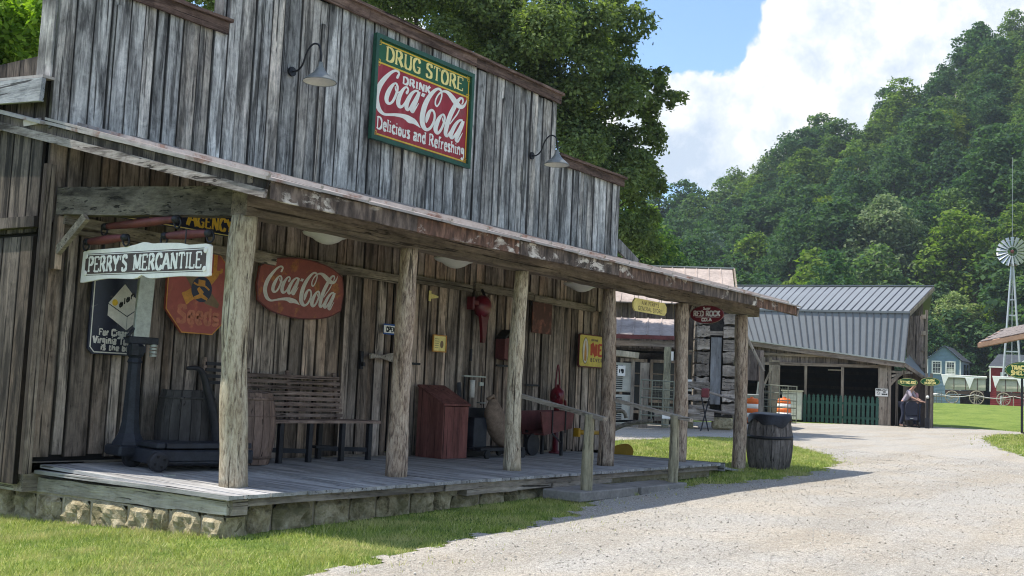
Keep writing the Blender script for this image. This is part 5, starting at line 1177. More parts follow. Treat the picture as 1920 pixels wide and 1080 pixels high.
# red hand pump
t_ = thing('red_hand_pump', 'tall dark red hand pump standing against the wall', 'hand pump', (14.62, 9.27, DZ(14.6, 9.3)))
MB().lathe([(0.10, 0), (0.10, 0.02), (0.05, 0.05), (0.045, 0.72), (0.10, 0.76), (0.115, 0.86), (0.105, 0.95), (0.05, 1.0), (0.03, 1.05)], n=18).build('pump_barrel', M['redp'], t_, smooth=True)
MB().tube(catmull([(-0.05, 0, 0.95), (-0.045, 0, 1.12), (-0.02, 0, 1.30), (0.0, 0, 1.345), (0.02, 0, 1.30), (0.05, 0, 1.15), (0.07, 0, 0.96)], 4), 0.014, 8).build('pump_yoke', M['redp'], t_, smooth=True)
MB().tube([(0.08, -0.02, 0.86), (0.17, -0.04, 0.80), (0.2, -0.04, 0.62)], [0.03, 0.026, 0.022], 10).build('spout', M['redp'], t_, smooth=True)
MB().bar((-0.09, -0.05, 0.90), (-0.13, -0.1, 0.84), 0.05, 0.05).build('handle_stub', M['redp'], t_)

# steps, hand rails
t_ = thing('porch_step', 'low grey slab step before the porch between two hand rails', 'step', (11.95, 6.55, 0))
MB().box((-0.70, 0.06, -0.195), (1.32, 0.50, 0.11)).build('slab', M['slab'], t_, bevel=0.012)
MB().box((0.62, 0.02, -0.190), (1.22, 0.46, 0.10)).build('slab', M['slab'], t_, bevel=0.012)
for i, (rx, lab) in enumerate(((10.90, 'near hand rail sloping down from the third porch post to a log stub'), (13.03, 'far hand rail sloping down from the fourth porch post to a log stub'))):
    t_ = thing('hand_rail', lab, 'hand rail', (rx, 6.47, G(rx, 6.47)), 0, 'hand rails at the porch step')
    b = G(rx, 6.47); log_post(0, 0, -0.05, 0.655 - b, 0.062 if i == 0 else 0.064, 90 + i, 0.008).build('rail_post', W['postg'], t_, smooth=True)
    MB().bar((0.02, 1.02, 0.885 - b), (0.02, -0.19 if i == 0 else -0.22, 0.655 - b), 0.10, 0.045, segs=6, j=0.002).build('rail_board', W['rail'], t_)
    if i: t_['label'] = lab

# whiskey barrel at the end post, standing crooked
bt = barrel('barrel', 'large dark oak barrel with drooping black cover at the last post', (17.98, 7.17, G(18.1, 7.2) - 0.03), 0.92, 0.315, 0.385, W['barrel'], [(0.62, 0.05)], n=17, rz=0.3)
bt.rotation_euler = (0.0, -0.055, 0.3); bt['group'] = 'barrels on the porch'; del bt['group']
def drape():
    n = 48; vs = []; rng2 = random.Random(5)
    for i, (r_, z_) in enumerate(((0.0, 0.95), (0.20, 0.95), (0.335, 0.94), (0.355, 0.905), (0.368, 0.0))):
        for k_ in range(n):
            th = 2 * math.pi * k_ / n; dr = 0.10 + 0.06 * max(0, math.sin(2 * th + 0.7)) + 0.03 * math.sin(7 * th) + rng2.uniform(-0.008, 0.008)
            z = z_ if i < 4 else 0.92 - dr; vs.append((r_ * math.cos(th), r_ * math.sin(th), z + (0.01 * math.sin(3 * th) if i > 1 else 0)))
    fs = [(i * n + k_, i * n + (k_ + 1) % n, (i + 1) * n + (k_ + 1) % n, (i + 1) * n + k_) for i in range(4) for k_ in range(n)]
    return MB().add(vs, fs)
drape().build('black_cover', M['iron'], bt, smooth=True)
# yellow walking plough on the lawn behind the porch end
px_, py_ = 17.26, 9.80
t_ = thing('walking_plough', 'old plough with yellow blades and grey bent handles on the lawn', 'plough', (px_, py_, G(px_, py_) - 0.02), -1.06)
t_.scale = (0.85, 0.85, 0.85)
MB().prism(catmull([(-0.75, 0.02), (-0.3, 0.0), (0.10, 0.0), (0.42, 0.08), (0.47, 0.22), (0.36, 0.34), (0.12, 0.30), (-0.20, 0.16), (-0.6, 0.14), (-0.75, 0.02)], 4)[:-1], 0.0, 0.03).build('mouldboard', M['plowy'], t_)
MB().prism([(-0.70, 0.05), (-0.45, 0.06), (-0.30, 0.42), (-0.52, 0.52)], -0.05, -0.02).build('coulter', M['plowy'], t_)
MB().tube(catmull([(-0.45, 0.02, 0.25), (-0.2, 0.02, 0.45), (0.25, 0.0, 0.72), (0.62, 0.0, 0.80), (0.85, 0, 0.84)], 4), 0.045, 8).build('handle', M['iron'] if False else W['rail'], t_, smooth=True)
MB().tube(catmull([(-0.45, 0.25, 0.25), (-0.25, 0.25, 0.55), (-0.02, 0.25, 0.85), (0.12, 0.25, 1.0), (0.26, 0.25, 0.98), (0.30, 0.25, 0.86)], 4), 0.038, 8).build('handle', W['rail'], t_, smooth=True)
MB().tube([(-0.05, 0.22, 0.78), (0.5, 0.02, 0.82)], 0.022, 8).build('cross_bar', M['iron'], t_)
MB().tube([(-0.5, 0.02, 0.16), (-0.05, 0.02, 0.30), (0.05, 0.02, 0.48)], 0.035, 8).build('beam', W['rail'], t_)
t_ = thing('yellow_pipe', 'short yellow pipe fitting low by the far end of the wall', 'pipe', (15.0, 8.9, 0.0))
MB().tube([(-0.32, 0, 0.34), (0.34, 0, 0.33)], 0.035, 10).build('pipe_run', M['plowy'], t_, smooth=True)
MB().box((-0.36, 0, 0.34), (0.06, 0.09, 0.13)).build('pipe_flange', M['plowy'], t_); MB().box((0, 0, 0.16), (0.04, 0.04, 0.32)).build('pipe_stand', M['iron'], t_)

# ------------------------------------------------------------------ beyond the store: condenser units, gate, cabin
def cladding(parent, name, mat, u0, u1, z0, z1, v, wd, th=0.03, gapj=0.01, top=None):
    """vertical boards side by side facing -v in a thing's own axes"""
    u = u0
    while u < u1 - 0.02:
        w_ = min(wd * rng.uniform(0.8, 1.2), u1 - u)
        if u1 - u - w_ < 0.05: w_ = u1 - u
        zt_ = z1 if top is None else top(u + w_ / 2)
        if zt_ > z0 + 0.02: MB().box((u + w_ / 2, v - th / 2 - jit(0.006), (z0 + zt_) / 2), (w_ - gapj, th, zt_ - z0)).build(name, mat, parent)
        u += w_
ac = thing('condenser_units', 'two cream condenser units stacked in a plywood topped frame', 'condenser', (28.3, 15.45, G(28.3, 15.4)), -1.05)
for zc in (0.50, 1.42):
    MB().box((-0.50, 0.40, zc), (1.0, 0.45, 0.84)).build('unit_body', M['acp'], ac, bevel=0.02)
    for k_ in range(12): MB().box((-0.52, 0.168, zc - 0.33 + 0.06 * k_), (0.52, 0.02, 0.028)).build('louvre', M['iron'], ac)
for ux in (-1.05, 0.03): MB().box((ux, 0.12, 0.98), (0.10, 0.10, 1.96)).build('frame_post', W['barnp'], ac)
MB().bar((-1.15, 0.2, 2.16), (0.18, 0.2, 2.05), 0.7, 0.16).build('frame_top', M['plank'], ac)
MB().box((-0.30, 0.06, 1.60), (0.22, 0.012, 0.30)).build('warning_plate', M['white'], ac)
q = MB(); letters(q, '19', -0.38, -0.24, 1.54, 0.10, 0.052, 0.3, 0.2, False); q.build('plate_number', M['black'], ac)
for (ux, hh) in ((0.36, 1.86), (0.30, 1.7)): MB().bar((ux, 0.0 + (ux - 0.3), 0), (ux, 0, hh), 0.26 if ux > 0.33 else 0.05, 0.05).build('side_post', W['barnp'], ac)

CB = (29.38, 15.02, G(29.4, 15.0)); CR = -1.0983
cab = thing('log_cabin', 'old log cabin with tin gable roof and a small tin porch roof', 'cabin', CB, CR)
def cp(name, mb, mat, **kw): return mb.build(name, mat, cab, **kw)
cz0 = CB[2]
# main gable roof, ridge runs left to right
for i in range(17):
    u = -4.6 + i * 0.40
    cp('roof_sheet', MB().prism3([(u, 2.2, 3.82), (u + 0.385, 2.2, 3.82), (u + 0.385, 4.9, 5.25), (u, 4.9, 5.25)], (0, 0, -0.03)), M['cabroof'])
    cp('roof_seam', MB().bar((u, 2.2, 3.83), (u, 4.9, 5.26), 0.035, 0.035), M['cabroof'])
cp('roof_back', MB().prism3([(-4.6, 4.9, 5.25), (2.22, 4.9, 5.25), (2.22, 7.4, 3.6), (-4.6, 7.4, 3.6)], (0, 0, -0.03)), M['cabroof'])
cp('ridge_cap', MB().bar((-4.6, 4.9, 5.28), (2.25, 4.9, 5.28), 0.12, 0.04), M['galv'])
cp('gable_rake', MB().bar((2.25, 2.15, 3.78), (2.25, 4.9, 5.22), 0.05, 0.14), W['barnp']); cp('gable_rake', MB().bar((2.25, 4.9, 5.22), (2.25, 7.4, 3.6), 0.05, 0.14), W['barnp'])
cladding(cab, 'gable_board', W['barn'], -4.5, 2.0, 2.4, 3.85, 2.75, 0.3)
for zc in (3.9, 4.15, 4.4, 4.65, 4.9): cp('gable_board', MB().box((2.1, 4.95, zc), (0.04, max(0.2, (5.15 - zc) * 3.0), 0.22)), W['barnx'])
# front porch roof
for i in range(9):
    u = -3.3 + i * 0.40
    cp('porch_sheet', MB().prism3([(u, -0.3, 2.66), (u + 0.385, -0.3, 2.66), (u + 0.385, 1.2, 3.24), (u, 1.2, 3.24)], (0, 0, -0.03)), M['cabroof'])
    cp('roof_seam', MB().bar((u, -0.3, 2.67), (u, 1.2, 3.25), 0.035, 0.035), M['cabroof'])
cp('porch_fascia', MB().bar((-3.3, -0.32, 2.58), (0.30, -0.32, 2.60), 0.04, 0.12), M['reddark']); cp('porch_beam', MB().bar((-3.3, -0.15, 2.40), (0.30, -0.15, 2.42), 0.15, 0.16, segs=6, j=0.01), W['barnx'])
cp('porch_post', MB().bar((0.10, -0.12, 0), (0.12, -0.12, 2.34), 0.24, 0.2, segs=10, j=0.012), W['postg']); cp('porch_post', MB().bar((-2.9, -0.12, 0), (-2.9, -0.12, 2.22), 0.2, 0.2), W['postg'])
# recessed dark porch wall: logs, door, windows
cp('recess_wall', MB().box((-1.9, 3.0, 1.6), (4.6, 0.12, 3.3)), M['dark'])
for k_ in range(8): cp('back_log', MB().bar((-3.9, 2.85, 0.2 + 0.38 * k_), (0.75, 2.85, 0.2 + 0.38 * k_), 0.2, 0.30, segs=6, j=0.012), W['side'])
for uc in (-0.92, 0.02):
    fr = frame(uc - 0.42, uc + 0.42, 0.35 if uc < -0.5 else 0.7, 2.05, 0.09, 2.62, 2.58); wnd = cp('window_frame' if uc > -0.5 else 'door_frame', fr, W['barnp'])
    MB().box((uc, 2.64, 1.3), (0.68, 0.02, 1.3)).build('pane', M['glassd'], wnd)
    for dz_ in (1.2, 1.6): MB().box((uc, 2.60, dz_), (0.66, 0.02, 0.03)).build('glazing_bar', W['barnp'], wnd)
# log corner: logs run back from the right corner and a grey plank door stands in them
lz = 0.42
for k_ in range(8):
    zc = 0.62 + k_ * 0.375
    cp('wall_log', MB().bar((1.02, 0.55, zc), (1.02, 2.9, zc + jit(0.02)), 0.22, 0.33, segs=5, j=0.015), W['logy'])
    cp('wall_log', MB().bar((0.98 + jit(0.03), 0.35, zc - 0.02), (1.33, 0.35, zc + jit(0.03)), 0.26, 0.32, segs=4, j=0.03), W['logx'])
    cp('wall_log', MB().bar((1.72, 0.35, zc - 0.02), (2.1, 0.35, zc + jit(0.03)), 0.26, 0.31, segs=4, j=0.02), W['logx'])
cp('chink_wall', MB().box((1.55, 0.62, 1.9), (1.1, 0.12, 2.9)), M['barrelmud'])
fr = frame(0.50, 0.98, 1.35, 2.35, 0.10, 2.62, 2.56); wnd = cp('window_frame', fr, W['barnp'])
MB().box((0.74, 2.64, 1.85), (0.34, 0.02, 0.85)).build('pane', M['glassd'], wnd)
for zc, ua in ((1.28, 0.62), (0.92, 0.70), (0.62, 0.78)): cp('porch_timber', MB().bar((ua, -0.05, zc), (1.35, 0.05, zc), 0.16, 0.17, segs=5, j=0.012), W['logx'])
cp('plank_door', MB().box((1.52, 0.30, 1.72), (0.30, 0.06, 1.95)), M['greyply']); cp('door_lintel', MB().box((1.5, 0.28, 2.82), (0.5, 0.06, 0.12)), W['logx'])
cp('porch_floor', MB().box((0.6, 0.6, 0.50), (1.0, 1.6, 0.14)), W['logx']); cp('floor_log', MB().bar((-0.2, 0.0, 0.33), (1.5, 0.0, 0.40), 0.25, 0.25, segs=6, j=0.02), W['logx'])
cp('stone_pier', MB().box((0.75, 0.3, 0.13), (0.35, 0.35, 0.36)), M['stone'], bevel=0.04); cp('stone_pier', MB().box((1.75, 0.35, 0.20), (0.6, 0.35, 0.34)), M['stone'], bevel=0.05)
cp('hand_pole', MB().tube([(0.9, -0.25, 1.18), (2.3, -0.5, 0.85)], 0.035, 8), W['logx']); cp('hand_pole', MB().tube([(1.0, -0.25, 0.62), (2.4, -0.5, 0.44)], 0.035, 8), W['logx'])
cp('roof_prop', MB().tube([(2.15, -0.3, 3.1), (2.85, -0.3, 1.75)], 0.04, 8), W['barnp'])
cladding(cab, 'lean_to_board', W['barn'], 2.1, 2.95, 1.5, 2.4, 1.0, 0.22)
for ua in (2.15, 2.9): cp('lean_to_post', MB().box((ua, 0.95, 1.1), (0.14, 0.14, 2.2)), W['barnp'])
# red thing and sale boards on the cabin porch
t_ = thing('red_seat_stool', 'red topped stool with black rod legs by the fifth post', 'stool', (28.9, 13.55, G(28.9, 13.6)), CR)
MB().box((0.1, 0.0, 1.07), (0.22, 0.3, 0.26)).build('seat_back', M['redp'], t_, bevel=0.03)
for sx, sy in ((0.0, -0.1), (0.22, -0.1), (0.0, 0.15), (0.22, 0.15)): MB().tube([(sx, sy, 0), (0.22 - sx, sy, 0.95)], 0.014, 6).build('rod_leg', M['iron'], t_)
for n_, (lx, ly, lz_, lab) in enumerate(((29.75, 14.35, 1.30, 'small white lettered card nailed to the cabin rail'), (29.3, 14.75, 2.12, 'small white card beside the cabin window'))):
    t_ = thing('white_card', lab, 'card', (lx, ly, lz_), CR); MB().box((0, 0, 0), (0.17, 0.012, 0.34 if n_ == 0 else 0.26)).build('sheet', M['white'], t_)
    if n_ == 0:
        q = MB(); [seg(q, -0.05, 0.09 - 0.06 * i, 0.06, 0.09 - 0.06 * i, 0.022, -0.007) for i in range(4)]; q.build('print_lines', M['black'], t_)

# pipe gate
def pipe_gate(loc, rz, L, h, label, n=6, bars=4):
    t2 = thing('pipe_gate', label, 'gate', loc, rz, 'pipe gates by the cabin')
    for i in range(n): z = 0.12 + (h - 0.12) * i / (n - 1); MB().tube([(0, 0, z + 0.0), (L, 0, z - 0.02)], 0.019, 8).build('rail', M['gate'], t2, smooth=True)
    for i in range(bars + 1): MB().tube([(L * i / bars, -0.02, 0.12), (L * i / bars, -0.02, h)], 0.017, 6).build('upright', M['gate'], t2)
    q = MB()
    for i in range(n * 2): z = 0.12 + (h - 0.12) * i / (2 * n); q.tube([(0, 0.015, z), (L, 0.015, z)], 0.004, 4, cap=False)
    for i in range(bars * 3): q.tube([(L * i / (bars * 3), 0.015, 0.12), (L * i / (bars * 3), 0.015, h)], 0.004, 4, cap=False)
    q.build('wire_mesh', M['gate'], t2, kind='stuff')
    return t2
g1 = pipe_gate((27.55, 14.75, G(27.5, 14.8) + 0.05), -0.72, 1.30, 1.32, 'grey pipe gate with wire mesh between the condensers and the cabin')
MB().box((0.78, -0.03, 0.36), (0.28, 0.012, 0.16)).build('tag_plate', M['white'], g1)
g2 = pipe_gate((36.6, 14.9, G(36.6, 14.9) + 0.03), -1.25, 1.15, 1.35, 'short pipe gate standing between the two orange drums')

# orange and white drums
def drum(loc, label, s=1.0):
    t2 = thing('traffic_drum', label, 'traffic drum', loc, 0, 'orange traffic drums')
    zs = [0.06, 0.24, 0.40, 0.56, 0.72, 0.86]; rs = [0.29, 0.275, 0.265, 0.255, 0.245, 0.235]
    for i in range(5): MB().lathe([(rs[i] * s, zs[i] * s), (rs[i + 1] * s, zs[i + 1] * s)], n=22).build('band', M['orange'] if i % 2 == 0 else M['white'], t2, smooth=True)
    MB().lathe([(0.36 * s, 0), (0.36 * s, 0.06 * s), (0.29 * s, 0.065 * s)], n=22).build('rubber_base', M['iron'], t2)
    MB().lathe([(0.235 * s, 0.86 * s), (0.2 * s, 0.91 * s), (0.06 * s, 0.92 * s), (0.05 * s, 0.97 * s)], n=18).build('top', M['orange'], t2)
    return t2
drum((39.95, 15.40, G(40, 15.4)), 'orange and white striped drum in sun before the green pickets')
drum((36.86, 15.38, G(36.8, 15.4)), 'orange and white striped drum in shade behind the last porch post', 0.98)

# ------------------------------------------------------------------ barn
BB = (44.06, 13.2, 0.2); BR = -1.2796
barn = thing('barn', 'large board barn with grey ribbed metal gambrel roof', 'barn', BB, BR)
def bp(name, mb, mat, **kw): return mb.build(name, mat, barn, **kw)
ridge_l, ridge_r = (-11.0, 5.86), (2.2, 5.95)
bp('roof_upper', MB().prism3([(-11, 0.1, 4.44), (1.12, 0.1, 4.46), (2.14, 3.6, 5.80), (-11, 3.6, 5.66)], (0, 0, -0.05)), M['barnroof'])
bp('roof_back', MB().prism3([(-11, 3.6, 5.66), (2.14, 3.6, 5.80), (2.0, 8.0, 4.2), (-11, 8.0, 4.2)], (0, 0, -0.05)), M['barnroof'])
eave = lambda u: 2.48 + (0.94 - u) * 0.114
el, er = (-10.0, -0.35, eave(-10.0)), (0.95, -0.35, eave(0.95))
rl = MB(); NP = 70
for i in range(NP + 1):
    f = i / NP; ut = -11 + f * 12.12; ub = -10.0 + f * 10.95
    rl.v += [(ut, 0.10, 4.40), (ub, -0.35, eave(ub)), (ut, 0.16, 4.36), (ub, -0.29, eave(ub) - 0.02)]
for i in range(NP): a = i * 4; rl.f += [(a, a + 4, a + 5, a + 1), (a + 2, a + 3, a + 7, a + 6), (a + 1, a + 5, a + 7, a + 3)]
bp('roof_lower', rl, M['barnroof'])
bp('ridge_cap', MB().bar((-11, 3.6, 5.70), (2.16, 3.6, 5.84), 0.2, 0.04), M['barnroof']); bp('break_flashing', MB().bar((-11, 0.06, 4.41), (1.14, 0.06, 4.43), 0.06, 0.08), M['barnroof'])
q = MB(); n = 44
for i in range(n + 1):
    f = i / n; q.bar((-11 + f * 12.12, 0.1, 4.46 + 0.02 * f), (-11 + 13.14 * f, 3.6, 5.68 + 0.14 * f), 0.035, 0.03)
q.build('roof_ribs', M['barnrib'], barn, kind='stuff')
q = MB(); n = 46
for i in range(n + 1):
    f = i / n; u0 = -11 + f * 12.12; u1 = -10.0 + f * 10.95; q.bar((u0, 0.08, 4.40), (u1, -0.37, eave(u1) + 0.01), 0.035, 0.03, up=(0, -1, 0))
q.build('lower_roof_ribs', M['barnrib'], barn, kind='stuff')
bp('eave_gutter', MB().bar((-10.0, -0.37, eave(-10) - 0.01), (0.98, -0.37, eave(0.98) - 0.01), 0.05, 0.05), M['galv'])
bp('eave_fascia', MB().bar((-10.0, -0.33, eave(-10) - 0.13), (0.96, -0.33, eave(0.96) - 0.13), 0.05, 0.18), W['barnx'])
# side pent roof turning the right corner
bp('corner_pent_roof', MB().prism3([(0.95, -0.35, 2.48), (1.15, 0.9, 2.9), (1.95, 1.1, 2.0), (1.74, 0.1, 1.93)], (0, 0, -0.05)), M['barnroof'])
bp('pent_fascia', MB().bar((0.95, -0.35, 2.39), (1.76, 0.1, 1.86), 0.05, 0.13), W['barnx'])
for k_ in range(4): bp('bracket', MB().bar((0.34, 0.0, 1.45 + 0.22 * k_), (0.95 + 0.1 * k_, -0.2, 2.16 - 0.03 * k_), 0.05, 0.08), W['barnp'])
# board wall below the roof, beams, posts
cladding(barn, 'header_board', W['barn'], -8.5, 0.10, 2.28, 3.3, 0.02, 0.32)
bp('header_beam', MB().bar((-8.5, -0.02, 2.24), (0.30, -0.02, 2.28), 0.12, 0.12), W['barnx']); bp('upper_beam', MB().bar((-8.5, -0.10, 2.66), (0.0, -0.10, 2.60), 0.06, 0.10), W['barnx'])
for uc, w_, h_, mt in ((0.17, 0.34, 3.0, 'barnp'), (0.42, 0.12, 2.9, 'barnp'), (-1.33, 0.10, 2.3, 'barnp'), (-2.73, 0.10, 2.3, 'barnp'), (-4.1, 0.12, 2.6, 'barnp'), (-3.9, 0.34, 2.5, 'barnp')): bp('post', MB().box((uc, 0.0, h_ / 2 - 0.1), (w_, 0.16, h_)), W[mt])
bp('diagonal_brace', MB().bar((-4.4, -0.05, 1.2), (-4.05, -0.05, 2.1), 0.08, 0.08), W['barnp'])
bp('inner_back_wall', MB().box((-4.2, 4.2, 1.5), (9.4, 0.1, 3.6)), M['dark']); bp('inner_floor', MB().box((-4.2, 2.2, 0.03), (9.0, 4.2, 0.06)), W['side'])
for k_ in range(7): bp('rear_rail', MB().bar((-8.2, 3.9, 0.5 + 0.32 * k_), (0.3, 3.9, 0.5 + 0.32 * k_), 0.05, 0.12), W['side'])
bp('inner_side_wall', MB().box((0.55, 2.2, 1.5), (0.1, 4.0, 3.2)), W['side'])
bp('inner_light', MB().box((-1.7, 2.2, 2.15), (0.55, 0.1, 0.05)), M['white'])
# right gable end: tall boards, rake and lookouts
def gable_top(u): return 4.5 + 0.5 * u / 2
for k_ in range(7):
    v = 0.55 + k_ * 0.45; zt_ = 4.36 + (v - 0.2) * 0.38
    bp('gable_board', MB().box((1.08 + 0.10 * k_, v, (0.0 + zt_) / 2), (0.07, 0.44, zt_)), W['barn'])
cladding(barn, 'end_wall_board', W['barn'], 1.10, 1.74, 0.0, 4.45, 0.75, 0.2, top=lambda u: 4.35)
for k_ in range(7): bp('lookout', MB().box((1.66, 0.9 + 0.35 * (k_ % 2), 2.4 + 0.32 * k_), (0.16, 0.5, 0.16)), W['barnp'])
bp('gable_rake', MB().bar((1.13, 0.08, 4.37), (2.16, 3.6, 5.72), 0.05, 0.16), W['barnp']); bp('end_post', MB().bar((1.76, 0.8, 0), (1.78, 0.8, 4.6), 0.07, 0.1), W['barnp'])
for uc in (0.70, 0.98, 1.78, 1.96): bp('passage_post', MB().box((uc, 0.35, 1.05), (0.10, 0.10, 2.1)), W['barnp'])
cladding(barn, 'passage_board', W['barn'], 1.60, 2.05, 0.0, 1.9, 0.5, 0.16)
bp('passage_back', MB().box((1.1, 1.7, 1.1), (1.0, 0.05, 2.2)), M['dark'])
# machinery shapes inside the dark bay
t_ = thing('farm_wagon_box', 'pale covered box standing in the dark barn bay', 'box', (42.9, 16.2, 0.2), BR)
MB().box((0, 0, 0.62), (0.75, 0.6, 1.1)).build('box_side', M['acp'], t_, bevel=0.02); MB().box((0, 0, 1.2), (0.85, 0.7, 0.05)).build('lid', M['canvasd'], t_)
t_ = thing('grain_cleaner', 'low grey machine behind the pickets, left barn bay', 'machine', (42.3, 17.6, 0.2), BR)
MB().box((0, 0, 0.55), (0.6, 0.5, 0.9)).build('casing', M['shade'], t_, bevel=0.03); MB().tube([(0.2, 0, 1.0), (0.25, 0, 1.5)], 0.08, 10).build('chute', M['shade'], t_)
# picket fence
pf = thing('picket_fence', 'dark green picket fence across the barn bays', 'fence', BB, BR)
pk = MB().prism([(-0.055, 0.0), (0.055, 0.0), (0.055, 0.95), (0.04, 1.0), (0.055, 1.03), (0.0, 1.10), (-0.055, 1.03), (-0.04, 1.0), (-0.055, 0.95)], 0.0, -0.025).mesh('picket', M['fence'])
for i in range(21): shared('picket', pk, pf, (-3.42 + 0.17 * i, -0.10, 0.02 + jit(0.012)), (0, jit(0.01), 0))
for z in (0.25, 0.80): MB().box((-1.7, -0.075, z), (3.5, 0.04, 0.09)).build('fence_rail', M['fence'], pf)
# barn signs
t_ = thing('no_smoking_board', 'white notice board with a barred circle on the barn post', 'notice', (BB[0] + 0.06 * math.cos(BR) - 0.14 * math.sin(BR) * -1 * -1, BB[1] - 0.13, BB[2] + 1.28), BR)
t_.location = Vector(BB) + Matrix.Rotation(BR, 3, 'Z') @ Vector((0.14, -0.13, 1.28))
MB().box((0, 0, 0), (0.47, 0.014, 0.30)).build('board', M['white'], t_)
q = MB(); letters(q, 'ABSOLUTELY', -0.21, 0.21, 0.07, 0.05, -0.009, 0.3, 0.2, False); letters(q, 'NO', 0.04, 0.14, 0.0, 0.045, -0.009, 0.3, 0.2, False); letters(q, 'SMOKING', -0.0, 0.21, -0.09, 0.05, -0.009, 0.3, 0.2, False); q.build('lettering', M['black'], t_)
q = MB(); e_ = ellipse(0.055, 0.055, 20, -0.12, -0.03); e_ += [e_[0]]; ribbon(q, e_, [0.014] * len(e_), -0.009); seg(q, -0.155, 0.0, -0.085, -0.065, 0.012, -0.0095); q.build('barred_circle', M['black'], t_)
def oval_sign(pos, label, rx, rz_, lines, sz, cat='sign'):
    t2 = thing('green_oval_sign', label, cat, pos, BR, 'green oval signs')
    MB().prism(ellipse(rx, rz_, 32), 0.012, -0.012).build('oval_panel', M['signgreen'], t2)
    e_ = ellipse(rx * 0.94, rz_ * 0.9, 32); e_ += [e_[0]]; q = MB(); ribbon(q, e_, [0.008] * len(e_), -0.013); q.build('rim', M['cream'], t2)
    for k_, (tx, w_) in enumerate(lines): letters(MB(), tx, -w_ / 2, w_ / 2, (len(lines) / 2 - k_ - 1) * sz * 1.25 + sz * 0.1, sz, -0.0135, 0.28, 0.2, False).build('lettering', M['cream'], t2)
    return t2
RB = Matrix.Rotation(BR, 3, 'Z')
oval_sign(Vector(BB) + RB @ Vector((1.07, -0.6, 1.70)), 'green oval sign hanging over the barn passage', 0.37, 0.16, [('PETTING ZOO', 0.56)], 0.10)
oval_sign(Vector(BB) + RB @ Vector((1.88, -0.5, 1.76)), 'green oval sign half hidden at the barn corner post', 0.36, 0.16, [('FARM', 0.3), ('MUSEUM', 0.4)], 0.08)

# ------------------------------------------------------------------ people by the barn passage
def skin_body(name, joints, edges, mat, parent, sub=1):
    me = bpy.data.meshes.new(name); me.from_pydata([j[0] for j in joints], edges, []); me.update(); me.materials.append(mat)
    o = bpy.data.objects.new(name, me); COL.objects.link(o); o.parent = parent
    sk = o.modifiers.new('skin', 'SKIN')
    for v, j in zip(me.skin_vertices[0].data, joints): v.radius = (j[1], j[2] if len(j) > 2 else j[1])
    me.skin_vertices[0].data[0].use_root = True
    sb = o.modifiers.new('sub', 'SUBSURF'); sb.levels = sub; sb.render_levels = sub
    return o
def person(pos, rz, label, shirt, lean, h=1.0):
    t2 = thing('person', label, 'person', pos, rz)
    l = lean
    J = [((0, 0, 0.92), .13, .10), ((0.10, 0, 0.88), .085), ((0.11, 0.02, 0.50), .06), ((0.12, 0.05, 0.09), .045), ((0.12, -0.08, 0.035), .04),
         ((-0.10, 0, 0.88), .085), ((-0.11, -0.05, 0.50), .06), ((-0.13, 0.06, 0.09), .045), ((-0.13, -0.07, 0.035), .04),
         ((0, -l * 0.4, 1.12), .12, .09), ((0, -l, 1.34), .14, .10), ((0, -l * 1.25, 1.46), .05), ((0, -l * 1.5 - 0.02, 1.55), .07), ((0, -l * 1.7 - 0.02, 1.66), .085),
         ((0.17, -l, 1.38), .055), ((0.24, -l * 1.2 - 0.08, 1.14), .042), ((0.18, -l * 1.6 - 0.28, 1.0), .032), ((0.17, -l * 1.7 - 0.36, 0.99), .03),
         ((-0.17, -l, 1.38), .055), ((-0.24, -l * 1.2 - 0.08, 1.14), .042), ((-0.18, -l * 1.6 - 0.28, 1.0), .032), ((-0.17, -l * 1.7 - 0.36, 0.99), .03)]
    E_ = [(0, 1), (1, 2), (2, 3), (3, 4), (0, 5), (5, 6), (6, 7), (7, 8), (0, 9), (9, 10), (10, 11), (11, 12), (12, 13), (10, 14), (14, 15), (15, 16), (16, 17), (10, 18), (18, 19), (19, 20), (20, 21)]
    J = [tuple([tuple(c * h for c in j[0])] + [r * h for r in j[1:]]) for j in J]
    skin_body('body', J, E_, M['skin'], t2)
    # clothes follow the same joints, slightly fuller
    def sub_(ids, grow): return [tuple([J[i][0]] + [r + grow for r in (J[i][1:] if len(J[i]) > 2 else (J[i][1], J[i][1]))]) for i in ids]
    def seg_(ids, ed, grow, mat, nm): skin_body(nm, sub_(ids, grow), ed, mat, t2)
    seg_([0, 1, 2, 3, 5, 6, 7], [(0, 1), (1, 2), (2, 3), (0, 4), (4, 5), (5, 6)], 0.014, M['denim'], 'trousers')
    seg_([9, 0, 10, 14, 15, 18, 19], [(0, 1), (0, 2), (2, 3), (3, 4), (2, 5), (5, 6)], 0.018, shirt, 'shirt')
    hx = J[13][0]
    MB().lathe([(0.02, -0.08), (0.09, -0.06), (0.105, 0.0), (0.09, 0.06), (0.04, 0.095), (0.005, 0.1)], c=(hx[0], hx[1] + 0.02, hx[2] + 0.02), n=14).build('hair', M['hair'], t2, smooth=True)
    for s in (-1, 1):
        for k_ in range(5):
            b = J[17 if s > 0 else 21][0]; MB().tube([(b[0] + (k_ - 2) * 0.014, b[1], b[2]), (b[0] + (k_ - 2) * 0.017, b[1] - 0.05, b[2] - 0.01), (b[0] + (k_ - 2) * 0.017, b[1] - 0.07, b[2] - 0.035)], [0.009, 0.008, 0.006], 6).build('finger', M['skin'], t2)
    for s in (-1, 1): MB().box((s * 0.125 * h, -0.03, 0.03), (0.09, 0.26, 0.07)).build('shoe', M['black'], t2, bevel=0.02)
    return t2
P0 = Vector(BB) + RB @ Vector((0.92, -0.30, 0)); P0.z = G(P0.x, P0.y)
person(P0, BR + 1.25, 'person in a lavender shirt and dark trousers bending over the stroller', M['lav'], 0.26)
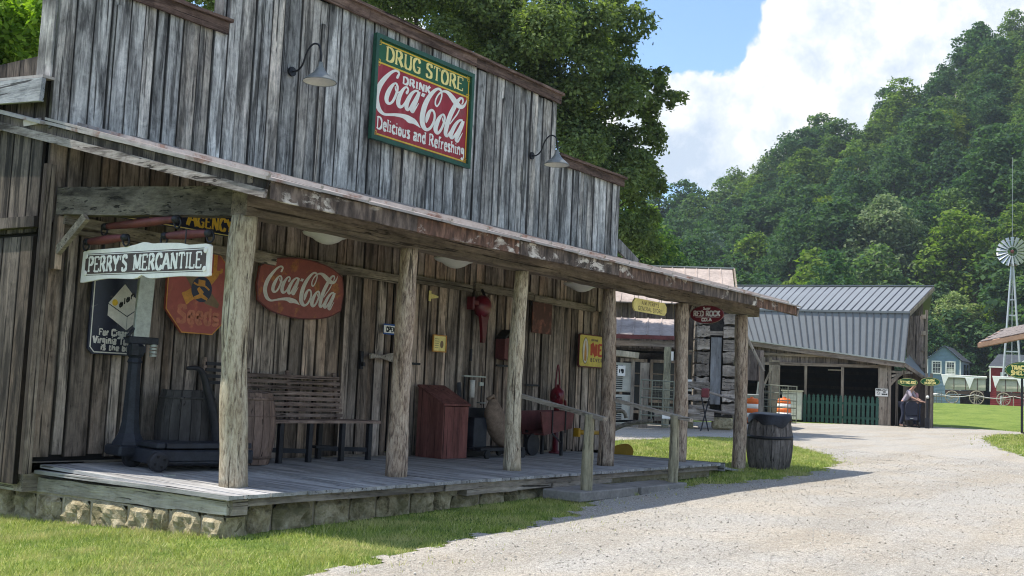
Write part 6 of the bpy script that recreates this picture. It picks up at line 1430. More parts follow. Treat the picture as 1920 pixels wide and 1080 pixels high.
P1 = Vector(BB) + RB @ Vector((1.42, 0.10, 0)); P1.z = G(P1.x, P1.y)
person(P1, BR - 0.9, 'person in a pink shirt standing behind the stroller', M['pink'], 0.14, 0.93)
P2 = Vector(BB) + RB @ Vector((1.22, -0.75, 0)); P2.z = G(P2.x, P2.y)
t_ = thing('stroller', 'dark navy stroller at the barn passage', 'stroller', P2, BR)
hood = [( -0.23, 0.45), (0.23, 0.45), (0.25, 0.70), (0.20, 0.92), (0.10, 1.02), (-0.10, 1.02), (-0.20, 0.92), (-0.25, 0.70)]
MB().prism(hood, -0.16, 0.20).build('hood', M['strol'], t_, bevel=0.03); MB().prism3([(-0.22, -0.2, 0.28), (0.22, -0.2, 0.28), (0.22, -0.12, 0.5), (-0.22, -0.12, 0.5)], (0, 0.35, 0)).build('seat', M['strol'], t_, bevel=0.02)
for sx in (-0.27, 0.27):
    for sy in (-0.2, 0.28): MB().lathe([(0.11, -0.02), (0.11, 0.02)], c=(sx, sy, 0.11), axis='X', n=16).build('wheel', M['black'], t_)
    MB().tube([(sx * 0.9, 0.28, 0.12), (sx * 0.9, -0.1, 0.5), (sx * 0.9, -0.38, 1.0)], 0.014, 6).build('frame_tube', M['iron'], t_)
MB().tube([(-0.24, -0.38, 1.0), (0.24, -0.38, 1.0)], 0.017, 6).build('push_handle', M['black'], t_); MB().box((0, -0.2, 0.35), (0.12, 0.02, 0.03)).build('reflector', M['galv'], t_)
# lamp post at the path edge
LP = (43.55, 11.2, G(43.5, 11.2))
t_ = thing('garden_lamp', 'small dark lamp post with a white globe at the barn corner', 'lamp', LP, BR)
MB().tube([(0, 0, 0), (0, 0, 1.12)], 0.045, 10).build('post', M['iron'], t_); MB().lathe([(0.02, 0), (0.05, 0.02), (0.06, 0.06), (0.05, 0.10), (0.02, 0.12)], c=(0, 0, 1.12), n=14).build('globe', M['milk'], t_, smooth=True)
MB().box((0, 0, 0.2), (0.16, 0.16, 0.4)).build('base_block', M['iron'], t_); 
for i, ux in enumerate((-0.32, -0.62)): pass
t_ = thing('loading_ramp', 'pale tilted board ramp on the bank beside the first wagon', 'ramp', (98.0, 25.5, G(98.0, 25.5)), -1.33)
MB().bar((-1.2, 0.0, 0.25), (0.9, 1.2, 0.85), 1.0, 0.08).build('ramp_board', M['whitew'], t_); MB().bar((0.7, 1.1, 0.0), (0.7, 1.1, 0.75), 0.12, 0.12).build('leg', W['barnp'], t_)

# ------------------------------------------------------------------ houses, wagons, windmill, shelter
def clap(parent, poly_top, u0, u1, z0, v, mat, pitch=0.16, depth=0.03, z1=None, name='clapboard'):
    z = z0
    while z < z1 - 0.02:
        a, b = poly_top(z)
        if b - a > 0.05: MB().prism3([(max(a, u0), v, z), (min(b, u1), v, z), (min(b, u1), v - 0.0, z + pitch), (max(a, u0), v, z + pitch)], (0, -0.02, 0)).add([(max(a, u0), v - depth, z), (min(b, u1), v - depth, z), (min(b, u1), v - 0.02, z + 0.02), (max(a, u0), v - 0.02, z + 0.02)], [(0, 1, 2, 3)]).build(name, mat, parent)
        z += pitch
HB = (136.0, 33.1, 3.05); HR = -1.3319
h_ = thing('blue_house', 'small pale blue clapboard house with white trimmed windows', 'house', HB, HR)
def top_blue(z): return (-1.85, 1.70) if z < 3.75 else (-1.85 + (z - 3.75) * 1.2, 1.70 - (z - 3.75) * 1.15)
clap(h_, top_blue, -1.85, 1.70, -1.75, 0.0, M['clap'], 0.155, 0.05, 5.2)
MB().box((0.0, 2.0, 0.95), (3.4, 3.9, 5.5)).build('core_wall', M['clap'], h_)
for s in (-1, 1): MB().box((1.70 if s > 0 else -1.86, -0.04, 1.72), (0.14, 0.1, 4.1)).build('corner_trim', M['white'], h_)
for uc in (-0.86, 0.64):
    f_ = frame(uc - 0.55, uc + 0.55, 1.95, 3.50, 0.15, -0.06, -0.12).build('window_frame', M['white'], h_)
    MB().box((uc, -0.05, 2.72), (0.85, 0.02, 1.3)).build('pane', M['glassd'], f_)
    q = MB(); [q.box((uc + d, -0.075, 2.72), (0.04, 0.02, 1.28)) for d in (-0.14, 0.14)]; [q.box((uc, -0.08, 2.3 + 0.43 * k_), (0.85, 0.02, 0.04)) for k_ in range(3)]; q.build('glazing_bar', M['white'], f_)
    if uc > 0: MB().box((uc, -0.065, 2.38), (0.7, 0.01, 0.5)).build('curtain', M['canvas'], f_)
MB().prism3([(-2.1, -0.3, 3.55), (-0.05, -0.3, 5.32), (-0.05, 4.2, 5.32), (-2.1, 4.2, 3.55)], (0, 0, -0.1)).build('roof', M['slate'], h_)
MB().prism3([(1.95, -0.3, 3.55), (-0.05, -0.3, 5.32), (-0.05, 4.2, 5.32), (1.95, 4.2, 3.55)], (0, 0, -0.1)).build('roof', M['slate'], h_)
MB().prism3([(1.72, 0.0, -0.3), (2.75, 3.6, -0.3), (2.75, 3.6, 3.5), (1.72, 0.0, 3.6)], (-0.1, 0.05, 0)).build('side_wall', M['clap'], h_)
for a in (0.35, 0.66): 
    c_ = Vector((1.72, 0, 0)).lerp(Vector((2.75, 3.6, 0)), a); MB().prism3([(c_.x + 0.02, c_.y - 0.06, 1.9), (c_.x + 0.22, c_.y + 0.6, 1.9), (c_.x + 0.22, c_.y + 0.6, 3.2), (c_.x + 0.02, c_.y - 0.06, 3.2)], (0.03, -0.02, 0)).build('side_window', M['glassd'], h_)
MB().prism3([(1.75, -0.1, 3.62), (3.0, 3.8, 3.5), (1.0, 4.2, 5.2), (-0.05, -0.3, 5.32)], (0, 0, -0.08)).build('roof', M['slate'], h_)
h2_ = thing('pointed_cottage', 'little steep roofed cottage behind the blue house', 'cottage', (146.2, 33.4, 3.3), -1.3463)
MB().prism([(-1.3, -1.8), (1.6, -1.8), (1.6, 3.2), (-1.3, 3.2)], 0, 2.5).build('wall', W['barn'], h2_); MB().prism3([(-1.3, -0.2, 3.2), (-0.18, 1.2, 5.7), (0.4, 1.2, 5.7), (1.85, -0.2, 3.0)], (0, 2.5, 0)).build('roof', M['slate'], h2_)
MB().lathe([(0.04, 5.6), (0.13, 5.75), (0.04, 5.95)], c=(-0.18, 0.4, 0), n=10).build('finial', M['milk'], h2_); MB().box((1.1, -0.05, 2.6), (0.5, 0.08, 0.8)).build('window', M['glassd'], h2_)
MB().bar((1.7, -0.2, 3.1), (3.2, -0.2, 1.9), 1.4, 0.08).build('lean_roof', M['slate'], h2_)
h3_ = thing('red_house', 'small red sided house with grey roof and white corner trim', 'house', (137.2, 27.6, 3.25), -1.3725)
clap(h3_, lambda z: (-0.72, 6.0), -0.72, 6.0, -1.8, 0.0, M['barnred'], 0.2, 0.03, 2.85); MB().box((2.6, 2.0, 0.5), (6.5, 3.8, 4.6)).build('core_wall', M['barnred'], h3_)
MB().prism3([(-0.9, -0.3, 2.9), (6.2, -0.3, 2.9), (6.2, 2.2, 4.35), (0.1, 2.2, 4.35)], (0, 0, -0.1)).build('roof', M['slate'], h3_); MB().box((-0.74, -0.04, 1.4), (0.14, 0.1, 2.9)).build('corner_trim', M['white'], h3_); MB().box((2.6, -0.3, 2.78), (7.0, 0.06, 0.16)).build('eave_board', M['white'], h3_)
f_ = frame(0.35, 1.15, 0.9, 2.2, 0.14, -0.05, -0.12).build('window_frame', M['white'], h3_); MB().box((0.75, -0.04, 1.55), (0.55, 0.02, 1.05)).build('pane', M['glassd'], f_)
MB().bar((2.2, -0.4, 3.1), (4.2, -0.4, 4.6), 0.1, 0.14).build('gable_rake', M['white'], h3_)

def spoked_wheel(parent, c, r, mat, n=12):
    rim_ = [(c[0] + r * math.cos(a), c[1], c[2] + r * math.sin(a)) for a in np.linspace(0, 2 * math.pi, 25)[:-1]]
    wo = MB().tube(rim_, 0.045, 6, close=True).build('wheel_rim', mat, parent, smooth=True)
    for k_ in range(n):
        a = 2 * math.pi * k_ / n; MB().bar(c, (c[0] + r * math.cos(a), c[1], c[2] + r * math.sin(a)), 0.04, 0.04).build('spoke', mat, wo)
    MB().lathe([(0.09, -0.1), (0.09, 0.1)], c=c, axis='Y', n=10).build('hub', mat, wo)
def covered_wagon(pos, rz, label):
    t2 = thing('covered_wagon', label, 'wagon', pos, rz, 'covered wagons on the bank')
    for u_, r_ in ((-0.95, 0.56), (1.15, 0.60)):
        for v_ in (-0.75, 0.75): spoked_wheel(t2, (u_, v_, r_), r_, M['wheelw'])
    MB().box((0.1, 0, 1.05), (3.3, 1.1, 0.32)).build('wagon_bed', M['wagon'], t2); MB().box((0.1, 0, 0.72), (2.4, 0.14, 0.14)).build('reach_pole', M['wagon'], t2)
    for u_ in (-0.95, 1.15): MB().box((u_, 0, 0.62), (0.14, 1.5, 0.14)).build('axle', M['wagon'], t2)
    MB().tube([(-1.5, 0, 0.6), (-3.4, -0.3, 0.62)], 0.05, 6).build('tongue', M['wheelw'], t2)
    arc = [(0.62 * math.cos(a), 1.62 + 0.98 * math.sin(a)) for a in np.linspace(-0.35, math.pi + 0.35, 14)]
    q = MB(); n_ = len(arc)
    for k_, u_ in enumerate((-1.55, -0.8, 0.2, 1.2, 1.9)):
        for (y_, z_) in arc: q.v.append((u_, y_, z_ - 0.03 * (k_ % 2)))
    for k_ in range(4):
        for i in range(n_ - 1): q.f.append((k_ * n_ + i, k_ * n_ + i + 1, (k_ + 1) * n_ + i + 1, (k_ + 1) * n_ + i))
    q.build('canvas_cover', M['canvasd'], t2, smooth=False)
    for u_ in (-0.8, 0.2, 1.2):
        MB().tube([(u_, y_ * 1.02, z_) for y_, z_ in arc], 0.03, 6).build('bow', M['wagon'], t2)
    # white cloth thrown over the top with hanging points
    MB().prism3([(-1.9, -0.70, 2.60), (2.0, -0.70, 2.52), (2.0, -0.66, 2.40), (0.9, -0.70, 2.38), (0.55, -0.72, 1.35), (0.15, -0.70, 2.40), (-1.3, -0.70, 2.38), (-1.65, -0.72, 1.55)], (0, 0.03, 0)).build('hanging_cloth', M['white'], t2)
    MB().prism3([(-1.9, -0.70, 2.60), (2.0, -0.70, 2.52), (2.0, 0.6, 2.60), (-1.9, 0.6, 2.66)], (0, 0, 0.02)).build('top_cloth', M['white'], t2)
    return t2
w1 = covered_wagon((109.2, 24.9, G(109.2, 24.9) + 0.0), -1.3463, 'covered wagon before the blue house, white cloth over tan canvas')
dup(w1, (110.0, 20.6, G(110, 20.6)), -1.3825, 'covered wagon at the right edge, below the tractor shelter sign')
# rope fence in front of the wagons
t_ = thing('rope_fence', 'sagging white rope on short posts in front of the wagons', 'fence', (107.0, 22.0, G(107, 22)), -1.36)
for k_, u_ in enumerate((-4.6, -1.4, 1.8, 5.0, 8.0)):
    MB().box((u_, 0, 0.45), (0.09, 0.09, 0.9)).build('post', M['wheelw'], t_)
    if k_ < 4: MB().tube([(u_ + 3.2 * i / 8, 0, 0.85 - 0.25 * math.sin(math.pi * i / 8)) for i in range(9)], 0.03, 5).build('rope', M['whitew'], t_)
t_ = thing('iron_railing', 'grey paling fence between the barn corner and the wagons', 'fence', (100.0, 26.0, G(100, 26)), -1.33)
for i in range(16): MB().box((-1.6 + 0.2 * i, 0, 0.5), (0.06, 0.04, 1.0)).build('paling', M['shade'], t_)
for z in (0.2, 0.85): MB().box((-0.1, 0.03, z), (3.2, 0.04, 0.06)).build('rail', M['shade'], t_)

# windmill
wm = thing('windmill', 'steel farm windmill with many bladed wheel on a lattice tower', 'windmill', (115.9, 22.0, G(115.9, 22)), -1.3832)
legs = [(-0.95, -0.95), (0.95, -0.95), (0.95, 0.95), (-0.95, 0.95)]
HT = 13.5
for a, b in legs: MB().bar((a, b, 0), (a * 0.08, b * 0.08, HT), 0.13, 0.13).build('tower_leg', M['steel'], wm)
for z in (1.6, 3.4, 5.2, 7.0, 8.7, 10.2):
    s_ = 1 - 0.92 * z / HT
    for i in range(4):
        p = legs[i]; p2 = legs[(i + 1) % 4]; MB().bar((p[0] * s_, p[1] * s_, z), (p2[0] * s_, p2[1] * s_, z), 0.06, 0.06).build('girt', M['steel'], wm)
MB().tube([(0, 0, 1), (0, 0, HT + 0.6)], 0.035, 6).build('pump_rod', M['steel'], wm)
MB().box((0, 0, HT + 0.05), (0.9, 0.9, 0.06)).build('platform', M['wagon'], wm)
hubz = HT + 1.35
bl = MB().add([(-0.055, 0, 0.42), (0.055, 0.10, 0.42), (0.17, 0.15, 1.42), (-0.17, -0.03, 1.42)], [(0, 1, 2, 3)]).add([(-0.055, 0.012, 0.42), (0.055, 0.112, 0.42), (0.17, 0.162, 1.42), (-0.17, -0.018, 1.42)], [(3, 2, 1, 0)]).mesh('blade', M['steel'], fix=False)
for k_ in range(18): shared('blade', bl, wm, (0.0, -0.45, hubz), (0, 2 * math.pi * k_ / 18, 0))
for rr_ in (0.5, 1.1): MB().tube([(rr_ * math.cos(a), -0.40, hubz + rr_ * math.sin(a)) for a in np.linspace(0, 2 * math.pi, 33)[:-1]], 0.02, 5, close=True).build('wheel_ring', M['steel'], wm)
MB().lathe([(0.10, -0.1), (0.16, 0.0), (0.16, 0.5)], c=(0, -0.5, hubz), axis='Y', n=12).build('gear_case', M['reddark'], wm)
MB().prism3([(0.0, 0.3, hubz + 0.4), (0.0, 2.4, hubz + 0.6), (0.0, 2.4, hubz - 0.5), (0.0, 0.3, hubz - 0.15)], (0.02, 0, 0)).build('tail_vane', M['steel'], wm)

# tractor shelter roof and its sign
SB = (37.34, 7.04, G(37.3, 7.0)); SR = -1.3845
sh_ = thing('tractor_shelter', 'open shelter with old shingle roof and cedar edge at right', 'shelter', SB, SR)
ez = lambda u: 2.84 + (u + 1.03) * 0.25
for r_ in range(7):
    f0, f1 = r_ / 7, (r_ + 1) / 7
    for c_ in range(12):
        u0 = -0.98 + c_ * 0.42 + (0.2 if r_ % 2 else 0)
        def pt(u, f): return (u + f * 0.6, f * 3.2, ez(u) + 0.12 + f * 0.62)
        MB().prism3([pt(u0, f0), pt(u0 + 0.41, f0), pt(u0 + 0.41, f1), pt(u0, f1)], (0, 0, 0.025 + jit(0.004))).build('shingle', M['shingle'], sh_)
MB().prism3([(-1.03, -0.05, ez(-1.03) - 0.03), (4.2, -0.05, ez(4.2) - 0.10), (4.2, -0.05, ez(4.2) + 0.11), (-1.03, -0.05, ez(-1.03) + 0.10)], (0, 0.06, 0)).build('fascia', M['cedar'], sh_)
MB().prism3([(-1.03, 0, ez(-1.03) - 0.02), (-1.03, 0, ez(-1.03) + 0.10), (-0.45, 3.2, ez(-1.03) + 0.72), (-0.45, 3.2, ez(-1.03) + 0.60)], (0.05, 0, 0)).build('rake_board', M['cedar'], sh_)
MB().prism3([(-1.0, 0.02, ez(-1) - 0.02), (4.2, 0.02, ez(4.2) - 0.08), (4.2, 3.0, ez(4.2) + 0.5), (-0.4, 3.0, ez(-1) + 0.55)], (0, 0, -0.04)).build('soffit', M['cedar'], sh_)
for u_ in (0.62, 3.6): MB().box((u_, 0.3, 1.55), (0.16, 0.16, 3.1)).build('post', M['cedar'], sh_)
for u_ in (0.62, 3.6): MB().box((u_, 2.8, 1.7), (0.16, 0.16, 3.4)).build('post', M['cedar'], sh_)
oval_sign((44.24, 8.05, 2.48), 'large green oval sign with two lines under the shelter roof', 0.58, 0.30, [('TRACTOR', 0.72), ('SHELTER', 0.72)], 0.15).rotation_euler[2] = -1.3863
for sx in (-0.5, 0.5): MB().box((44.24 + sx * 0.0, 8.25, 1.2), (0.05, 0.05, 2.0))
sgn = [o for o in COL.objects if o.name.startswith('green_oval_sign')][-1]; MB().box((0.0, 0.06, -1.15), (0.08, 0.08, 2.3)).build('sign_post', M['iron'], sgn)
# picnic table seen at the right edge
PT = (34.9, 6.15, G(34.9, 6.15))
t_ = thing('picnic_table', 'dark weathered picnic table cut by the right edge', 'table', PT, -1.39)
MB().box((0.55, 0.3, 0.74), (1.2, 0.7, 0.05)).build('tabletop', M['wagon'], t_); MB().box((0.45, -0.35, 0.30), (1.25, 0.28, 0.05)).build('bench_board', M['wagon'], t_)
for sx in (0.15, 0.95):
    MB().bar((sx, -0.2, 0), (sx, 0.35, 0.74), 0.08, 0.1).build('leg', M['wagon'], t_); MB().bar((sx, 0.75, 0), (sx, 0.25, 0.74), 0.08, 0.1).build('leg', M['wagon'], t_); MB().bar((sx, -0.35, 0.27), (sx, 0.9, 0.27), 0.05, 0.08).build('cross_bar', M['wagon'], t_)
MB().tube([(0, -0.38, 0.0), (0, -0.38, 0.3)], 0.05, 8).build('leg', M['wagon'], t_)

# ------------------------------------------------------------------ trees and hill
def leaf_mesh(name, lobes, n, size, mat, seed, up=0.35, shell=0.6, asp=0.62, droop=0.0):
    """many small leaves on and in the lobes; lobes = (x, y, z, r)"""
    g = np.random.default_rng(seed); L = np.array(lobes, float); p = L[:, 3] ** 2; i = g.choice(len(L), n, p=p / p.sum())
    d = g.normal(size=(n, 3)); d[:, 2] += up * 1.2; d /= np.linalg.norm(d, axis=1)[:, None]
    r = L[i, 3] * (shell + (1.08 - shell) * g.random(n) ** 0.6) * (1 + 0.22 * np.abs(g.normal(size=n)) * (g.random(n) < 0.3)); r *= 1 + 0.12 * np.sin(d[:, 0] * 5 + i) * np.cos(d[:, 1] * 6 - i)
    c = L[i, :3] + d * r[:, None] * np.array([1, 1, 0.78])
    nrm = d * 0.55 + g.normal(size=(n, 3)) * 0.55; nrm[:, 2] += 0.55; nrm /= np.linalg.norm(nrm, axis=1)[:, None]
    a = np.cross(nrm, g.normal(size=(n, 3))); a /= np.linalg.norm(a, axis=1)[:, None]; b = np.cross(nrm, a)
    s = size * g.uniform(0.6, 1.35, n)[:, None]
    bend = nrm * s * 0.18
    v = np.stack([c - a * s, c + b * s * asp - bend * 0, c + a * s - bend, c - b * s * asp], 1).reshape(-1, 3)
    if droop: v[:, 2] -= droop
    q = np.arange(4 * n).reshape(-1, 4); return arrays_mesh(name, v, q, mat, False)
def limb_mesh(name, H, spread_, seed, mat, r0, nb=9, z0=0.3):
    r2 = random.Random(seed); m = MB(); top = H * 0.86
    tr = [(spread_ * 0.06 * math.sin(i * 1.3 + seed), spread_ * 0.06 * math.cos(i * 1.7 + seed), top * i / 7) for i in range(8)]
    m.tube(tr, [r0 * (1.15 - 0.95 * i / 7) for i in range(8)], 9)
    for k_ in range(nb):
        u = z0 + (0.9 - z0) * (k_ + 0.5) / nb; z = top * u; a = k_ * 2.4 + r2.uniform(-.4, .4); L = spread_ * (1.0 - 0.45 * u) * r2.uniform(0.6, 0.95); rise = L * r2.uniform(0.35, 0.8)
        bx, by = tr[int(u * 7)][0], tr[int(u * 7)][1]
        pts = [(bx + math.cos(a + 0.25 * j_) * L * j_ / 4, by + math.sin(a + 0.25 * j_) * L * j_ / 4, z + rise * (j_ / 4) ** 1.2) for j_ in range(5)]
        m.tube(pts, [r0 * 0.38 * (1 - u * 0.5) * (1 - 0.2 * j_) + 0.008 for j_ in range(5)], 6)
        e = pts[3]; m.tube([e, (e[0] + r2.uniform(-.25, .25) * L, e[1] + r2.uniform(-.25, .25) * L, e[2] + 0.25 * L)], [r0 * 0.10, r0 * 0.03], 5)
    return m.mesh(name, mat, smooth=True)
def crown_lobes(seed, H, R, z0, n, rr=(0.22, 0.36), top=1.0, shape=1.0):
    r2 = random.Random(seed); out = []
    for k_ in range(n):
        u = (k_ + 0.5) / n; z = z0 + (H - z0) * u; prof = (math.sin(math.pi * (0.12 + 0.86 * u)) ** 0.75) ** shape
        a = k_ * 2.399 + r2.uniform(-.5, .5); q_ = R * prof * r2.uniform(0.45, 0.95)
        out.append((math.cos(a) * q_, math.sin(a) * q_, z + r2.uniform(-.05, .05) * H, R * r2.uniform(*rr)))
    for k_ in range(n // 4): out.append((r2.uniform(-.3, .3) * R, r2.uniform(-.3, .3) * R, z0 + (H - z0) * r2.uniform(0.25, 0.85), R * 0.42))
    return out
# hill: terrain under the wood
RIDGE_X = [-1500, -200, 600, 1100, 1250, 1355, 1405, 1480, 1600, 1680, 1745, 1830, 1920, 2300, 2900]
RIDGE_T = [0.05, 0.07, 0.12, 0.17, 0.180, 0.205, 0.222, 0.240, 0.262, 0.285, 0.305, 0.335, 0.355, 0.42, 0.40]
def az_of(x): d = cam_axis(((x - 960) / 2100, 0.09, 1)); return math.atan2(d.y, d.x)
RA = np.array([az_of(x) for x in RIDGE_X])[::-1]; RT = np.array(RIDGE_T)[::-1]
def hill_h(X, Y):
    D = np.hypot(X, Y); A = np.arctan2(Y, X); T = np.interp(A, RA, RT)
    D0 = 150.0; D1 = 285.0; u = np.clip((D - D0) / (D1 - D0), 0, 1)
    top = T * D1 - 18.5
    h = 1.6 + (top - 1.6) * (0.82 * u + 0.18 * u * u * (3 - 2 * u)); back = np.clip((D - D1) / 200, 0, 1)
    return h - back * 8 + 1.2 * np.sin(X * 0.06) * np.cos(Y * 0.05) * u
aa = np.linspace(-0.55, 1.35, 90); dd = np.array([128, 150, 165, 180, 195, 210, 225, 240, 255, 270, 285, 300, 330, 380, 480])
A2, D2 = np.meshgrid(aa, dd, indexing='ij'); X2 = D2 * np.cos(A2); Y2 = D2 * np.sin(A2); Z2 = np.where(D2 < 149, 0.9, hill_h(X2, Y2))
idx = np.arange(A2.size).reshape(A2.shape); q = np.stack([idx[:-1, :-1], idx[:-1, 1:], idx[1:, 1:], idx[1:, :-1]], -1).reshape(-1, 4)
place_mesh('hill', arrays_mesh('hill', np.stack([X2, Y2, Z2], -1).reshape(-1, 3), q, plain('forest_floor', (0.03, 0.035, 0.016), 0.95, 0, 0.4, 0.3)), 'structure')
# crown kinds for the wood
KIND = []
for s in range(7):
    H = [15, 17, 14, 18, 16, 13, 19][s]; R = [5.2, 5.0, 5.6, 4.8, 6.0, 4.6, 5.0][s]
    lb = crown_lobes(100 + s, H, R, H * 0.22, [34, 42, 30, 46, 38, 28, 48][s], (0.17, 0.30)); KIND.append((leaf_mesh('crown', lb, 7000, 0.27, M['leafhill'], 300 + s, up=0.6, shell=0.55), limb_mesh('trunk', H, R, 200 + s, M['bark'], 0.32, 7, 0.35), H, R))
lbp = crown_lobes(160, 21, 6.2, 3.5, 60, (0.16, 0.26), shape=0.8)
PALE = (leaf_mesh('crown', lbp, 12000, 0.30, M['leafpale'], 360, up=0.6), limb_mesh('trunk', 21, 6, 260, M['barkpale'], 0.4, 10, 0.3), 21, 6.2)
lby = crown_lobes(161, 15, 5.2, 3, 40, (0.18, 0.28)); YEL = (leaf_mesh('crown', lby, 8000, 0.28, M['leafyel'], 361, up=0.6), limb_mesh('trunk', 15, 5, 261, M['bark'], 0.3, 8, 0.3), 15, 5.2)
def tree(kind, x, y, z, s, rz, label, group=None, sx=1.0):
    t2 = thing('broadleaf_tree', label, 'tree', (x, y, z), rz, group); t2.scale = (s * sx, s * sx, s)
    shared('crown', kind[0], t2, (0, 0, 0)); shared('trunk', kind[1], t2, (0, 0, 0)); return t2
def at_az(px, D): a = az_of(px); return D * math.cos(a), D * math.sin(a)
placed = []
special = [(1655, 172, PALE, 1.0, 'tall pale grey green tree standing forward in the middle of the hillside'), (1530, 258, KIND[4], 1.25, 'round dark tree standing above the ridge line left of the middle'),
           (1535, 205, YEL, 1.0, 'yellow green tree on the slope left of the pale tree'), (1770, 225, YEL, 1.15, 'bright yellow green tree high on the right slope'),
           (1470, 160, YEL, 0.85, 'yellow green tree low behind the barn roof'), (1320, 200, PALE, 0.72, 'greyish tree on the left of the slope above the cabin'),
           (1790, 152, PALE, 0.62, 'broad pale green tree low behind the blue house'), (1895, 158, YEL, 0.8, 'yellow green tree just behind the windmill wheel')]
for px, D, kd, s, lab in special:
    x_, y_ = at_az(px, D); placed.append((x_, y_)); tree(kd, x_, y_, float(hill_h(x_, y_)) - 0.5, s, rng.uniform(0, 6), lab)
ndone = 0; rt = random.Random(77)
for D in list(range(153, 292, 9)) + [289]:
    px = 1050 + rt.uniform(0, 20)
    while px < 2040:
        Dj = D + rt.uniform(-3, 3); x_, y_ = at_az(px, Dj)
        step = 7.6 / Dj * 2300 * rt.uniform(0.85, 1.25)
        if all((x_ - a) ** 2 + (y_ - b) ** 2 > 28 for a, b in placed) and ndone < 330:
            kd = rt.choice(KIND); s = rt.uniform(0.78, 1.28) * (1.0 if D < 262 else 0.85)
            placed.append((x_, y_)); tree(kd, x_, y_, float(hill_h(x_, y_)) - 0.8, s, rt.uniform(0, 6.28), 'broadleaf tree in the dense wood covering the hill', 'trees of the hillside wood', rt.uniform(0.9, 1.2)); ndone += 1
        px += step
print('hill trees', ndone)
for i_, (px, D, s_) in enumerate(((1745, 236, 15), (1600, 222, 13), (1425, 215, 13))):
    x_, y_ = at_az(px, D); t_ = thing('bare_snag', ('thin leafless snag left of the tallest one, high on the right slope', 'leafless pale tree halfway up the middle of the hill', 'leafless pale tree on the left part of the hill')[i_], 'dead tree', (x_, y_, float(hill_h(x_, y_))), 1.0 * i_)
    shared('trunk', limb_mesh('trunk', s_ + 5, 5, 410 + i_, M['barkpale'], 0.2, 10, 0.35), t_, (0, 0, 0))
# bare snag on the slope
x_, y_ = at_az(1785, 240); t_ = thing('bare_snag', 'pale leafless snag high on the right slope', 'dead tree', (x_, y_, float(hill_h(x_, y_))), 0.4)
shared('trunk', limb_mesh('trunk', 19, 6, 400, M['barkpale'], 0.25, 9, 0.4), t_, (0, 0, 0))
x_, y_ = at_az(1897, 150); t_ = thing('radio_mast', 'thin grey mast rising above the windmill', 'mast', (x_, y_, 1.5)); MB().tube([(0, 0, 0), (0, 0, 31)], 0.03, 6).build('mast_pole', M['galv'], t_)

# near trees behind the store: one big cottonwood and its neighbours
def near_tree(name, label, loc, H, lobes, n, size, mat, seed, r0, R):
    t2 = thing(name, label, 'tree', loc); shared('crown', leaf_mesh('crown', lobes, n, size, mat, seed, up=0.3, shell=0.45), t2, (0, 0, 0)); shared('trunk', limb_mesh('trunk', H, R, seed, M['bark'], r0, 12, 0.25), t2, (0, 0, 0)); return t2
def rel(px, py, D, r, o):          # a leaf lobe around one sight point, in the tree's own axes
    a = cam_axis(((px - 960) / 2100, (py - 540) / 2100, 1)); s = D / math.hypot(a.x, a.y); return (a.x * s - o[0], a.y * s - o[1], EYE.z + a.z * s - o[2], r)
o_ = (26.2, 17.2, G(26.2, 17.2))
lob = []
for px, py, D, r in ((1035, 60, 31, 1.9), (950, 40, 31, 1.7), (1110, 60, 31, 1.5), (1030, -80, 31, 2.2), (1150, -30, 32, 1.2), (1120, 140, 31, 1.3), (1190, 130, 32, 0.75), (1245, 150, 32, 0.55), (1270, 185, 32, 0.48), (1215, 175, 32, 0.6), (1165, 200, 31, 1.0), (1090, 230, 31, 1.5), (1160, 290, 31, 1.1), (1100, 330, 31, 1.3), (1215, 260, 32, 0.6), (1180, 350, 31, 0.9), (1150, 400, 32, 1.2), (1020, 200, 30, 1.4), (900, 10, 32, 1.4), (1165, 30, 31, 0.7), (1165, 95, 32, 0.6), (990, 130, 32, 1.3), (1220, 320, 32, 0.5), (940, 120, 30, 0.9), (1080, 290, 31.5, 1.0), (1130, 330, 32, 1.0), (1075, 215, 31, 0.9), (1200, 410, 33, 0.9), (1170, 440, 33, 1.0), (1110, 260, 31, 0.9), (1225, 470, 33, 0.7), (1215, 215, 32.5, 0.6), (1200, 300, 32.5, 0.8), (1230, 350, 33, 0.6), (1210, 240, 32.5, 0.5), (1170, 160, 31.5, 0.8)):
    for _ in range(5): lob.append(rel(px + rng.gauss(0, 24 * r / 1.3), py + rng.gauss(0, 24 * r / 1.3), D + rng.uniform(-1.5, 1.5) * r, r * rng.uniform(0.28, 0.5), o_))
near_tree('cottonwood_tree', 'big cottonwood rising behind the right half of the store', o_, 15, lob, 105000, 0.062, M['leafnear'], 501, 0.28, 4.5)
o_ = (22.6, 19.5, G(22.6, 19.5)); lob = []
for px, py, D, r in ((880, -10, 31, 1.8), (800, 0, 31, 1.6), (740, -20, 31, 1.4), (850, 60, 30, 1.2), (700, -60, 30, 1.8), (920, 90, 30, 1.2), (960, 160, 30, 0.9), (780, -90, 31, 2.0), (990, 60, 31, 1.4), (980, 200, 31, 1.0)):
    for _ in range(6): lob.append(rel(px + rng.gauss(0, 30 * r / 1.3), py + rng.gauss(0, 26 * r / 1.3), D + rng.uniform(-1.5, 1.5) * r, r * rng.uniform(0.3, 0.5), o_))
near_tree('broadleaf_tree', 'dark leafy tree behind the middle of the false front', o_, 13, lob, 50000, 0.06, M['leafnear'], 502, 0.25, 4.0)
o_ = (8.9, 17.5, G(8.9, 17.5)); lob = []
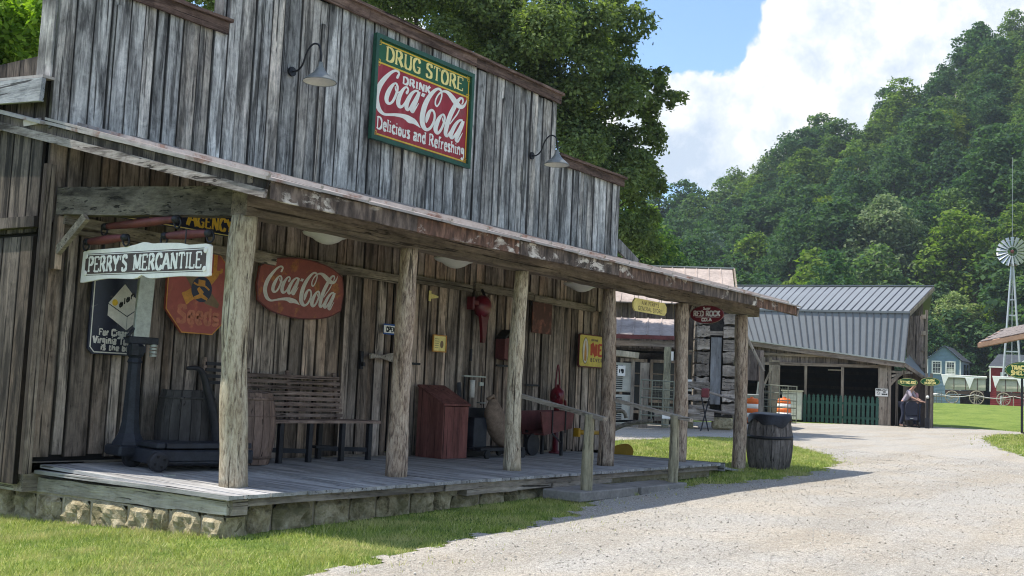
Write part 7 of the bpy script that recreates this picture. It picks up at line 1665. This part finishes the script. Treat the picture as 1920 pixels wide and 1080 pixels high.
for px, py, D, r in ((30, 40, 17, 1.2), (10, 110, 17, 0.9), (60, 110, 17.5, 0.7), (40, -40, 17, 1.3), (-60, 80, 17, 1.4), (70, 20, 18, 0.9)):
    for _ in range(6): lob.append(rel(px + rng.gauss(0, 40 * r), py + rng.gauss(0, 36 * r), D + rng.uniform(-1, 1) * r, r * rng.uniform(0.28, 0.5), o_))
near_tree('broadleaf_tree', 'bright green tree at the left edge behind the store', o_, 8, lob, 24000, 0.055, M['leafbright'], 503, 0.16, 2.2)
o_ = (14.5, 20.0, G(14.5, 20)); lob = []
for px, py, D, r in ((380, -20, 24.5, 1.3), (330, -50, 24.5, 1.2), (430, -30, 24.5, 1.1), (300, -110, 25, 1.6), (420, -120, 25, 1.7)):
    for _ in range(5): lob.append(rel(px + rng.gauss(0, 34 * r), py + rng.gauss(0, 24 * r), D + rng.uniform(-1, 1) * r, r * rng.uniform(0.3, 0.5), o_))
near_tree('broadleaf_tree', 'dark green tree showing over the left step of the false front', o_, 9, lob, 14000, 0.065, M['leafnear'], 504, 0.2, 3.0)
# middle distance trees between the store and the hill
mid = (leaf_mesh('crown', crown_lobes(170, 11, 3.8, 1.2, 44, (0.18, 0.28)), 22000, 0.12, M['leafhill'], 370, up=0.5, shell=0.5), limb_mesh('trunk', 11, 3.4, 270, M['bark'], 0.2, 9, 0.25))
for px, D, s, lab in ((1160, 48, 0.82, 'leafy tree right of the store end, the tallest there'), (1215, 55, 0.80, 'leafy tree above the cabin roof, middle of the three'), (1270, 62, 0.74, 'small leafy tree above the cabin ridge, right of the three'), (1330, 88, 0.80, 'young tree before the hill, just left of the barn ridge')):
    x_, y_ = at_az(px, D); t2 = tree((mid[0], mid[1]), x_, y_, G(x_, y_) - 0.2, s, rng.uniform(0, 6), lab)
for px, D, s in ((1390, 125, 1.0), (1470, 130, 0.9), (1560, 128, 1.0), (1650, 132, 0.85), (1740, 146, 0.8), (1830, 149, 0.72), (1930, 148, 0.85)):
    x_, y_ = at_az(px, D); tree(KIND[int(px) % 7], x_, y_, G(x_, y_) - 1.0, s * 0.85, rng.uniform(0, 6), 'broadleaf tree in the dense wood covering the hill', 'trees of the hillside wood')

# the air of the valley: one even volume round everything
hm = bpy.data.materials.new('haze_air'); hm.use_nodes = True; ht = NT(hm.node_tree)
pv = ht.n('ShaderNodeVolumePrincipled', {'Color': (0.80, 0.90, 1.0, 1), 'Density': 0.00026, 'Anisotropy': 0.2})
ht.n('ShaderNodeOutputMaterial', {'Volume': pv.outputs[0]})
hz = MB().box((430, 200, 66), (1100, 1500, 138)).build('haze', hm, None); hz['kind'] = 'stuff'; hz['label'] = 'thin summer haze filling the valley'; hz['category'] = 'haze'
